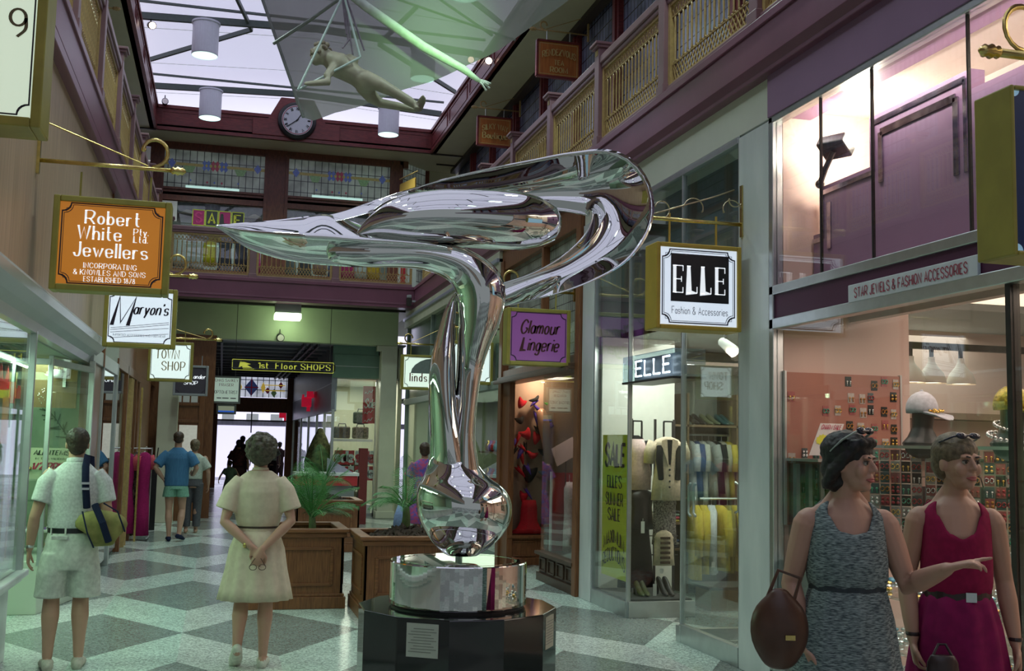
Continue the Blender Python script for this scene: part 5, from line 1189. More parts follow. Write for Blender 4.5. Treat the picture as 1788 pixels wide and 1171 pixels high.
# dress rack
t = thing('dress_rack', 'chrome clothes rack with long magenta dresses at the left shop entrance', 'clothes rack', (-1.15, 19.1, 0)); mb = M()
for x in (-1.56, -1.1): mb.tube([(x, 19.15, .06), (x, 19.15, 1.52)], .014, 8); mb.tube([(x, 18.9, .05), (x, 19.4, .05)], .014, 8)
mb.build('upright', alum, t); M().tube([(-1.56, 19.15, 1.5), (-1.1, 19.15, 1.5)], .012, 8).build('rail', alum, t); M().box(-1.30, -1.27, 18.85, 18.9, 0, 2.5).build('post', brass, t)
mag = fab('magenta', (.36, .015, .12)); 
garment('long_dress', 'long magenta dress with coral shoulders at the right of the rack', 'dress', (-1.20, 19.05, 1.5), .22, 1.36, .16, mag, .5, .22, 'dresses on the rack', flare=1.15, m2=fab('coral', (.6, .09, .12)))
garment('long_dress', 'long magenta dress at the left of the rack, beside the brass post', 'dress', (-1.45, 19.0, 1.48), .22, 1.3, .16, mag, -.2, .22, 'dresses on the rack', flare=1.3, m2=fab('coral'))
garment('long_dress', 'long black and floral dress between the magenta ones on the rack', 'dress', (-1.32, 19.2, 1.5), .2, 1.36, .16, fab('floraldark', (.02, .015, .02), c2=(.20, .12, .10), ns=18), .9, .1, 'dresses on the rack', flare=1.2)
# board leaning and wooden door at the passage corner
t = thing('notice_board', 'dark slanted board propped before the cream pier', 'board', (-1.2, 21, 0)); M().prism([(0, 0), (.3, 0), (.3, 1.05), (.02, 1.38)], (-1.40, 21.1, 0), X_, Z_, Y_*.04).build('board', black, t); M().bar((-1.15, 21.1, 1.0), (-1.10, 21.1, 1.5), .02).build('stay', steel, t)
structure('wall_back', M().box(-1.7, -.18, 24.25, 24.3, 0, 3.9), wood)
g = structure('door_3', M().box(-1.08, -.42, 23.45, 23.52, 0, 2.6), wood, bevel=.006)
mb = M(); mb.box(-1.12, -1.04, 23.40, 23.56, 0, 2.7); mb.box(-.46, -.36, 23.40, 23.56, 0, 2.7)
for z in (2.0, 2.35, 2.62): mb.box(-1.04, -.46, 23.41, 23.5, z, z+.06)
structure('door_frame', mb, wood, g, bevel=.006)
structure('door_pane', M().box(-.84, -.48, 23.43, 23.45, 1.25, 1.95), mat('door_glow', (.8, .8, .75), .5, emit=(.75, .70, .60), es=.28, nz=.1), g)
mb = M()
for i in range(3): mb.box(-.95+i*.16, -.82+i*.16, 23.42, 23.45, 2.42, 2.6)
structure('door_light', mb, mat('dim_pane', (.3, .32, .3), .3, emit=(.3, .33, .3), es=.25), g)
# ------------------------------------------------------------------ exit passage
YE = 39.0
structure('wall_left', M().box(-.5, -.36, 24.3, YE, 0, 3.9), wood); mb = M()
for i in range(7): mb.box(-.37, -.30, 25+i*2, 25.25+i*2, 0, 3.2)
structure('trim_22', mb, redwood)
structure('ceiling', M().box(-1.6, 4, 24.6, YE+.5, 3.86, 3.9), mat('passage_ceiling', (.26, .27, .34), .5, nz=.08)); mb = M()
for i in range(12): mb.box(-.4, 2.5, 25.6+i*1.15, 25.66+i*1.15, 3.80, 3.86)
for x in (-.1, 1.7, 1.85, 2.0): mb.box(x, x+.05, 24.6, YE, 3.78, 3.86)
structure('trim_22', mb, mat('passage_rib', (.10, .10, .14), .5, nz=.1))
structure('wall_back', M().box(-.5, 2.5, YE, YE+.15, 2.62, 3.12), wood); structure('wall_back', M().box(-.5, .35, YE, YE+.15, 3.1, 3.9), wood); structure('wall_back', M().box(-.5, -.14, YE, YE+.15, 0, 2.62), wood); structure('wall_back', M().box(2.18, 2.6, YE-.1, YE+.15, 0, 3.9), wood)
sgm = nodes_lead('leadlight_street', (.62, .66, .78), .20, .012, back=.75)
structure('window_10', M().box(.35, 2.18, YE+.05, YE+.08, 3.14, 3.84), sgm, origin=(0, 0, 0))
mb = M(); y = YE+.03
def dia2(k, x, z, a, b): mb.k = k; mb.add([(x-a, y, z), (x, y, z-b), (x+a, y, z), (x, y, z+b)], [(0, 1, 2, 3)])
dia2(0, .95, 3.48, .24, .30); mb.k = 1; mb.box(.93, .97, y-.006, y-.002, 3.2, 3.78); mb.box(.72, 1.18, y-.006, y-.002, 3.46, 3.50)
for x, z in ((1.95, 3.58), (1.5, 3.38)): dia2(1, x, z, .09, .12)
for x in (.55, 1.35): dia2(3, x, 3.48, .08, .2)
mb.k = 3; mb.box(1.3, 2.1, y-.003, y, 3.56, 3.59); mb.box(1.3, 2.1, y-.003, y, 3.37, 3.40); dia2(2, 1.72, 3.3, .1, .15)
mb.build('stained_pattern', [blu, rd, grn, mat('glass_gold', (.5, .35, .05), .2, emit=(.6, .42, .06), es=.5)], kind='structure')
mb = M(); mb.box(-.14, 2.18, YE+.02, YE+.1, 2.30, 2.35); mb.box(.98, 1.02, YE+.02, YE+.1, 1.9, 2.62); structure('trim_23', mb, steel)
# the street beyond: facade opposite with an awning, daylight put into its material as glow
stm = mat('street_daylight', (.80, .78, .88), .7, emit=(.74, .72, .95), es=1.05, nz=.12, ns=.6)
structure('wall_back', M().box(-14, 16, 49.5, 49.7, 0, 9), stm); mb = M()
mb.box(-6, 8, 47.5, 49.5, 2.26, 2.46); structure('trim_24', mb, mat('awning_shade', (.16, .15, .2), .6, nz=.2, ns=4, stretch=(3, 1, 1)))
mb = M()
for i in range(14): mb.box(-6+i*1.0, -5.5+i*1.0, 47.45, 47.5, 2.46, 2.75)
structure('trim_24', mb, white)
structure('floor', M().box(-8, 10, 46, 50, -.02, 0), mat('street_floor', (.6, .58, .65), .5, nz=.1))
# luggage shop at the passage corner (right)
fas = mat('silver_fascia', (.30, .31, .38), .35, .3, nz=.08, ns=2)
structure('wall_right', M().box(2.38, 2.5, 24.95, 38.9, 2.36, 3.9), fas); structure('wall_back', M().box(2.38, 3.42, 24.9, 25.0, 3.12, 3.9), greenp); structure('wall_back', M().box(2.40, 3.44, 24.88, 24.9, 3.12, 3.66), greenp, bevel=.01)
mb = M(); mb.box(2.42, 3.42, 24.87, 24.885, 3.38, 3.39); structure('trim_25', mb, alum)
structure('window_11', M().box(2.46, 3.42, 24.93, 24.94, .05, 3.1), GLASS); structure('window_11', M().box(2.43, 2.44, 25.0, 38.8, .05, 2.36), GLASS)
mb = M()
for y in (24.95, 27.0, 29.2, 32, 35, 38.8): mb.box(2.40, 2.46, y-.03, y+.03, 0, 2.4)
mb.box(2.37, 2.38, 25, 38.9, 2.98, 3.0)
mb.box(3.38, 3.43, 24.9, 24.96, 0, 3.1); mb.box(2.4, 3.43, 24.9, 24.96, 0, .08); structure('trim_25', mb, alum)
structure('wall_right', M().box(3.9, 4.0, 25, 39, 0, 3.9), mat('pale_inside')); structure('ceiling', M().box(2.5, 4, 25, 39, 3.1, 3.14), whi); structure('wall_right', M().box(2.5, 4, 28.5, 28.6, 0, 3.1), mat('pale_inside'))
redsign = mat('red_sign', (.6, .01, .03), .4, emit=(.7, .01, .05), es=.35, nz=.1)
for (px, py, pz, pw), l in (((547, 700, 0, .0), 'nearer'), ((507, 720, 0, 0), 'farther')):
    c = P(px, py, X=2.37)
    t = thing('wall_emblem', l+' red projecting letter emblem on the silver fascia of the passage', 'shop emblem', c-Z_*.4); s = 1 if l == 'nearer' else 1.25
    mb = M()
    for x0, x1, z0, z1 in ((-.16, .10, -.16, .10), (-.03, .14, .08, .26), (-.15, -.10, .08, .17), (-.02, .07, -.28, -.14)): mb.box(2.38-.32*s+(x0+.16)*s, 2.38-.32*s+(x1+.16)*s, c.y-.06, c.y+.06, c.z+z0*s, c.z+z1*s)
    mb.box(2.38-.06*s, 2.38, c.y-.02, c.y+.02, c.z+.1*s, c.z+.2*s)
    mb.build('emblem', redsign, t)
lug = [fab('lug%d' % i, c, c2=c2, ns=25) for i, (c, c2) in enumerate((((.16, .14, .10), (.05, .05, .03)), ((.06, .08, .06), (.02, .03, .02)), ((.2, .17, .08), (.08, .06, .03)), ((.04, .045, .05), (.1, .09, .06))))]
random.seed(11)
def lugg(x, y, z, w, h, d, k, label):
    t = thing('travel_bag', label, 'bag', (x, y, z), 'bags in the luggage window'); m = lug[k % 4]
    M().box(x-w/2, x+w/2, y-d/2, y+d/2, z, z+h*.8).build('body', m, t, bevel=.03); M().tube([(x-w*.25, y, z+h*.79), (x-w*.2, y, z+h), (x+w*.2, y, z+h), (x+w*.25, y, z+h*.79)], .014, 6).build('handle', black, t)
k = 0
for z in (.25, .62, .98, 1.75, 2.1):
    for x in (2.72, 3.12):
        if z == 1.75 or z < 1 or x > 3: k += 1; lugg(x+random.uniform(-.03, .05), 25.5, z, .36, .34, .25, k, 'patterned travel bag stacked behind the sale posters in the luggage window')
mb = M(); mb.box(2.5, 3.4, 25.3, 25.75, 0, .24); mb.box(2.5, 3.4, 25.3, 25.75, 1.68, 1.74); tag(mb.build('display_plinth', white), 'white display plinths carrying the travel bags', 'plinth')
for i, (x, z, on) in enumerate(((2.72, 1.32, 0), (3.19, 1.32, 1), (2.72, .97, 1), (3.19, .97, 0))):
    lab = ('upper left', 'upper right', 'lower left', 'lower right')[i]
    bg, fgm = ((mat('poster_red', (.50, .03, .04), .6, nz=.05), white) if not on else (mat('poster_white', (.6, .62, .6), .6, nz=.05), mat('poster_red')))
    if i == 0: bg, fgm = mat('poster_red'), white
    if i == 1: bg, fgm = mat('poster_white', (.6, .62, .6), .6, nz=.05), mat('poster_red')
    if i == 2: bg, fgm = mat('poster_white'), mat('poster_red')
    if i == 3: bg, fgm = mat('poster_red'), white
    t = thing('sale_poster', lab+' of the four red and white sale posters in the luggage window', 'poster', (x, 24.96, z-.16)); f = M().box(x-.225, x+.225, 24.955, 24.96, z-.16, z+.16).build('sheet', bg, t)
    mb = M(); text(mb, 'sale', (x, 24.954, z-.09), X_, Z_, .24, .38, thick=.34, thin=.22); mb.build('lettering', fgm, f)
t = thing('sale_poster', 'red poster with white script high in the luggage window', 'poster', (3.27, 24.96, 2.2)); f = M().box(3.1, 3.4, 24.955, 24.96, 2.1, 2.95).build('sheet', mat('poster_red'), t)
mb = M()
text(mb, 'Sale', (3.25, 24.954, 2.46), X_, Z_, .2, .22, slant=.3, thick=.2, thin=.1)
for z in (.26, -.2, -.38): mb.tube([(3.14+i*.022, 24.952, 2.52+z+i*.008+.03*math.sin(i*1.7)) for i in range(10)], .008, 5)
mb.build('lettering', white, f)
t = thing('bargain_table', 'red and white bargain table before the luggage window', 'table', (2.3, 19.6, 0)); mb = M(); M().box(1.5, 2.75, 22.6, 23.3, .78, .98).build('top', mat('poster_red'), t); M().box(1.48, 2.78, 22.58, 23.32, .98, 1.04).build('rim', white, t)
M().box(1.6, 2.7, 22.7, 23.2, 0, .78).build('base', grey, t); M().box(2.78, 2.95, 22.6, 22.8, 0, 1.55).build('post', mat('dark_red_post', (.16, .02, .02), .5, nz=.1), t)
mb = M(); mb.prism([(0, 0), (.55, 0), (0, .3)], (2.15, 22.9, 1.04), X_, Z_, Y_*.05); mb.build('lid', mat('lilac_lid', (.4, .38, .5), .4, nz=.1), t)
t = thing('mannequin_bust', 'dark draped bust form in the passage window', 'mannequin', (2.3, 25.2, 0)); M().loft([(2.18, 25.6, .9), (2.2, 25.6, 1.2), (2.22, 25.6, 1.5), (2.22, 25.6, 1.75), (2.22, 25.6, 1.9)], [.3, .33, .26, .16, .08], 14, ref=(0, 1, 0)).build('form', fab('olivedark', (.12, .13, .05), c2=(.04, .04, .02), ns=12), t, smooth=True); M().box(1.95, 2.4, 25.4, 25.8, 0, .9).build('stand', dark, t)
# ------------------------------------------------------------------ upper far shop display
structure('wall_back', M().box(-2.7, 4.2, 27.2, 27.3, 5, 7.2), mat('upper_shop_back', (.22, .26, .26), .6, nz=.15)); structure('ceiling', M().box(-2.7, 4.2, 25.1, 27.3, 7.1, 7.16), whi)
structure('floor', M().box(-3, 5, 23.2, 27.3, 4.98, 5.0), mat('gallery_carpet', (.10, .05, .05), .8, nz=.2))
structure('window_8', M().box(-1.55, .74, YW+.06, YW+.075, 5.45, 6.98), GLASS); structure('window_8', M().box(1.18, 3.62, YW+.06, YW+.075, 5.45, 6.98), GLASS)
for i, ch in enumerate('SALE'):
    bgc = ('magenta_card', 'black_card', 'magenta_card', 'black_card')[i]; c = V((-.71+i*.285, YW+.02, 6.62))
    t = thing('letter_card', 'sale letter card '+('S in pink, first of four', 'A in yellow, second of four', 'L in black on magenta, third of four', 'E in yellow, last of four')[i]+' in the upper far window', 'sale letter', c-Z_*.18, 'sale letter cards')
    f = M().box(c.x-.135, c.x+.135, c.y, c.y+.012, c.z-.18, c.z+.18).build('card', mat(bgc, (.42, .01, .14) if i % 2 == 0 else (.03, .03, .03), .5, nz=.1), t)
    mb = M()
    for a, b in (((-.13, -.175), (.13, -.175)), ((-.13, .175), (.13, .175)), ((-.13, -.175), (-.13, .175)), ((.13, -.175), (.13, .175))): mb.bar(c+V((a[0], -.003, a[1])), c+V((b[0], -.003, b[1])), .02, .004, n=Y_)
    mb.build('edge', mat('lime_edge', (.55, .6, .05), .5, nz=.1), f)
    mb = M(); text(mb, ch, c+V((0, -.004, -.11)), X_, Z_, .22, .13, thick=.22, thin=.12, serif=.04); mb.build('letter', mat('letter_pink', (.6, .03, .2), .5, nz=.1) if i == 0 else mat('letter_lime', (.65, .62, .05), .5, nz=.1) if i != 2 else mat('black_card'), f)
mb = M()
for x0, x1 in ((-1.5, .7), (1.2, 3.6)):
    R = []
    for i in range(40):
        x = x0+(x1-x0)*i/39; sag = .10*abs(math.sin(i*PI/6.5)); R.append([V((x, YW+.12+.02*math.sin(i*1.9), 6.97)), V((x, YW+.16+.03*math.sin(i*1.9), 6.72+sag)), V((x, YW+.19+.03*math.sin(i*1.9), 6.72+sag)), V((x, YW+.17, 6.97))])
    mb.rings(R)
tag(mb.build('swag_curtain', fab('greygreen', (.22, .27, .27)), smooth=True), 'grey swagged pelmet curtain across the upper far windows', 'curtain')
t = thing('wall_notice', 'pale notice card at the left end of the upper far window', 'notice', (-1.32, 25.1, 6.5)); M().box(-1.5, -1.18, 25.09, 25.1, 6.5, 6.95).build('card', mat('card_white'), t)
upg = [(-1.1, (.7, .72, .7), .4, 'white'), (-.72, (.6, .6, .62), .5, 'pale'), (-.45, (.75, .62, .03), .35, 'yellow'), (-.1, (.06, .06, .09), .5, 'charcoal'), (.25, (.05, .05, .08), .45, 'black'), (.55, (.75, .05, .30), .6, 'bright pink'), (1.35, (.25, .3, .3), .5, 'slate'), (1.7, (.10, .10, .12), .5, 'dark'), (2.05, (.5, .3, .25), .4, 'terracotta'), (2.4, (.15, .2, .4), .5, 'blue'), (2.7, (.6, .05, .2), .5, 'crimson'), (3.0, (.7, .72, .7), .5, 'white'), (3.3, (.75, .45, .05), .5, 'orange')]
for x, c, ln, nm in upg:
    garment('display_garment', nm+' garment displayed behind the far gallery balustrade, '+('left of' if x < 1 else 'right of')+' the centre post', 'garment', (x, 25.5, 6.45), .34, ln+.45, .16, fab('up_'+nm.replace(' ', ''), c), random.uniform(-.3, .3), .18, 'garments in the upper far windows', n=12)
t = thing('striped_panel', 'white panel with red patterned stripes at the right end of the far gallery', 'panel', (3.4, 23.6, 5.05)); a, b = P(695, 465, Y=23.9), P(726, 498, Y=23.9)
f = M().box(a.x, b.x, 23.9, 23.93, 5.0, 5.75).build('panel', mat('panel_white', (.6, .66, .62), .5, nz=.05), t); mb = M(); mb.box(a.x+.06, a.x+.17, 23.89, 23.9, 5.0, 5.75); mb.build('stripe', mat('poster_red'), f)
t = thing('gallery_lamp', 'green glowing ceiling lamp seen through the right gallery balusters', 'ceiling lamp', (6.5, 13, 7.0)); c = P(1105, 163, X=6.3); M().lathe([(.22, 0), (.26, .1), (.2, .2)], c, 20).build('shade', mat('fluo_glow', es=2), t)
# ------------------------------------------------------------------ planters and palms
bark = mat('bark_chips', (.06, .035, .022), .8, c2=(.03, .018, .012), ns=30)
def planter(x, y, w, d, h, label, fill):
    t = thing('planter_box', label, 'planter', (x, y, 0), 'cedar planters'); X0, X1, Y0, Y1 = x-w/2, x+w/2, y-d/2, y+d/2
    mb = M()
    for a in ((X0, X1, Y0, Y0+.03), (X0, X1, Y1-.03, Y1), (X0, X0+.03, Y0, Y1), (X1-.03, X1, Y0, Y1)): mb.box(*a, .0, h-.04)
    mb.build('body', wood, t, bevel=.004)
    mb = M(); mb.box(X0-.03, X1+.03, Y0-.03, Y1+.03, 0, .12); mb.box(X0-.015, X1+.015, Y0-.015, Y1+.015, .12, .15); mb.build('plinth', wood, t, bevel=.006)
    mb = M(); e = .05
    for a in ((X0-e, X1+e, Y0-e, Y0+.06), (X0-e, X1+e, Y1-.06, Y1+e), (X0-e, X0+.06, Y0+.06, Y1-.06), (X1-.06, X1+e, Y0+.06, Y1-.06)): mb.box(*a, h-.04, h)
    for a in ((X0-.025, X1+.025, Y0-.025, Y0), (X0-.025, X1+.025, Y1, Y1+.025), (X0-.025, X0, Y0, Y1), (X1, X1+.025, Y0, Y1)): mb.box(*a, h-.09, h-.04)
    mb.build('rim', woodh, t, bevel=.008)
    for c, u, n, L_ in (((x, Y0, 0), X_, -Y_, w), ((X0, y, 0), Y_, -X_, d), ((X1, y, 0), Y_, X_, d), ((x, Y1, 0), X_, Y_, w)):
        mb = M(); c = V(c)+n*.006; hw = L_/2-.12
        for z in (.24, h-.2): mb.bar(c-u*hw+Z_*z, c+u*hw+Z_*z, .02, .03)
        for s in (-1, 1): mb.bar(c+u*s*hw+Z_*.24, c+u*s*hw+Z_*(h-.2), .03, .02, n=n)
        mb.build('panel_moulding', woodh, t, bevel=.003)
    if fill:
        mb = M()
        for i in range(330):
            r = math.sqrt(random.random())*.40; a = random.uniform(0, 2*PI); z = h-.06+.12*max(0, 1-r/.40)
            q = V((random.uniform(-1, 1), random.uniform(-1, 1), random.uniform(-.4, .4))).normalized(); s = random.uniform(.02, .05)
            mb.obox((x+r*math.cos(a), y+r*math.sin(a), z), q*s, q.orthogonal().normalized()*s*.6, q.cross(q.orthogonal()).normalized()*.008)
        M().box(X0+.03, X1-.03, Y0+.03, Y1-.03, .3, h-.07).build('soil', bark, t)
        o = mb.build('bark_mulch', bark, t); o['kind'] = 'stuff'
    else:
        M().box(X0+.03, X1-.03, Y0+.03, Y1-.03, .3, h-.16).build('soil', bark, t); mb = M()
        for i in range(3): mb.box(X0+.03+.0, X1-.03, Y0+.1+i*.27, Y0+.12+i*.27, h-.16, h-.10)
        mb.build('liner_rail', alum, t)
    return t
planter(.78, 11.85, .98, .95, .80, 'cedar panelled planter beside the woman in the cream dress', False)
planter(1.87, 11.07, .98, .98, .79, 'cedar panelled planter with bark mulch behind the chrome sculpture', True)
planter(1.64, 17.5, .96, .95, .79, 'cedar panelled planter farther down the arcade, near the luggage shop', True)
leafm = mat('palm_leaf', (.10, .30, .08), .45, c2=(.05, .19, .05), ns=6); stemm = mat('palm_stem', (.09, .13, .04), .6, nz=.3, ns=20)
def palm(x, y, z, hgt, spread, nf, label, seed):
    random.seed(seed); t = thing('palm', label, 'palm', (x, y, z), 'parlour palms')
    M().loft([(x, y, z-.05), (x+.01, y, z+.12), (x, y, z+.26)], [.05, .04, .03], 10, ref=(0, 1, 0)).build('stem', stemm, t, smooth=True)
    for i in range(nf):
        a = 2*PI*i/nf*1.618*3+random.uniform(-.3, .3); el = random.uniform(.45, 1.35); Lf = random.uniform(.75, 1.1)
        d = V((math.cos(a), math.sin(a), 0)); pts = []
        for k in range(9):
            q = k/8; r = spread*Lf*(q*math.cos(el)*1.1+.1*q*q); zz = hgt*Lf*(q*math.sin(el)*1.05-.42*q**2.2*math.cos(el)-.1*q**3)
            pts.append(V((x, y, z+.2))+d*r+Z_*zz)
        mb = M(); mb.loft(pts, [.009-.0008*k for k in range(9)], 5, ref=(0, 0, 1), round_=False)
        s = d.cross(Z_)
        for k in range(28):
            q = .16+.83*k/27; j = min(7, int(q*8)); p = pts[j].lerp(pts[j+1], q*8-j); tg = (pts[j+1]-pts[j]).normalized(); ll = .24*math.sin(PI*min(1, .25+q*.72))*spread/.55
            for sd in (-1, 1):
                e = p+(s*sd*.8+tg*.75).normalized()*ll-Z_*ll*.28; m_ = p.lerp(e, .5)+Z_*.02; w = tg*.0030
                mb.add([p-w*.4, p+w*.4, m_+w, m_-w, e], [(0, 1, 2, 3), (3, 2, 4)])
        mb.build('frond', leafm, t)
    return t
palm(.98, 11.95, .66, .75, .62, 22, 'green palm in the planter beside the woman in the cream dress', 5)
palm(1.86, 11.15, .82, .72, .48, 17, 'small green palm growing from the bark mulch behind the sculpture', 9)
palm(1.6, 17.5, .8, .8, .55, 16, 'green palm in the planter farther down the arcade', 21)
random.seed(77)
# ------------------------------------------------------------------ chrome sculpture on its plinth
chrome = mat('polished_steel', (.72, .735, .72), .015, 1, nz=.02, ns=2)
YS = 6.3
def Q(px, py, dy=0): return P(px, py, Y=YS+dy)
PXM = (Q(900, 600)-Q(800, 600)).length/100
cx0 = Q(800, 1000).x
t = thing('plinth', 'black polished granite twelve-sided plinth with two small plaques', 'plinth', (cx0, YS, 0))
ztop = P(837, 1082, Y=YS-.55).z; granite = mat('black_granite', (.012, .014, .014), .06, nz=.4, ns=60, spec=.6)
RP = .575; vs = [(RP*math.cos(a), RP*math.sin(a)) for a in (PI/12+PI*i/6-.02 for i in range(12))]
M().prism(vs, (cx0, YS, 0), X_, Y_, Z_*ztop).build('block', granite, t, bevel=.006)
silverpl = mat('plaque_silver', (.55, .54, .50), .4, .3, nz=.06); etch = mat('plaque_etch', (.25, .24, .22), .5, nz=.1)
for i, l, m_ in ((-1, 'left', silverpl), (1.92, 'right', mat('plaque_gold', (.5, .46, .36), .35, .3, nz=.06))):
    a = -PI/2+i*PI/6-.02; n = V((math.cos(a), math.sin(a), 0)); u = V((-n.y, n.x, 0)); c = V((cx0, YS, 0))+n*(RP*math.cos(PI/12)+.003); c.z = P(708, 1120, Y=YS-.5).z
    f = M().obox(c, u*(.09 if i < 0 else .075), n*.003, Z_*.088).build('plaque', m_, t)
    mb = M()
    for k in range(9): mb.bar(c+n*.0035-u*(.05+.015*(k % 3))+Z_*(.06-k*.015), c+n*.0035+u*(.05+.015*((k+1) % 3))+Z_*(.06-k*.015), .004, .001, n=n)
    mb.build('inscription', etch, f)
RD = 113*PXM; zb = ztop+.012; zt = P(804, 977, Y=YS).z
t = thing('drum', 'mirror-polished steel drum between the plinth and the sculpture', 'drum', (cx0, YS, ztop))
M().lathe([(RD-.012, 0), (RD-.012, .014)], (cx0, YS, ztop), 64).build('gap_ring', black, t)
M().lathe([(RD-.004, .014), (RD, .02), (RD, zt-ztop-.006), (RD-.006, zt-ztop), (RD*.86, zt-ztop), (RD*.855, zt-ztop-.012), (RD*.82, zt-ztop-.012), (RD*.815, zt-ztop), (.01, zt-ztop)], (cx0, YS, ztop), 96).build('shell', chrome, t, smooth=False, bevel=0)
def ribbon(mb, pts, n=18, thick=.03):
    "crescent-section band: (px,py,halfwidth px,dy,bow)"
    C = [Q(p[0], p[1], p[3]) for p in pts]; ctr = catmull(C, 6); hw = catmull([V((p[2]*PXM, p[4], p[5])) for p in pts], 6); R = []
    for i, c in enumerate(ctr):
        tg = ctr[min(i+1, len(ctr)-1)]-ctr[max(i-1, 0)]; tg.y = 0; tg.normalize(); nm = V((-tg.z, 0, tg.x)); w, bow, tl = hw[i]; ring = []
        for j in range(n+1):
            s = -1+2*j/n; ring.append(c+nm*w*s+Y_*(bow*(1-s*s)-tl*s))
        for j in range(n-1, 0, -1):
            s = -1+2*j/n; ring.append(c+nm*w*s*.99+Y_*(bow*(1-s*s)-tl*s+thick*math.sqrt(1-s*s)+.006))
        R.append(ring)
    mb.rings(R)
def limb(mb, pts, n=24, k=6):
    "smooth tube: (px,py,halfwidth px,dy,depth m)"
    C = catmull([Q(p[0], p[1], p[3]) for p in pts], k); W = catmull([V((p[2]*PXM, p[4], 0)) for p in pts], k)
    mb.loft(C, [(max(.002, w.x), max(.002, w.y)) for w in W], n, ref=(0, 1, 0), round_=True)
mb = M()
# bulb and neck, round in plan
lr = [(969, 782, 832), (962, 772, 842), (950, 760, 858), (930, 747, 876), (905, 735, 888), (875, 731, 889), (850, 734, 876), (828, 744, 848), (800, 751, 829), (770, 752, 823), (730, 756, 818), (690, 765, 812)]
cs = catmull([V(((a+b)/2, y, (b-a)/2)) for y, a, b in lr], 5)
mb.rings([[Q(c.x, c.y)+V((math.cos(a)*c.z*PXM, math.sin(a)*c.z*PXM*(1 if c.y > 800 else .8), 0)) for a in (2*PI*j/40 for j in range(40))] for c in cs])
limb(mb, [(795, 512, 2, .02, .02), (787, 540, 9, .02, .05), (779, 580, 14, .02, .08), (774, 625, 20, .0, .10), (772, 670, 22, .0, .12), (774, 720, 23, 0, .14), (781, 780, 28, 0, .15), (790, 840, 36, 0, .14)])
limb(mb, [(585, 438, 20, -.02, .05), (640, 441, 24, -.03, .08), (700, 443, 23, -.03, .10), (755, 449, 24, -.04, .12), (805, 466, 32, -.05, .14), (838, 503, 42, -.05, .16), (838, 550, 36, -.04, .15), (828, 595, 28, -.02, .13), (820, 640, 22, 0, .11), (813, 700, 19, 0, .12), (806, 770, 22, 0, .14), (806, 840, 34, 0, .16)])
# long leaf: upper face leans to the skylight, lower face is hollow underneath
sec = [(376, 392.5, 394, 396), (395, 391, 397, 408), (430, 388, 403, 432), (480, 384, 408, 450), (530, 378, 412, 459), (570, 374, 414, 463), (620, 388, 418, 466), (680, 408, 421, 466), (740, 418, 426, 466), (790, 430, 434, 462)]
ss = catmull([V((a, b, 0)) for a, b, c, d in sec], 5); s2 = catmull([V((c, d, 0)) for a, b, c, d in sec], 5); R = []
for p, q in zip(ss, s2):
    x, yt, yc, yb = p.x, p.y, q.x, q.y; g = min(1, (x-370)/160); ring = []
    T_, C_, B_ = Q(x, yt, .16*g), Q(x, yc, -.20*g), Q(x, yb, .04*g)
    for i in range(9):
        k = i/8; ring.append(T_.lerp(C_, k)+V((0, .02*g, .018*g))*math.sin(PI*k))
    for i in range(1, 10):
        k = i/9; ring.append(C_.lerp(B_, k)+V((0, .07*g, .012*g))*math.sin(PI*k))
    for i in range(1, 6):
        k = i/6; ring.append(B_.lerp(T_, k)+V((0, .05*g, 0))*math.sin(PI*k))
    R.append(ring)
mb.rings(R)
# upper band sweeping round the loop and back to the stem
ribbon(mb, [(540, 388, 9, .12, .0, -.05), (600, 376, 11, .12, .0, -.08), (650, 361, 14, .12, .01, -.10), (700, 350, 17, .13, .03, -.05), (770, 340, 24, .15, .08, .04), (850, 330, 32, .14, .12, .07), (930, 322, 40, .12, .14, .08), (1000, 318, 50, .08, .15, .08), (1062, 325, 60, .02, .15, .07), (1087, 368, 52, -.04, .14, .07), (1066, 422, 43, -.06, .12, .08), (1016, 463, 33, -.06, .10, .09), (955, 492, 26, -.03, .06, .08), (895, 510, 22, .02, .03, .04), (845, 520, 20, .06, .02, .02)])
# inner lobe nested in the loop
limb(mb, [(622, 411, 3, -.06, .03), (655, 395, 20, -.05, .10), (700, 384, 38, -.04, .15), (760, 380, 47, -.03, .18), (830, 382, 50, -.02, .19), (900, 386, 51, -.01, .18), (938, 388, 44, -.01, .15)])
limb(mb, [(652, 376, 8, .08, .05), (685, 362, 16, .08, .09), (715, 362, 24, .05, .12), (748, 374, 36, .01, .14)])
o = mb.build('chrome_sculpture', chrome, smooth=True)
tag(o, 'tall polished chrome abstract sculpture with a pointed leaf and open loop on its steel drum', 'sculpture')
# ------------------------------------------------------------------ glider with flying figure under the skylight
gm = bpy.data.materials.new('sail_cloth'); gm.use_nodes = True; nt = gm.node_tree; N = nt.nodes; Ln = nt.links; N.remove(N['Principled BSDF'])
a1 = N.new('ShaderNodeBsdfTransparent'); a1.inputs[0].default_value = (.80, .80, .80, 1); a2 = N.new('ShaderNodeBsdfTranslucent'); a2.inputs[0].default_value = (.42, .42, .39, 1); a3 = N.new('ShaderNodeBsdfDiffuse'); a3.inputs[0].default_value = (.34, .36, .32, 1)
wv = N.new('ShaderNodeTexNoise'); wv.inputs['Scale'].default_value = 6
x1 = N.new('ShaderNodeMixShader'); x1.inputs[0].default_value = .6; x2 = N.new('ShaderNodeMixShader'); Ln.new(a2.outputs[0], x1.inputs[1]); Ln.new(a3.outputs[0], x1.inputs[2]); Ln.new(x1.outputs[0], x2.inputs[1]); Ln.new(a1.outputs[0], x2.inputs[2])
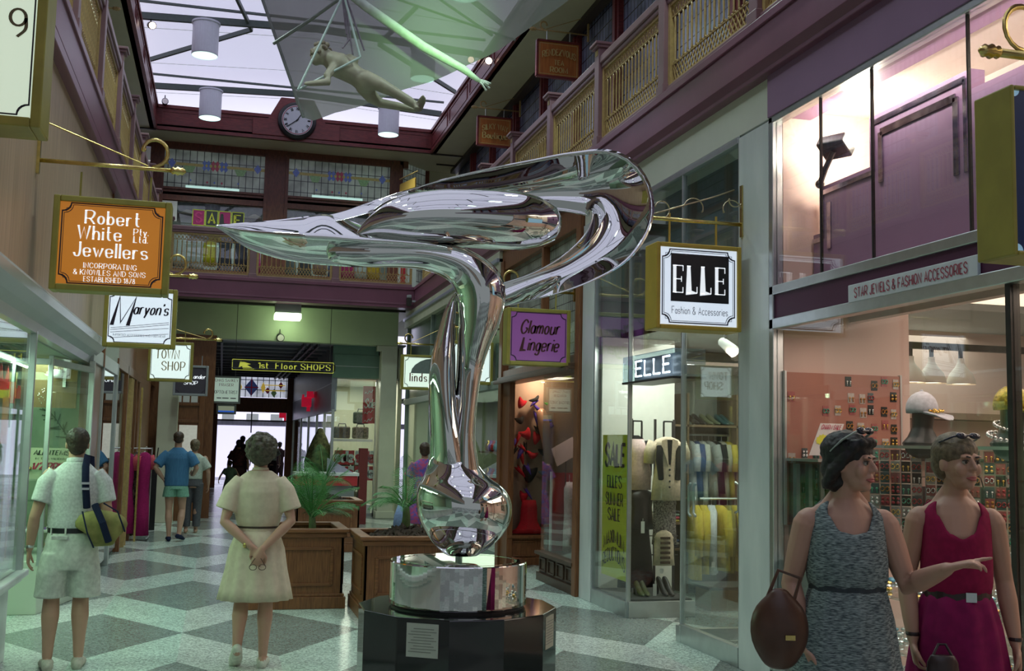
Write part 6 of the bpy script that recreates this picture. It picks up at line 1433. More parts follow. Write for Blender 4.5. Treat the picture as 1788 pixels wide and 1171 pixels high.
mr = N.new('ShaderNodeMapRange'); mr.inputs['To Min'].default_value = .36; mr.inputs['To Max'].default_value = .48; Ln.new(wv.outputs[0], mr.inputs[0]); Ln.new(mr.outputs[0], x2.inputs[0]); Ln.new(x2.outputs[0], N['Material Output'].inputs[0])
YG = 13.5
gt = thing('glider', 'translucent fabric glider wing with pale spars hung under the skylight, lit green at right', 'glider', P(640, 60, Y=YG))
edge = [(420, -120, .9), (460, 0, .8), (495, 105, .7), (530, 205, .6), (585, 197, .4), (640, 182, .3), (700, 158, .1), (760, 140, 0), (820, 112, -.1), (870, 88, -.3), (930, 45, -.5), (1000, -5, -.8), (1060, -60, -1.0)]
ap = P(600, -260, Y=YG+.2); mb = M(); cols = catmull([P(x, y, Y=YG+d) for x, y, d in edge], 3); R = []
for sgn in (0, 1):
    for c in cols:
        R.append([ap.lerp(c, k/14)+V((0, -.55*math.sin(PI*k/14)+sgn*.004, -.12*math.sin(PI*k/14)+sgn*.003)) for k in range(15)])
n = len(cols); vs = [q for r in R for q in r]; fs = []
for s_ in range(2):
    for i in range(n-1):
        for j in range(14):
            a = (s_*n+i)*15+j; b = a+15; fs.append((a, a+1, b+1, b))
mb.add(vs, fs); mb.build('sail', gm, gt, smooth=True)
spar = mat('spar_pale', (.60, .66, .60), .5, nz=.15, ns=15)
mb = M(); mb.loft([P(560, -50, Y=YG-.4), P(640, 12, Y=YG-.5), P(740, 82, Y=YG-.5), P(808, 120, Y=YG-.5), P(835, 140, Y=YG-.5)], [.05, .06, .06, .05, .03], 10, ref=(0, 1, 0)); mb.build('spar', spar, gt, smooth=True)
mb = M(); 
for dx, dy in ((22, 16), (20, 10), (16, 20), (24, 8)): mb.tube([P(833, 138, Y=YG-.5), P(833+dx*.6, 138+dy*.5, Y=YG-.5), P(833+dx, 138+dy, Y=YG-.55)], .014, 6)
mb.build('spar_tip', spar, gt, smooth=True)
mb = M(); mb.tube([P(590, 0, Y=YG-.4), P(540, 36, Y=YG), P(478, 76, Y=YG+.5)], .022, 8); mb.tube([P(455, -10, Y=YG+.75), P(530, 205, Y=YG+.58)], .02, 8); mb.build('wing_rib', mat('spar_grey', (.26, .28, .26), .5, nz=.1), gt)
mb = M(); mb.tube([P(755, -10, Y=YG-.2), P(860, 62, Y=YG-.3)], .018, 8); mb.tube([P(640, -20, Y=YG-.3), P(900, 70, Y=YG-.35)], .016, 8); mb.build('wing_batten', mat('spar_grey'), gt)
# trapeze and figure
YT = 12.9
mb = M()
for p in (((600, -10), (520, 157)), ((520, 157), (629, 100)), ((600, -10), (629, 100))): mb.tube([P(*p[0], Y=YT), P(*p[1], Y=YT-.05)], .014, 8)
mb.build('trapeze_bar', mat('bar_pale', (.5, .62, .58), .4, nz=.1), gt)
mb = M()
for p in (((600, 0), (608, 70)), ((602, 0), (616, 95)), ((606, 0), (636, 88)), ((611, 68), (598, 84)), ((598, -5), (605, 60))): mb.tube([P(*p[0], Y=YT+.1), P(*p[1], Y=YT+.1)], .012, 6)
mb.build('harness_rope', mat('rope_mauve', (.24, .2, .25), .7, nz=.2), gt)
fig = mat('fibreglass_skin', (.40, .37, .27), .5, nz=.15, ns=8); mb = M(); YM = YT+.15
def q_(px, py, d=0): return P(px, py, Y=YM+d)
s_ = (q_(700, 60)-q_(600, 60)).length/100
mb.ell(q_(560, 95), (.115, .12, .125)); mb.ell(q_(552, 102), (.07, .08, .09)); mb.ell(q_(548, 98, -.02), .02)
mb.loft([q_(566, 98), q_(578, 104)], [.06, .075], 12, ref=(0, 1, 0))
mb.loft([q_(577, 104), q_(590, 113), q_(605, 122), q_(622, 133), (q_(640, 145))], [(.11, .15), (.155, .18), (.14, .15), (.12, .13), (.135, .15)], 16, ref=(0, 1, 0))
mb.loft([q_(582, 118, -.12), q_(571, 133, -.2), q_(574, 143, -.22), (q_(541, 146, -.25))], [.06, .05, .048, .035], 10, ref=(0, 1, 0))
mb.loft([q_(541, 146, -.25), q_(533, 146, -.26)], [(.04, .025), (.03, .02)], 8, ref=(0, 1, 0))
mb.loft([q_(596, 106, .1), q_(612, 100, .05), q_(622, 104, -.05), q_(606, 113, -.12)], [.06, .05, .045, .035], 10, ref=(0, 1, 0))
mb.loft([q_(636, 136, -.06), q_(662, 147, -.10), q_(692, 163, -.08), q_(715, 177, -.06), q_(732, 188, -.06)], [.105, .09, .066, .062, .038], 12, ref=(0, 1, 0))
mb.loft([q_(634, 150, .08), q_(650, 170, .12), q_(664, 180, .14), q_(698, 186, .12), q_(724, 192, .1)], [.105, .085, .06, .052, .034], 12, ref=(0, 1, 0))
for dx, dd in ((0, -.06), (8, .1)):
    c = q_(730+dx*.3, 188+dx*.3, dd); mb.loft([c, c+V((.02, -.08, .06)), c+V((.03, -.16, .10))], [(.04, .035), (.045, .03), (.03, .02)], 10, ref=(0, 0, 1))
    mb.loft([c, c+V((-.04, -.1, -.03))], [.04, .035], 8, ref=(0, 0, 1))
mb.loft([q_(560, 86), q_(575, 92)], [.05, .04], 8)
o = mb.build('flying_figure', fig, remesh=.018, sm=4); tag(o, 'pale sculpted nude figure flying face down, hung from the glider', 'sculpted figure')
o = M(); 
for i in range(40):
    a, b = random.uniform(0, 6.3), random.uniform(-.3, 1.5); o.ell(q_(562, 93)+V((.12*math.cos(a)*math.cos(b), .12*math.sin(a)*math.cos(b), .125*math.sin(b))), .03, 6, 4)
h = o.build('hair', mat('figure_hair', (.30, .25, .18), .6, nz=.2), bpy.data.objects['flying_figure'], smooth=True)
# ------------------------------------------------------------------ people
skin1 = mat('skin_tan', (.50, .29, .20), .5, nz=.08, ns=6); skin2 = mat('skin_fair', (.52, .29, .21), .5, nz=.08, ns=6)
eyew = mat('eye_white', (.36, .32, .29), .25, nz=.03); iris = mat('iris_dark', (.03, .02, .015), .2, nz=.2); lipm = mat('lip_rose', (.42, .11, .10), .45, nz=.1)
hairm = {n: mat('hair_'+n, c, .55, c2=tuple(q*.45 for q in c), ns=45, bump=.4) for n, c in (('brown', (.05, .032, .018)), ('dark', (.012, .010, .010)), ('grey', (.10, .085, .055)), ('fair', (.20, .15, .085)), ('auburn', (.07, .035, .02)))}
def hand(mb, w, d, n, thumb=1, curl=.35, s=1.0, spread=.06, point=None):
    "palm and five fingers: d finger direction, n palm normal, thumb side sign"
    w, d, n = V(w), V(d).normalized(), V(n).normalized(); n = (n-d*n.dot(d)).normalized(); sd = d.cross(n).normalized()*thumb
    mb.loft([w-d*.02*s, w+d*.02*s, w+d*.055*s, w+d*.088*s], [(.024*s, .017*s), (.034*s, .017*s), (.040*s, .015*s), (.038*s, .012*s)], 12, ref=n)
    for i, ln in enumerate((.068, .080, .074, .056)):
        b = w+d*.085*s+sd*(.030-.020*i)*s; c = curl if not (point and i in point) else .05
        dd = (d+sd*(spread*(1.5-i))).normalized(); p = [b-dd*.01*s]; a = c*.5
        for L_ in (.44, .32, .24):
            dir_ = dd*math.cos(a)+n*math.sin(a); p.append(p[-1]+dir_*ln*L_*s*1.1); a += c
        mb.loft(p, [.0092*s, .0088*s, .0082*s, .007*s], 8, ref=sd)
    b = w+d*.022*s+sd*.026*s
    mb.loft([b, b+(d*.6+sd*.8+n*.25).normalized()*.035*s, b+(d*.75+sd*.55+n*.3).normalized()*.068*s, b+(d*.9+sd*.35+n*.4).normalized()*.09*s], [.014*s, .0115*s, .010*s, .008*s], 8, ref=n)
def head(mb, c, rot, s=1.0):
    "skull, jaw, nose, brow, cheeks, ears; local front is -Y"
    T_ = lambda p: V(c)+rot @ (V(p)*s)
    E_ = lambda p, r, **k: mb.ell(T_(p), tuple(q*s for q in r), rot=rot, n=16, m=11)
    E_((0, .012, .035), (.074, .094, .088)); E_((0, -.012, -.005), (.068, .076, .085)); E_((0, -.032, -.055), (.050, .055, .055)); E_((0, -.066, -.088), (.024, .022, .020))
    for q in (-1, 1):
        E_((q*.038, -.062, -.022), (.028, .022, .030)); E_((q*.075, .008, -.005), (.010, .022, .032)); E_((q*.030, -.080, .032), (.026, .012, .008)); E_((q*.018, -.060, -.072), (.024, .02, .016))
    mb.loft([T_((0, -.082, .022)), T_((0, -.096, .002)), T_((0, -.106, -.016))], [.008*s, .0095*s, .0112*s], 10, ref=(1, 0, 0))
    for q in (-1, 1): E_((q*.010, -.092, -.021), (.007, .010, .0065))
    E_((0, -.084, -.048), (.022, .012, .016))
def face(t, c, rot, s=1.0, lips=True):
    T_ = lambda p: V(c)+rot @ (V(p)*s)
    for q in (-1, 1):
        e = M().ell(T_((q*.031, -.0755, .010)), .0115*s, 12, 8).build('eye', eyew, t, smooth=True, local=True); M().ell(T_((q*.031, -.0845, .010)), tuple(z*s for z in (.0072, .004, .0072)), 10, 6, rot=rot).build('iris', iris, e, smooth=True, local=True)
        M().loft([T_((q*.045, -.078, .030)), T_((q*.030, -.090, .034)), T_((q*.014, -.090, .031))], [.003*s, .004*s, .003*s], 6).build('eyebrow', hairm['dark'], t, smooth=True, local=True)
        M().loft([T_((q*.045, -.080, .016)), T_((q*.031, -.091, .019)), T_((q*.017, -.085, .015))], [.0022*s, .0028*s, .002*s], 6).build('eyelid', iris, t, smooth=True, local=True)
    if lips:
        mb = M()
        for z, r in ((-.0535, .0055), (-.063, .0065)): mb.loft([T_((-.024, -.080, -.058)), T_((-.010, -.0925, z)), T_((.010, -.0925, z)), T_((.024, -.080, -.058))], [.002*s, r*s, r*s, .002*s], 8)
        mb.build('lips', lipm, t, smooth=True, local=True)
def arm(mb, sh, el, wr, k=1.0, cap=None):
    sh, el, wr = V(sh), V(el), V(wr); f = el.lerp(wr, .3)
    mb.loft([sh, sh.lerp(el, .4), sh.lerp(el, .8), el, f, el.lerp(wr, .7), wr], [.052*k, .049*k, .041*k, .039*k, .042*k, .034*k, .025*k], 14, ref=(0, 1, 0))
def leg(mb, hp, kn, an, k=1.0):
    hp, kn, an = V(hp), V(kn), V(an)
    cf = kn.lerp(an, .3)+V((0, .018, 0)); mb.loft([hp, hp.lerp(kn, .5), hp.lerp(kn, .85), kn, cf, kn.lerp(an, .65)+V((0, .008, 0)), an], [.085*k, .074*k, .057*k, .054*k, .060*k, .044*k, .034*k], 16, ref=(0, 1, 0))
def foot(mb, an, d, k=1.0, pitch=0, r=1):
    an = V(an); d = V(d).normalized(); u = Z_
    toe = an+d*.16*k+V((0, 0, -.055+pitch*.0)); heel = an-d*.055*k+V((0, 0, -.045+pitch))
    mb.loft([heel, an+V((0, 0, -.03+pitch*.6)), an+d*.07*k+V((0, 0, -.04+pitch*.3)), toe], [(.032*r, .035*r), (.036*r, .038*r), (.044*r, .032*r), (.036*r, .018*r)], 12, ref=(0, 0, 1))
def torso(mb, secs, n=24): mb.stack(secs, n)
def bodice(mb, secs, dv, n=72, rows=14):
    "sleeveless shell: scooped neck front and back, cut armholes, straps over the shoulders"
    kn = [(0, 1.355-dv*2), (20, 1.365-dv), (38, 1.43), (52, 1.49), (63, 1.475), (76, 1.40), (92, 1.36), (106, 1.40), (118, 1.475), (130, 1.49), (146, 1.455), (162, 1.435), (180, 1.43)]
    def top(ph):
        for (a, z), (b, y) in zip(kn, kn[1:]):
            if a <= ph <= b: k = (ph-a)/(b-a); k = k*k*(3-2*k); return z+(y-z)*k
    def at(z):
        for p, q in zip(secs, secs[1:]):
            if z <= q[0] or q is secs[-1]: k = min(1, (z-p[0])/(q[0]-p[0])); return [p[i]+(q[i]-p[i])*k for i in range(5)]
    out, inn = [], []
    for r in range(rows+1):
        A, B = [], []
        for j in range(n):
            a = 2*PI*j/n; ph = abs((math.degrees(a)+90+180) % 360-180); z = secs[0][0]+(top(ph)-secs[0][0])*r/rows; q = at(z)
            fd = 1+.012*math.sin(9*a)*max(0, 1-r/6); A.append(V((q[1]+q[3]*fd*math.cos(a), q[2]+q[4]*fd*math.sin(a), z))); B.append(V((q[1]+(q[3]-.006)*math.cos(a), q[2]+(q[4]-.006)*math.sin(a), z)))
        out.append(A); inn.append(B)
    mb.rings(out+inn[::-1], cap=False)
def curls(mb, c, r, n, q=.02, seed=1, zmin=-.3, keep=None):
    rr = random.Random(seed)
    for i in range(n):
        a = rr.uniform(0, 2*PI); z = rr.uniform(zmin, 1); h = math.sqrt(max(0, 1-z*z)); p = V((r[0]*h*math.cos(a), r[1]*h*math.sin(a), r[2]*z))
        if keep and not keep(p): continue
        mb.ell(V(c)+p, (q*rr.uniform(.7, 1.2),)*3, 7, 5)
def rotz(a, p=0, r=0): return MX.Rotation(a, 3, 'Z') @ MX.Rotation(p, 3, 'X') @ MX.Rotation(r, 3, 'Y')
VX = .0065
# --- man in white polo, walking away with a bag (local front -Y, turned round to face +Y)
p = P(112, 1166, Z=0)
t = thing('person', 'person from behind in a white polo shirt, cream shorts and dark belt at left', 'person', (p.x, p.y, 0), rz=PI+.12)
mb = M(); leg(mb, (.10, 0, .90), (.115, -.02, .50), (.12, .03, .09), 1.05); leg(mb, (-.09, 0, .90), (-.085, -.05, .50), (-.09, .0, .09), 1.05); foot(mb, (.12, .03, .085), (.1, -1, 0)); foot(mb, (-.09, .0, .085), (-.1, -1, 0))
torso(mb, [(.82, 0, 0, .15, .11), (1.0, 0, 0, .15, .11), (1.25, 0, .01, .17, .12), (1.42, 0, .01, .15, .10), (1.49, 0, .01, .07, .07)])
mb.loft([(0, .015, 1.42), (0, .0, 1.50), (0, -.01, 1.58)], [.062, .058, .058], 14, ref=(0, 1, 0)); head(mb, (0, -.012, 1.63), rotz(.0))
arm(mb, (.18, .01, 1.40), (.262, .03, 1.10), (.285, -.03, .86)); hand(mb, (.285, -.035, .85), (.05, -.1, -1), (-1, 0, -.1), -1, .4)
arm(mb, (-.175, .01, 1.40), (-.235, .07, 1.13), (-.18, -.16, 1.10)); hand(mb, (-.17, -.17, 1.10), (.5, -.6, .2), (0, .3, -1), 1, .8)
mb.build('body', skin1, t, local=True, remesh=VX, sm=3)
pol = fab('polo', (.66, .68, .66), ns=60); mb = M(); torso(mb, [(.99, 0, .0, .165, .125), (1.05, 0, 0, .178, .135), (1.15, 0, .005, .178, .132), (1.28, 0, .012, .182, .135), (1.38, 0, .015, .175, .125), (1.44, 0, .015, .15, .105), (1.50, 0, .008, .085, .085)])
for s in (-1, 1): mb.loft([(s*.13, .015, 1.41), (s*.195, .02, 1.34), (s*.228, .035, 1.205)], [(.072, .075), (.072, .078), (.070, .075)], 16, ref=(0, 1, 0), round_=False)
mb.build('polo_shirt', pol, t, local=True, remesh=.008, sm=4)
M().lathe([(.066, 0), (.075, .0), (.07, .05), (.063, .05)], (0, .008, 1.475), 20, (0, -.18, 1), cap=False).build('collar', pol, t, smooth=True, local=True)
sho = fab('shorts', (.62, .64, .58), ns=30); mb = M(); torso(mb, [(.99, 0, 0, .166, .126), (.92, 0, 0, .185, .145), (.80, 0, .01, .195, .15), (.72, 0, .01, .19, .14)])
for s, k in ((1, .112), (-1, -.098)): mb.stack([(.84, k*.9, .005, .10, .13), (.70, k, 0, .115, .135), (.58, k*1.08, -.01, .112, .128), (.515, k*1.12, -.012, .115, .13)], 20)
mb.build('shorts', sho, t, local=True, remesh=.008, sm=3)
M().lathe([(1, 0)], (0, 0, 0), 3) if 0 else None
mb = M(); mb.rings([[V((.172*math.cos(a), .131*math.sin(a), z)) for a in (2*PI*j/32 for j in range(32))] for z in (.985, 1.02)], cap=False); mb.build('belt', black, t, local=True)
mb = M()
for a in (.6, 1.3, 2.3): mb.obox((.174*math.cos(a), .133*math.sin(a), 1.0), V((-math.sin(a), math.cos(a), 0))*.006, V((math.cos(a), math.sin(a), 0))*.003, Z_*.024)
mb.build('belt_loop', sho, t, local=True)
mb = M(); mb.obox((.085, .142, .955), X_*.055, Y_*.006, Z_*.014); mb.build('pocket_flap', sho, t, local=True, bevel=.003)
mb = M(); mb.ell((0, .018, 1.672), (.084, .100, .085), 20, 12); mb.ell((0, .045, 1.625), (.072, .062, .075), 16, 10); mb.build('hair', hairm['brown'], t, local=True, remesh=.006, sm=2, disp=(.012, .010))
shoe_t = fab('shoe_beige', (.50, .48, .40))
for a, d in (((.12, .03, .075), (.1, -1, 0)), ((-.09, 0, .075), (-.1, -1, 0))):
    mb = M(); foot(mb, a, d, 1.1, r=1.25); mb.build('shoe', shoe_t, t, smooth=True, local=True)
M().lathe([(.028, 0), (.030, .012), (.028, .02)], (.283, -.02, .872), 14, cap=False).build('bracelet', alum, t, local=True)
bagm = fab('olive', (.28, .25, .09), c2=(.19, .18, .06), ns=14); navyf = fab('navy', (.012, .018, .05))
w0 = V((p.x, p.y, 0)); bt = thing('shoulder_bag', 'olive canvas bag with navy strap hanging from the left man', 'bag', w0+V((.215, -.12, .95)), rz=.12)
mb = M(); mb.loft([(-.12, 0, .04), (-.115, 0, .06), (-.05, 0, .075), (.04, 0, .07), (.10, 0, .055), (.135, 0, .04), (.14, 0, .035)], [(.06, .09), (.085, .135), (.09, .14), (.09, .13), (.085, .12), (.07, .10), (.05, .07)], 18, ref=(0, 0, 1), round_=False); o = mb.build('bag_body', bagm, bt, smooth=True, local=True, disp=(.09, .025), sub=1)
mb = M(); mb.loft([(-.06, -.09, .25), (-.0, -.12, .12), (.05, -.09, -.02)], [(.025, .006)]*3, 8, ref=(0, 1, 0)); mb.build('strap_band', navyf, bt, local=True)
mb = M(); mb.loft([(-.11, -.02, .22), (-.13, -.03, .40), (-.135, -.02, .52), (-.125, .06, .60), (-.10, .16, .585), (-.09, .22, .46), (-.05, .14, .26)], [(.026, .006)]*7, 8, ref=(0, 1, 0)); mb.build('strap', navyf, bt, local=True, smooth=True)
mb = M(); mb.obox((-.133, -.04, .36), X_*.03, Y_*.006, Z_*.008); mb.obox((-.133, -.04, .40), X_*.03, Y_*.006, Z_*.008); mb.build('buckle', alum, bt, local=True)
mb = M(); mb.tube([(-.14, -.09, .2), (-.1, -.12, .05), (-.05, -.1, -.06)], .006, 6); mb.tube([(.0, -.1, .26), (.1, -.1, .2), (.16, -.07, .05)], .006, 6); mb.build('piping', navyf, bt, local=True)
# --- woman in cream dress, hands clasped behind
p = P(440, 1163, Z=0)
t = thing('person', 'person from behind in a cream shirt dress with hands clasped behind the back', 'person', (p.x, p.y, 0), rz=PI-.05)
mb = M(); leg(mb, (.095, 0, .88), (.10, -.04, .48), (.115, .10, .14), .98); leg(mb, (-.085, 0, .88), (-.08, -.01, .48), (-.075, .0, .085), .98); foot(mb, (.115, .08, .12), (.1, -1, -.3), pitch=.05); foot(mb, (-.075, 0, .08), (-.05, -1, 0))
torso(mb, [(.85, 0, 0, .16, .12), (1.05, 0, 0, .14, .10), (1.25, 0, .01, .15, .11), (1.40, 0, .01, .13, .09), (1.47, 0, .01, .06, .06)])
mb.loft([(0, .015, 1.40), (0, .0, 1.47), (0, -.008, 1.55)], [.056, .052, .052], 14, ref=(0, 1, 0)); head(mb, (0, -.01, 1.585), rotz(0), .97)
arm(mb, (.175, .02, 1.36), (.245, .10, 1.08), (.035, .185, .90), .95); arm(mb, (-.175, .02, 1.36), (-.245, .10, 1.09), (-.04, .19, .885), .95)
hand(mb, (.03, .185, .895), (-.6, .1, -.8), (0, -1, .1), -1, .5, .95); hand(mb, (-.035, .20, .88), (.35, .05, -1), (0, -1, 0), 1, .5, .95)
mb.build('body', skin2, t, local=True, remesh=VX, sm=3)
dr = fab('creamdress', (.70, .60, .46), c2=(.64, .54, .41), ns=25); mb = M(); torso(mb, [(1.02, 0, .0, .145, .115), (1.08, 0, .01, .165, .13), (1.18, 0, .015, .19, .14), (1.30, 0, .02, .19, .14), (1.38, 0, .02, .175, .12), (1.42, 0, .018, .14, .095), (1.46, 0, .01, .085, .08)])
for s in (-1, 1): mb.loft([(s*.13, .02, 1.385), (s*.19, .035, 1.31), (s*.238, .05, 1.165)], [(.065, .08), (.074, .088), (.084, .098)], 18, ref=(0, 1, 0), round_=False)
mb.build('bodice', dr, t, local=True, remesh=.008, sm=4)
mb = M(); mb.stack([(1.03, 0, 0, .145, .115), (.98, 0, .005, .165, .135), (.88, 0, .01, .20, .165), (.72, 0, .01, .225, .18), (.58, 0, .01, .255, .20), (.50, 0, .01, .27, .21)], 72, fold=[0, .02, .03, .035, .045, .05, 13]); mb.build('skirt', dr, t, smooth=True, local=True)
mb = M(); mb.rings([[V((.155*math.cos(a), .003+.123*math.sin(a), z)) for a in (2*PI*j/32 for j in range(32))] for z in (1.0, 1.03)], cap=False); mb.build('belt', dr, t, local=True)
mb = M(); mb.rings([[V((.158*math.cos(a), .003+.126*math.sin(a), z)) for a in (2*PI*j/32 for j in range(32))] for z in (1.03, 1.045)], cap=False); mb.build('belt_edge', mat('belt_brown', (.05, .03, .02), .5, nz=.1), t, local=True)
M().lathe([(.058, 0), (.066, .0), (.06, .035), (.055, .035)], (0, .01, 1.445), 20, (0, -.1, 1), cap=False).build('collar', dr, t, smooth=True, local=True)
mb = M(); mb.ell((0, .02, 1.64), (.102, .114, .102), 18, 12); mb.ell((0, .065, 1.57), (.090, .062, .078), 16, 10); curls(mb, (0, .025, 1.63), (.104, .115, .106), 190, .024, 3, -.75, lambda q: q.y > -.06); mb.build('hair', hairm['grey'], t, local=True, remesh=.006, sm=1, disp=(.015, .012))
for a, d, pt in (((.115, .08, .115), (.1, -1, -.45), .06), ((-.075, 0, .07), (-.05, -1, 0), 0)):
    mb = M(); foot(mb, a, d, 1.05, pitch=pt, r=1.15); mb.build('shoe', fab('shoewhite', (.66, .66, .58)), t, smooth=True, local=True)
M().lathe([(.026, 0), (.029, .012), (.026, .024)], (.07, .172, .915), 14, (.8, -.2, .3), cap=False).build('watch', brass, t, local=True)
gl_ = thing('eyeglasses', 'folded spectacles dangling from the hand of the woman in cream', 'glasses', V((p.x, p.y, 0))+V((.0, -.235, .74)), rz=0); mb = M()
for s in (-1, 1): mb.tube([(s*.033+.026*math.cos(a), -.02, .02+.02*math.sin(a)) for a in (2*PI*i/14 for i in range(15))], .003, 6); mb.tube([(s*.06, -.02, .025), (s*.02, -.01, .085)], .003, 6)
mb.build('rim', mat('spectacle_rim', (.10, .05, .03), .3, nz=.1), gl_, local=True)
# --- man in blue shirt and green shorts, walking away
p = P(303, 944, Z=0)
t = thing('person', 'person from behind in a blue short-sleeved shirt and pale green shorts', 'person', (p.x, p.y, 0), rz=PI)
mb = M(); leg(mb, (.10, 0, .92), (.10, -.02, .50), (.08, .02, .09)); leg(mb, (-.09, 0, .92), (-.11, -.03, .50), (-.08, .1, .11)); foot(mb, (.08, .02, .085), (.1, -1, 0)); foot(mb, (-.08, .1, .105), (-.4, -1, -.1), pitch=.03)
torso(mb, [(.85, 0, 0, .15, .11), (1.25, 0, .01, .17, .12), (1.46, 0, .01, .14, .10), (1.52, 0, .01, .065, .065)]); mb.loft([(0, .01, 1.46), (0, 0, 1.53), (0, -.01, 1.6)], [.062, .06, .058], 12, ref=(0, 1, 0)); head(mb, (0, -.01, 1.665), rotz(-.3))
arm(mb, (.20, .02, 1.42), (.34, .10, 1.20), (.20, .02, 1.00)); hand(mb, (.19, .0, .99), (-.5, -.3, -.8), (-.3, -1, 0), 1, .5); arm(mb, (-.20, .02, 1.42), (-.31, .06, 1.2), (-.26, -.14, 1.08)); hand(mb, (-.26, -.15, 1.08), (.1, -1, .1), (1, 0, 0), 1, .7)
mb.build('body', skin1, t, local=True, remesh=.009, sm=3)
bs = fab('blueshirt', (.07, .20, .36), c2=(.05, .14, .27), ns=8, stretch=(22, 22, .6)); mb = M(); torso(mb, [(.90, 0, .01, .19, .14), (1.0, 0, .01, .195, .145), (1.15, 0, .01, .19, .14), (1.35, 0, .015, .21, .14), (1.43, 0, .015, .19, .12), (1.48, 0, .012, .13, .10), (1.53, 0, .005, .075, .075)])
for s, e in ((1, (.31, .08, 1.24)), (-1, (-.29, .05, 1.24))): mb.loft([(s*.15, .02, 1.43), (s*.22, .04, 1.36), e], [.08, .085, .085], 14, ref=(0, 1, 0), round_=False)
mb.build('shirt', bs, t, local=True, remesh=.01, sm=3)
mb = M(); torso(mb, [(.96, 0, 0, .165, .13), (.85, 0, .01, .19, .145)]); [mb.stack([(.88, s*.09, 0, .10, .13), (.72, s*.105, 0, .112, .125)], 16) for s in (-1, 1)]; mb.build('shorts', fab('mintshorts', (.22, .46, .34)), t, local=True, remesh=.01, sm=2)
mb = M(); mb.ell((0, .02, 1.715), (.086, .10, .08), 16, 10); mb.ell((0, .045, 1.665), (.075, .062, .065), 14, 8); mb.build('hair', hairm['auburn'], t, local=True, remesh=.008, sm=2, disp=(.012, .01))
for a, d, pt in (((.08, .02, .08), (.1, -1, 0), 0), ((-.08, .1, .1), (-.4, -1, -.1), .03)): mb = M(); foot(mb, a, d, 1.05, pitch=pt, r=1.12); mb.build('shoe', navyf, t, smooth=True, local=True)
M().lathe([(.03, 0), (.03, .02)], (.205, .02, 1.01), 12, cap=False).build('watch', black, t, local=True)
# --- simple standing/walking figures farther off
def figure(px, py, h, label, top, bottom, hair, skin=skin1, skirt=True, rz=PI, Y=None, lean=0, armdx=.0, vox=.012, long_=False):
    p = P(px, py, Y=Y) if Y else P(px, py, Z=0); k = h/1.7
    t = thing('person', label, 'person', (p.x, p.y, 0), rz=rz); mb = M()
    leg(mb, (.09*k, 0, .88*k), (.09*k, -.06*k, .48*k), (.09*k, .04*k, .09*k), k); leg(mb, (-.09*k, 0, .88*k), (-.08*k, .02*k, .48*k), (-.08*k, -.02*k, .09*k), k); foot(mb, (.09*k, .04*k, .085*k), (0, -1, 0), k); foot(mb, (-.08*k, -.02*k, .085*k), (0, -1, 0), k)
    torso(mb, [(z*k, 0, .01, a*k, b*k) for z, a, b in ((.82, .15, .11), (1.1, .14, .1), (1.35, .15, .1), (1.45, .06, .06))]); mb.loft([(0, .01, 1.38*k), (0, 0, 1.52*k)], [.055*k, .052*k], 10, ref=(0, 1, 0)); head(mb, (0, -.01, 1.57*k), rotz(0), k*.98)
    for s in (-1, 1):
        arm(mb, (s*.19*k, .01, 1.36*k), (s*(.26+armdx)*k, .04*k, 1.1*k), (s*(.27+armdx*1.6)*k, -.06*k, (.87+armdx*.4)*k), k*.95); hand(mb, (s*(.27+armdx*1.6)*k, -.07*k, (.86+armdx*.4)*k), (0, -.2, -1), (-s, 0, 0), -s, .4, k)
    mb.build('body', skin, t, local=True, remesh=vox, sm=2)
    mb = M(); torso(mb, [(z*k, 0, .012, a*k, b*k) for z, a, b in ((.98, .16, .125), (1.15, .165, .125), (1.32, .19, .13), (1.38, .18, .115), (1.45, .08, .08))])
    for s in (-1, 1): mb.loft([(s*.14*k, .015, 1.36*k), (s*.25*k, .035*k, 1.17*k)], [.075*k, .08*k], 12, ref=(0, 1, 0), round_=False)
    mb.build('top', top, t, local=True, remesh=vox, sm=2)
    if skirt: M().stack([(z*k, 0, .01, a*k, b*k) for z, a, b in ((1.02, .15, .12), (.88, .19, .15), (.6 if not long_ else .3, .24, .19), (.46 if not long_ else .15, .26, .2))], 36, fold=[0, .02, .04, .05, 9]).build('skirt', bottom, t, smooth=True, local=True)
    else:
        mb = M(); torso(mb, [(1.0*k, 0, 0, .16*k, .125*k), (.85*k, 0, .01, .18*k, .14*k)]); [mb.stack([(.9*k, s*.09*k, 0, .1*k, .12*k), (.5*k, s*.09*k, -.01, .08*k, .09*k), (.12*k, s*.088*k, .01, .07*k, .085*k)], 14) for s in (-1, 1)]; mb.build('trousers', bottom, t, local=True, remesh=vox, sm=2)
    mb = M(); mb.ell((0, .025*k, 1.625*k), (.09*k, .105*k, .09*k), 14, 9); mb.ell((0, .05*k, 1.57*k), (.08*k, .065*k, .08*k), 12, 8); mb.build('hair', hair, t, local=True, remesh=vox, sm=1, disp=(.02, .012))
    return t
figure(333, 930, 1.66, 'person in a pale shirt mostly hidden behind the man in blue', fab('paleshirt', (.5, .56, .48)), fab('greytrouser', (.10, .10, .11)), hairm['fair'], skirt=False)
flo = fab('floral', (.10, .10, .42), c2=(.50, .08, .18), ns=26)
figure(737, 965, 1.69, 'person from behind in a colourful floral dress, left of the sculpture stem', flo, flo, hairm['auburn'], skin=skin2, rz=PI-.2, long_=False, vox=.009)
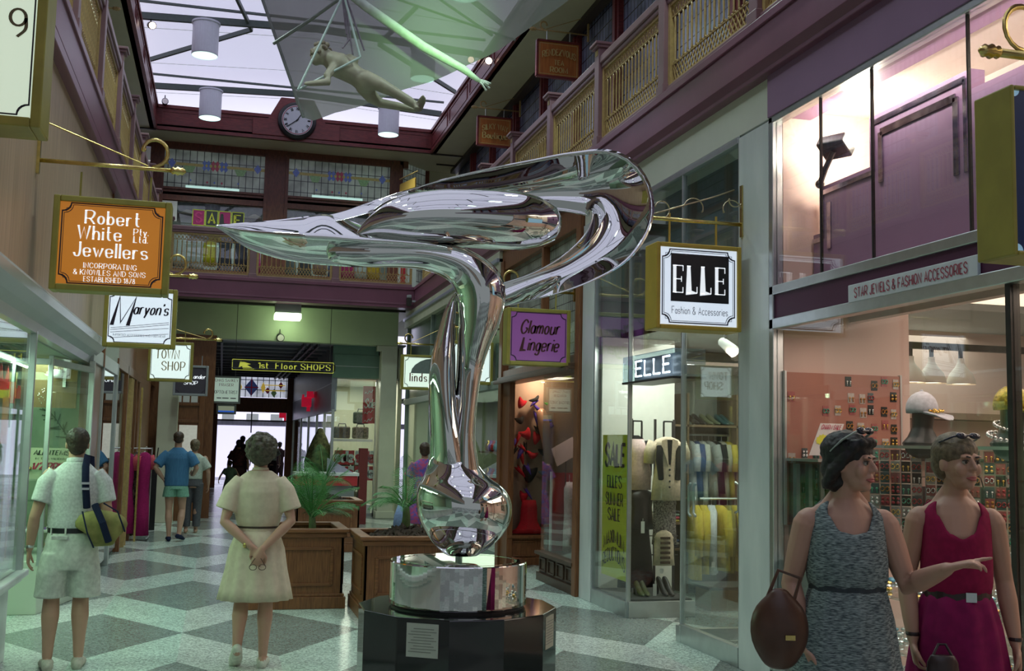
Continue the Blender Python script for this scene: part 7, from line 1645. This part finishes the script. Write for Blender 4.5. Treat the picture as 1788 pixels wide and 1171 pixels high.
bt = thing('carrier_bag', 'pale blue carrier bag beside the person in the floral dress', 'bag', P(698, 955, Z=0)); q = P(698, 955, Z=0); M().loft([(q.x, q.y, .28), (q.x, q.y, .5), (q.x+.0, q.y, .68)], [(.13, .05), (.11, .05), (.05, .03)], 12, ref=(0, 1, 0), round_=False).build('bag_body', fab('paleblue', (.28, .38, .62)), bt, smooth=True); M().tube([(q.x, q.y, .66), (q.x+.12, q.y, .86)], .008, 6).build('handle', whf, bt)
dk = fab('silhouette', (.06, .035, .04)); dk2 = fab('silhouette_red', (.10, .03, .035), c2=(.04, .02, .02), ns=20)
figure(423, 0, 1.75, 'dark clad person in the exit doorway beside the child', dk2, dk, hairm['dark'], Y=31, rz=PI, vox=.014) if 0 else None
def fig2(px, Y, h, label, top, bot, hair, **k):
    X = P(px, 765, Y=Y).x; c = figure(0, 0, h, label, top, bot, hair, Y=Y, vox=.014, **k); c.location = (X, Y, 0); return c
fig2(418, 30.5, 1.66, 'dark clad person in the exit passage walking beside the child', dk2, dk, hairm['dark'])
fig2(404, 29.5, 1.12, 'small child in a green dress with arms out in the exit passage', fab('childgreen', (.12, .2, .14)), fab('childgreen'), hairm['dark'], armdx=.09)
fig2(424, 38.0, 1.78, 'tall dark silhouette standing at the bright exit opening', dk, dk, hairm['dark'], skirt=False)
fig2(476, 38.2, 1.68, 'person in a pale top standing at the right of the exit opening', fab('paleshirt'), dk, hairm['dark'], skirt=False)
fig2(489, 40.5, 1.6, 'dark figure outside at the right edge of the exit opening', dk, dk, hairm['dark'], skirt=False)
# --- woman in grey dress pointing (right foreground, facing the camera, head turned to image right)
px_ = V((2.60, 4.18, 0)); s = 1.03
t = thing('person', 'person with dark bobbed hair in a grey marled dress, pointing to the right', 'person', px_, rz=-.30)
mb = M(); hr = rotz(.84, .05); hc = V((.015, -.035, 1.645))
leg(mb, (.10, 0, .90), (.11, -.05, .50), (.12, .03, .09)); leg(mb, (-.10, 0, .90), (-.10, .02, .50), (-.10, .05, .09)); foot(mb, (.12, .03, .085), (.2, -1, 0)); foot(mb, (-.10, .05, .085), (0, -1, 0))
torso(mb, [(.85, 0, 0, .155, .13), (1.10, 0, 0, .130, .11), (1.22, 0, -.005, .138, .12), (1.34, 0, .0, .145, .12), (1.42, 0, .012, .138, .10), (1.465, 0, .015, .10, .08), (1.50, 0, .012, .06, .06)])
mb.loft([(0, .018, 1.44), (.0, .004, 1.52), (.008, -.012, 1.60)], [.06, .055, .054], 14, ref=(0, 1, 0)); head(mb, hc, hr, 1.02)
for q in (-1, 1): mb.ell((q*.155, .01, 1.395), (.056, .056, .062)); mb.loft([(q*.03, .02, 1.53), (q*.08, .02, 1.458), (q*.15, .012, 1.412)], [.026, .032, .034], 10)
arm(mb, (-.168, .01, 1.39), (-.225, .05, 1.13), (-.19, -.04, .89), 1.1); hand(mb, (-.19, -.045, .88), (.15, -.15, -1), (1, .1, 0), 1, .5)
arm(mb, (.168, .01, 1.39), (.245, -.03, 1.14), (.345, -.22, 1.235), 1.1); hand(mb, (.35, -.23, 1.24), (.8, -.45, .32), (-.3, .2, -1), 1, .55, 1.0, point=(0, 1))
mb.build('body', skin2, t, local=True, remesh=.0055, sm=3)
face(t, hc, hr, 1.02)
marl = fab('marl', (.30, .36, .36), c2=(.06, .08, .09), ns=14, stretch=(3, 3, 20)); mb = M(); bodice(mb, [(1.12, 0, 0, .155, .135), (1.17, 0, -.002, .170, .148), (1.24, 0, -.006, .168, .150), (1.34, 0, -.002, .160, .138), (1.42, 0, .012, .160, .114), (1.465, 0, .015, .132, .094), (1.50, 0, .012, .10, .075)], 0); mb.build('bodice', marl, t, local=True, smooth=True)
M().stack([(1.15, 0, 0, .150, .13), (1.10, 0, 0, .165, .145), (1.0, 0, 0, .19, .165), (.85, 0, 0, .21, .18), (.65, 0, 0, .24, .2), (.45, 0, 0, .26, .215)], 64, fold=[0, .015, .02, .03, .04, .05, 11]).build('skirt', marl, t, smooth=True, local=True)
mb = M(); mb.rings([[V((.160*math.cos(a), .141*math.sin(a), z)) for a in (2*PI*j/32 for j in range(32))] for z in (1.118, 1.14)], cap=False); mb.build('waistband', fab('marldark', (.05, .06, .07)), t, local=True)
mb = M(); T_ = lambda q: hc+hr @ (V(q)*1.02)
mb.ell(T_((0, .028, .055)), (.098, .112, .088), 20, 12, rot=hr); mb.ell(T_((0, .065, -.02)), (.086, .065, .085), 16, 10, rot=hr); mb.ell(T_((0, .06, -.075)), (.07, .055, .05), 14, 9, rot=hr)
for q in (-1, 1): mb.loft([T_((q*.06, -.045, .085)), T_((q*.082, -.01, .03)), T_((q*.083, .04, -.03)), T_((q*.06, .075, -.09))], [.022, .024, .03, .025], 10)
mb.loft([T_((-.05, -.066, .092)), T_((0, -.078, .098)), (T_((.05, -.066, .090)))], [.02, .022, .018], 10)
mb.build('hair', hairm['dark'], t, local=True, remesh=.006, sm=2, disp=(.03, .012))
mb = M()
for q in (-1, 1): mb.ell(T_((q*.035, -.055, .142)), (.03, .014, .018), 12, 8, rot=hr @ MX.Rotation(-.9, 3, 'X'))
mb.loft([T_((-.068, -.05, .138)), T_((0, -.066, .142)), T_((.068, -.05, .138))], [.005]*3, 8); sgo = mb.build('sunglasses', mat('sunglass_lens', (.02, .02, .035), .1, nz=.1), t, smooth=True, local=True)
mb = M(); [mb.loft([T_((q*.07, -.05, .138)), T_((q*.088, .0, .10)), T_((q*.09, .05, .05))], [(.010, .004), (.016, .004), (.009, .003)], 8) for q in (-1, 1)]; mb.build('temple_arm', mat('sunglass_frame', (.42, .47, .42), .3, nz=.05), sgo, smooth=True, local=True)
bw = px_+V((-.335, -.03, 0)); bt = thing('handbag', 'round brown leather handbag hanging at the hip of the grey dressed person', 'bag', bw+Z_*.84, rz=-.3)
M().loft([(0, 0, .01), (0, 0, .07), (0, 0, .15), (0, 0, .22), (0, 0, .26)], [(.085, .05), (.12, .065), (.125, .065), (.10, .05), (.05, .03)], 20, ref=(0, 1, 0)).build('bag_body', mat('leather_brown', (.085, .035, .02), .35, nz=.2, ns=12), bt, smooth=True, local=True, sub=1)
mb = M(); mb.loft([(-.05, 0, .25), (.0, .02, .36), (.09, .02, .33), (.06, 0, .24)], [(.008, .006)]*4, 8, ref=(0, 1, 0)); mb.build('strap', mat('leather_brown'), bt, local=True); M().obox((.03, -.068, .1), X_*.02, Y_*.004, Z_*.01).build('clasp', brass, bt, local=True)
# --- woman in magenta
px_ = V((3.17, 4.22, 0))
t = thing('person', 'person in a sleeveless magenta top and skirt with a dark belt, at right', 'person', px_, rz=-.42)
mb = M(); hr = rotz(.48, .03); hc = V((.01, -.03, 1.655))
leg(mb, (.10, 0, .90), (.11, -.05, .50), (.12, .03, .09)); leg(mb, (-.10, 0, .90), (-.10, .02, .50), (-.10, .05, .09)); foot(mb, (.12, .03, .085), (.2, -1, 0)); foot(mb, (-.10, .05, .085), (0, -1, 0))
torso(mb, [(.85, 0, 0, .145, .125), (1.10, 0, 0, .120, .10), (1.22, 0, -.002, .126, .11), (1.34, 0, .0, .135, .115), (1.43, 0, .012, .130, .095), (1.475, 0, .015, .098, .08), (1.51, 0, .012, .055, .055)])
mb.loft([(0, .018, 1.45), (.0, .004, 1.53), (.006, -.01, 1.61)], [.055, .05, .05], 14, ref=(0, 1, 0)); head(mb, hc, hr, 1.02)
for q in (-1, 1): mb.ell((q*.148, .01, 1.405), (.05, .052, .058)); mb.loft([(q*.03, .02, 1.54), (q*.075, .02, 1.466), (q*.142, .012, 1.42)], [.024, .03, .032], 10)
arm(mb, (-.160, .01, 1.40), (-.205, .04, 1.14), (-.20, -.06, .89)); hand(mb, (-.20, -.065, .88), (.1, -.15, -1), (1, -.2, 0), 1, .75)
arm(mb, (.160, .01, 1.40), (.21, .04, 1.14), (.235, -.02, .88)); hand(mb, (.235, -.025, .87), (.05, -.15, -1), (-1, 0, 0), -1, .45)
mb.build('body', skin1, t, local=True, remesh=.0055, sm=3); face(t, hc, hr, 1.02)
mg = fab('magentatop', (.27, .010, .062), c2=(.22, .008, .05), ns=30); mb = M(); bodice(mb, [(1.07, 0, 0, .135, .118), (1.13, 0, 0, .152, .135), (1.24, 0, -.004, .150, .138), (1.34, 0, -.002, .148, .132), (1.43, 0, .012, .152, .110), (1.475, 0, .015, .128, .094), (1.51, 0, .012, .095, .072)], .012); mb.build('top', mg, t, local=True, smooth=True)
mk = fab('magentaskirt', (.24, .010, .085), c2=(.19, .008, .07), ns=20); M().stack([(1.10, 0, 0, .134, .118), (1.05, 0, 0, .155, .135), (.95, 0, 0, .18, .16), (.8, 0, 0, .205, .18), (.6, 0, 0, .235, .2), (.4, 0, 0, .26, .22)], 64, fold=[.01, .03, .04, .04, .05, .06, 12]).build('skirt', mk, t, smooth=True, local=True)
mb = M(); mb.rings([[V((.144*math.cos(a), .126*math.sin(a), z)) for a in (2*PI*j/32 for j in range(32))] for z in (1.065, 1.105)], cap=False); bo = mb.build('belt', mat('belt_dark', (.035, .02, .02), .35, nz=.1), t, local=True); M().obox((.03, -.128, 1.085), X_*.022, Y_*.005, Z_*.02).build('buckle', alum, bo, local=True)
mb = M(); T_ = lambda q: hc+hr @ (V(q)*1.02)
mb.ell(T_((0, .026, .048)), (.092, .110, .092), 20, 12, rot=hr); mb.ell(T_((0, .060, .0)), (.086, .066, .085), 14, 9, rot=hr); mb.ell(T_((0, .115, .03)), (.045, .04, .045), 12, 8, rot=hr)
mb.build('hair', hairm['fair'], t, local=True, remesh=.006, sm=2, disp=(.03, .008))
mb = M()
for q in (-1, 1): mb.ell(T_((q*.035, -.06, .122)), (.03, .012, .018), 12, 8, rot=hr @ MX.Rotation(-.9, 3, 'X'))
mb.loft([T_((-.085, .02, .09)), T_((-.068, -.052, .118)), T_((0, -.07, .124)), T_((.068, -.052, .118)), T_((.085, .02, .09))], [.004]*5, 8); mb.build('sunglasses', mat('sunglass_lens'), t, smooth=True, local=True)
for a, l in (((-.20, -.055, .905), 'bracelet'), ((.235, -.018, .895), 'watch')): M().lathe([(.028, 0), (.031, .008), (.028, .016)], a, 14, cap=False).build(l, mat('belt_dark'), t, local=True)
bw = px_+V((-.21, -.18, .73)); bt = thing('purse', 'dark purse held in the hand of the magenta dressed person', 'purse', bw, rz=-.3); M().loft([(0, 0, .0), (0, 0, .05), (0, 0, .1), (0, 0, .13)], [(.06, .03), (.07, .035), (.065, .03), (.05, .018)], 16, ref=(0, 1, 0), round_=False).build('purse_body', mat('belt_dark'), bt, smooth=True, local=True, bevel=.006)
M().tube([(-.04, 0, .125), (-.01, .02, .17), (.02, .02, .17), (.04, 0, .125)], .006, 6).build('strap', mat('belt_dark'), bt, local=True)
# ------------------------------------------------------------------ lights
def area(name, loc, rot, sx, sy, e, c):
    l = bpy.data.lights.new(name, 'AREA'); l.shape = 'RECTANGLE'; l.size, l.size_y, l.energy, l.color = sx, sy, e, c
    o = bpy.data.objects.new(name, l); col.objects.link(o); o.location = loc; o.rotation_euler = rot; return o
def point(name, loc, e, c, r=.1):
    l = bpy.data.lights.new(name, 'POINT'); l.energy, l.color, l.shadow_soft_size = e, c, r; o = bpy.data.objects.new(name, l); col.objects.link(o); o.location = loc; return o
GREENL = (.62, 1, .68); WARM = (1, .80, .62)
for x, y in [(-.58, 19.25), (-.53, 23.1), (3.22, 23.1), (3.28, 19.25)]+[(x, y) for y in (15.4, 11.5, 7.6, 3.7, -.2, -4.1) for x in (-.58, 3.22)]:  # the nearer pairs belong to the added unseen lamps
    l = bpy.data.lights.new('cylinder_light', 'SPOT'); l.energy = 215 if y > 5 else 22; l.color = (.76, 1, .88); l.spot_size = 2.3; l.spot_blend = .8; l.shadow_soft_size = .18
    o = bpy.data.objects.new('cylinder_light', l); col.objects.link(o); o.location = (x, y, 8.32)
for y in (6.2, 8.6, 11.0): area('canopy_tube_light', (-1.95, y, 2.38), (0, 0, 0), .06, 1.3, 26, GREENL)
area('left_window_light', (-2.0, 12.2, 2.44), (0, 0, 0), .6, .5, 18, GREENL); area('left_near_light', (-2.5, 7.6, 2.44), (0, 0, 0), .8, 2, 26, GREENL)
area('passage_lamp', tuple(P(503, 556, Y=23.75)-Z_*.01), (0, 0, 0), .5, .4, 40, (.68, 1, .58)); area('passage_lamp', tuple(P(463, 609, Y=29.25)-Z_*.01), (0, 0, 0), .55, .45, 18, (.68, 1, .6))
PINK = (1, .77, .67); area('shop_light', (6.2, 4.5, 3.05), (0, 0, 0), 3.2, 4.5, 120, PINK); area('shop_light', (7, 8.4, 3.05), (0, 0, 0), 2.5, 1.2, 50, PINK); area('shelf_fill', (4.7, 6.2, 1.0), (0, 0, 0), .6, .9, 5, (.95, .97, 1))  # the lamp over the trinket shelf is an added fill to brighten it
area('window_strip_light', (4.25, 5.3, 2.58), (0, 0, 0), .25, 3.5, 16, PINK)
area('panel_fill', (4.10, 5.6, 4.16), (0, -.9, 0), .04, 3.0, 20, (1, .84, .82)); point('recess_flood', (4.45, 6.9, 4.02), 38, (1, .86, .72), .08); area('recess_light', (4.7, 4.5, 4.2), (0, 0, 0), .4, 4.5, 22, (1, .84, .70))  # the strip before the stepped panel is an added fill, not a known lamp
area('clothes_shop_light', (5.9, 10.2, 2.85), (0, 0, 0), 2.5, 3.5, 70, (.92, 1, .9)); point('case_spot', (4.9, 9.9, 2.62), 20, WARM, .05); area('case_fill', (4.35, 10.7, 2.8), (0, 0, 0), .5, .5, 22, (.95, 1, .92))  # the area lamp in the display case is added to brighten the poster
point('lingerie_spot', (4.5, 15.2, 2.6), 16, (1, .72, .5), .03); area('lingerie_window_light', (4.4, 12.8, 2.6), (0, 0, 0), .3, .6, 9, (1, .85, .75))
area('umbrella_shop_light', (5.0, 20, 2.6), (0, 0, 0), 1.2, 7, 60, (.82, 1, .75)); area('luggage_shop_light', (3.2, 26.5, 3.05), (0, 0, 0), 1.2, 2.6, 60, (1, 1, .82))
area('luggage_window_light', (2.95, 25.15, 3.05), (0, 0, 0), .8, .25, 16, (1, 1, .85))
area('upper_shop_light', (1.0, 26.0, 7.0), (0, 0, 0), 4.5, .8, 70, (.85, 1, .9)); point('upper_right_shop', (5.9, 12.5, 6.8), 10, GREENL, .05)
area('street_light', (1.2, 44, 8), (0, 0, 0), 12, 5, 350, (.85, .85, 1))
l = bpy.data.lights.new('mercury_spot', 'SPOT'); l.energy = 520; l.color = (.45, 1, .38); l.spot_size = .62; l.spot_blend = 1; l.shadow_soft_size = .12
o = bpy.data.objects.new('mercury_spot', l); col.objects.link(o); o.location = P(905, 20, Y=10.2)+V((.2, 0, .2)); tgt = P(770, 62, Y=13); o.rotation_euler = (V(tgt)-V(o.location)).to_track_quat('-Z', 'Y').to_euler()
w = bpy.data.worlds.new('world'); sc.world = w; w.use_nodes = True; w.node_tree.nodes['Background'].inputs[0].default_value = (.72, .78, .82, 1); w.node_tree.nodes['Background'].inputs[1].default_value = .35
sc.view_settings.view_transform = 'Standard'; sc.view_settings.look = 'None'; sc.view_settings.gamma = 1; sc.view_settings.exposure = EXPO
try: sc.view_settings.use_curve_mapping = False
except Exception: pass
cy = sc.cycles; cy.max_bounces = 7; cy.diffuse_bounces = 3; cy.glossy_bounces = 5; cy.transmission_bounces = 3; cy.transparent_max_bounces = 20; cy.caustics_reflective = False; cy.caustics_refractive = False
cy.use_denoising = True; cy.sample_clamp_indirect = 4; cy.sample_clamp_direct = 0
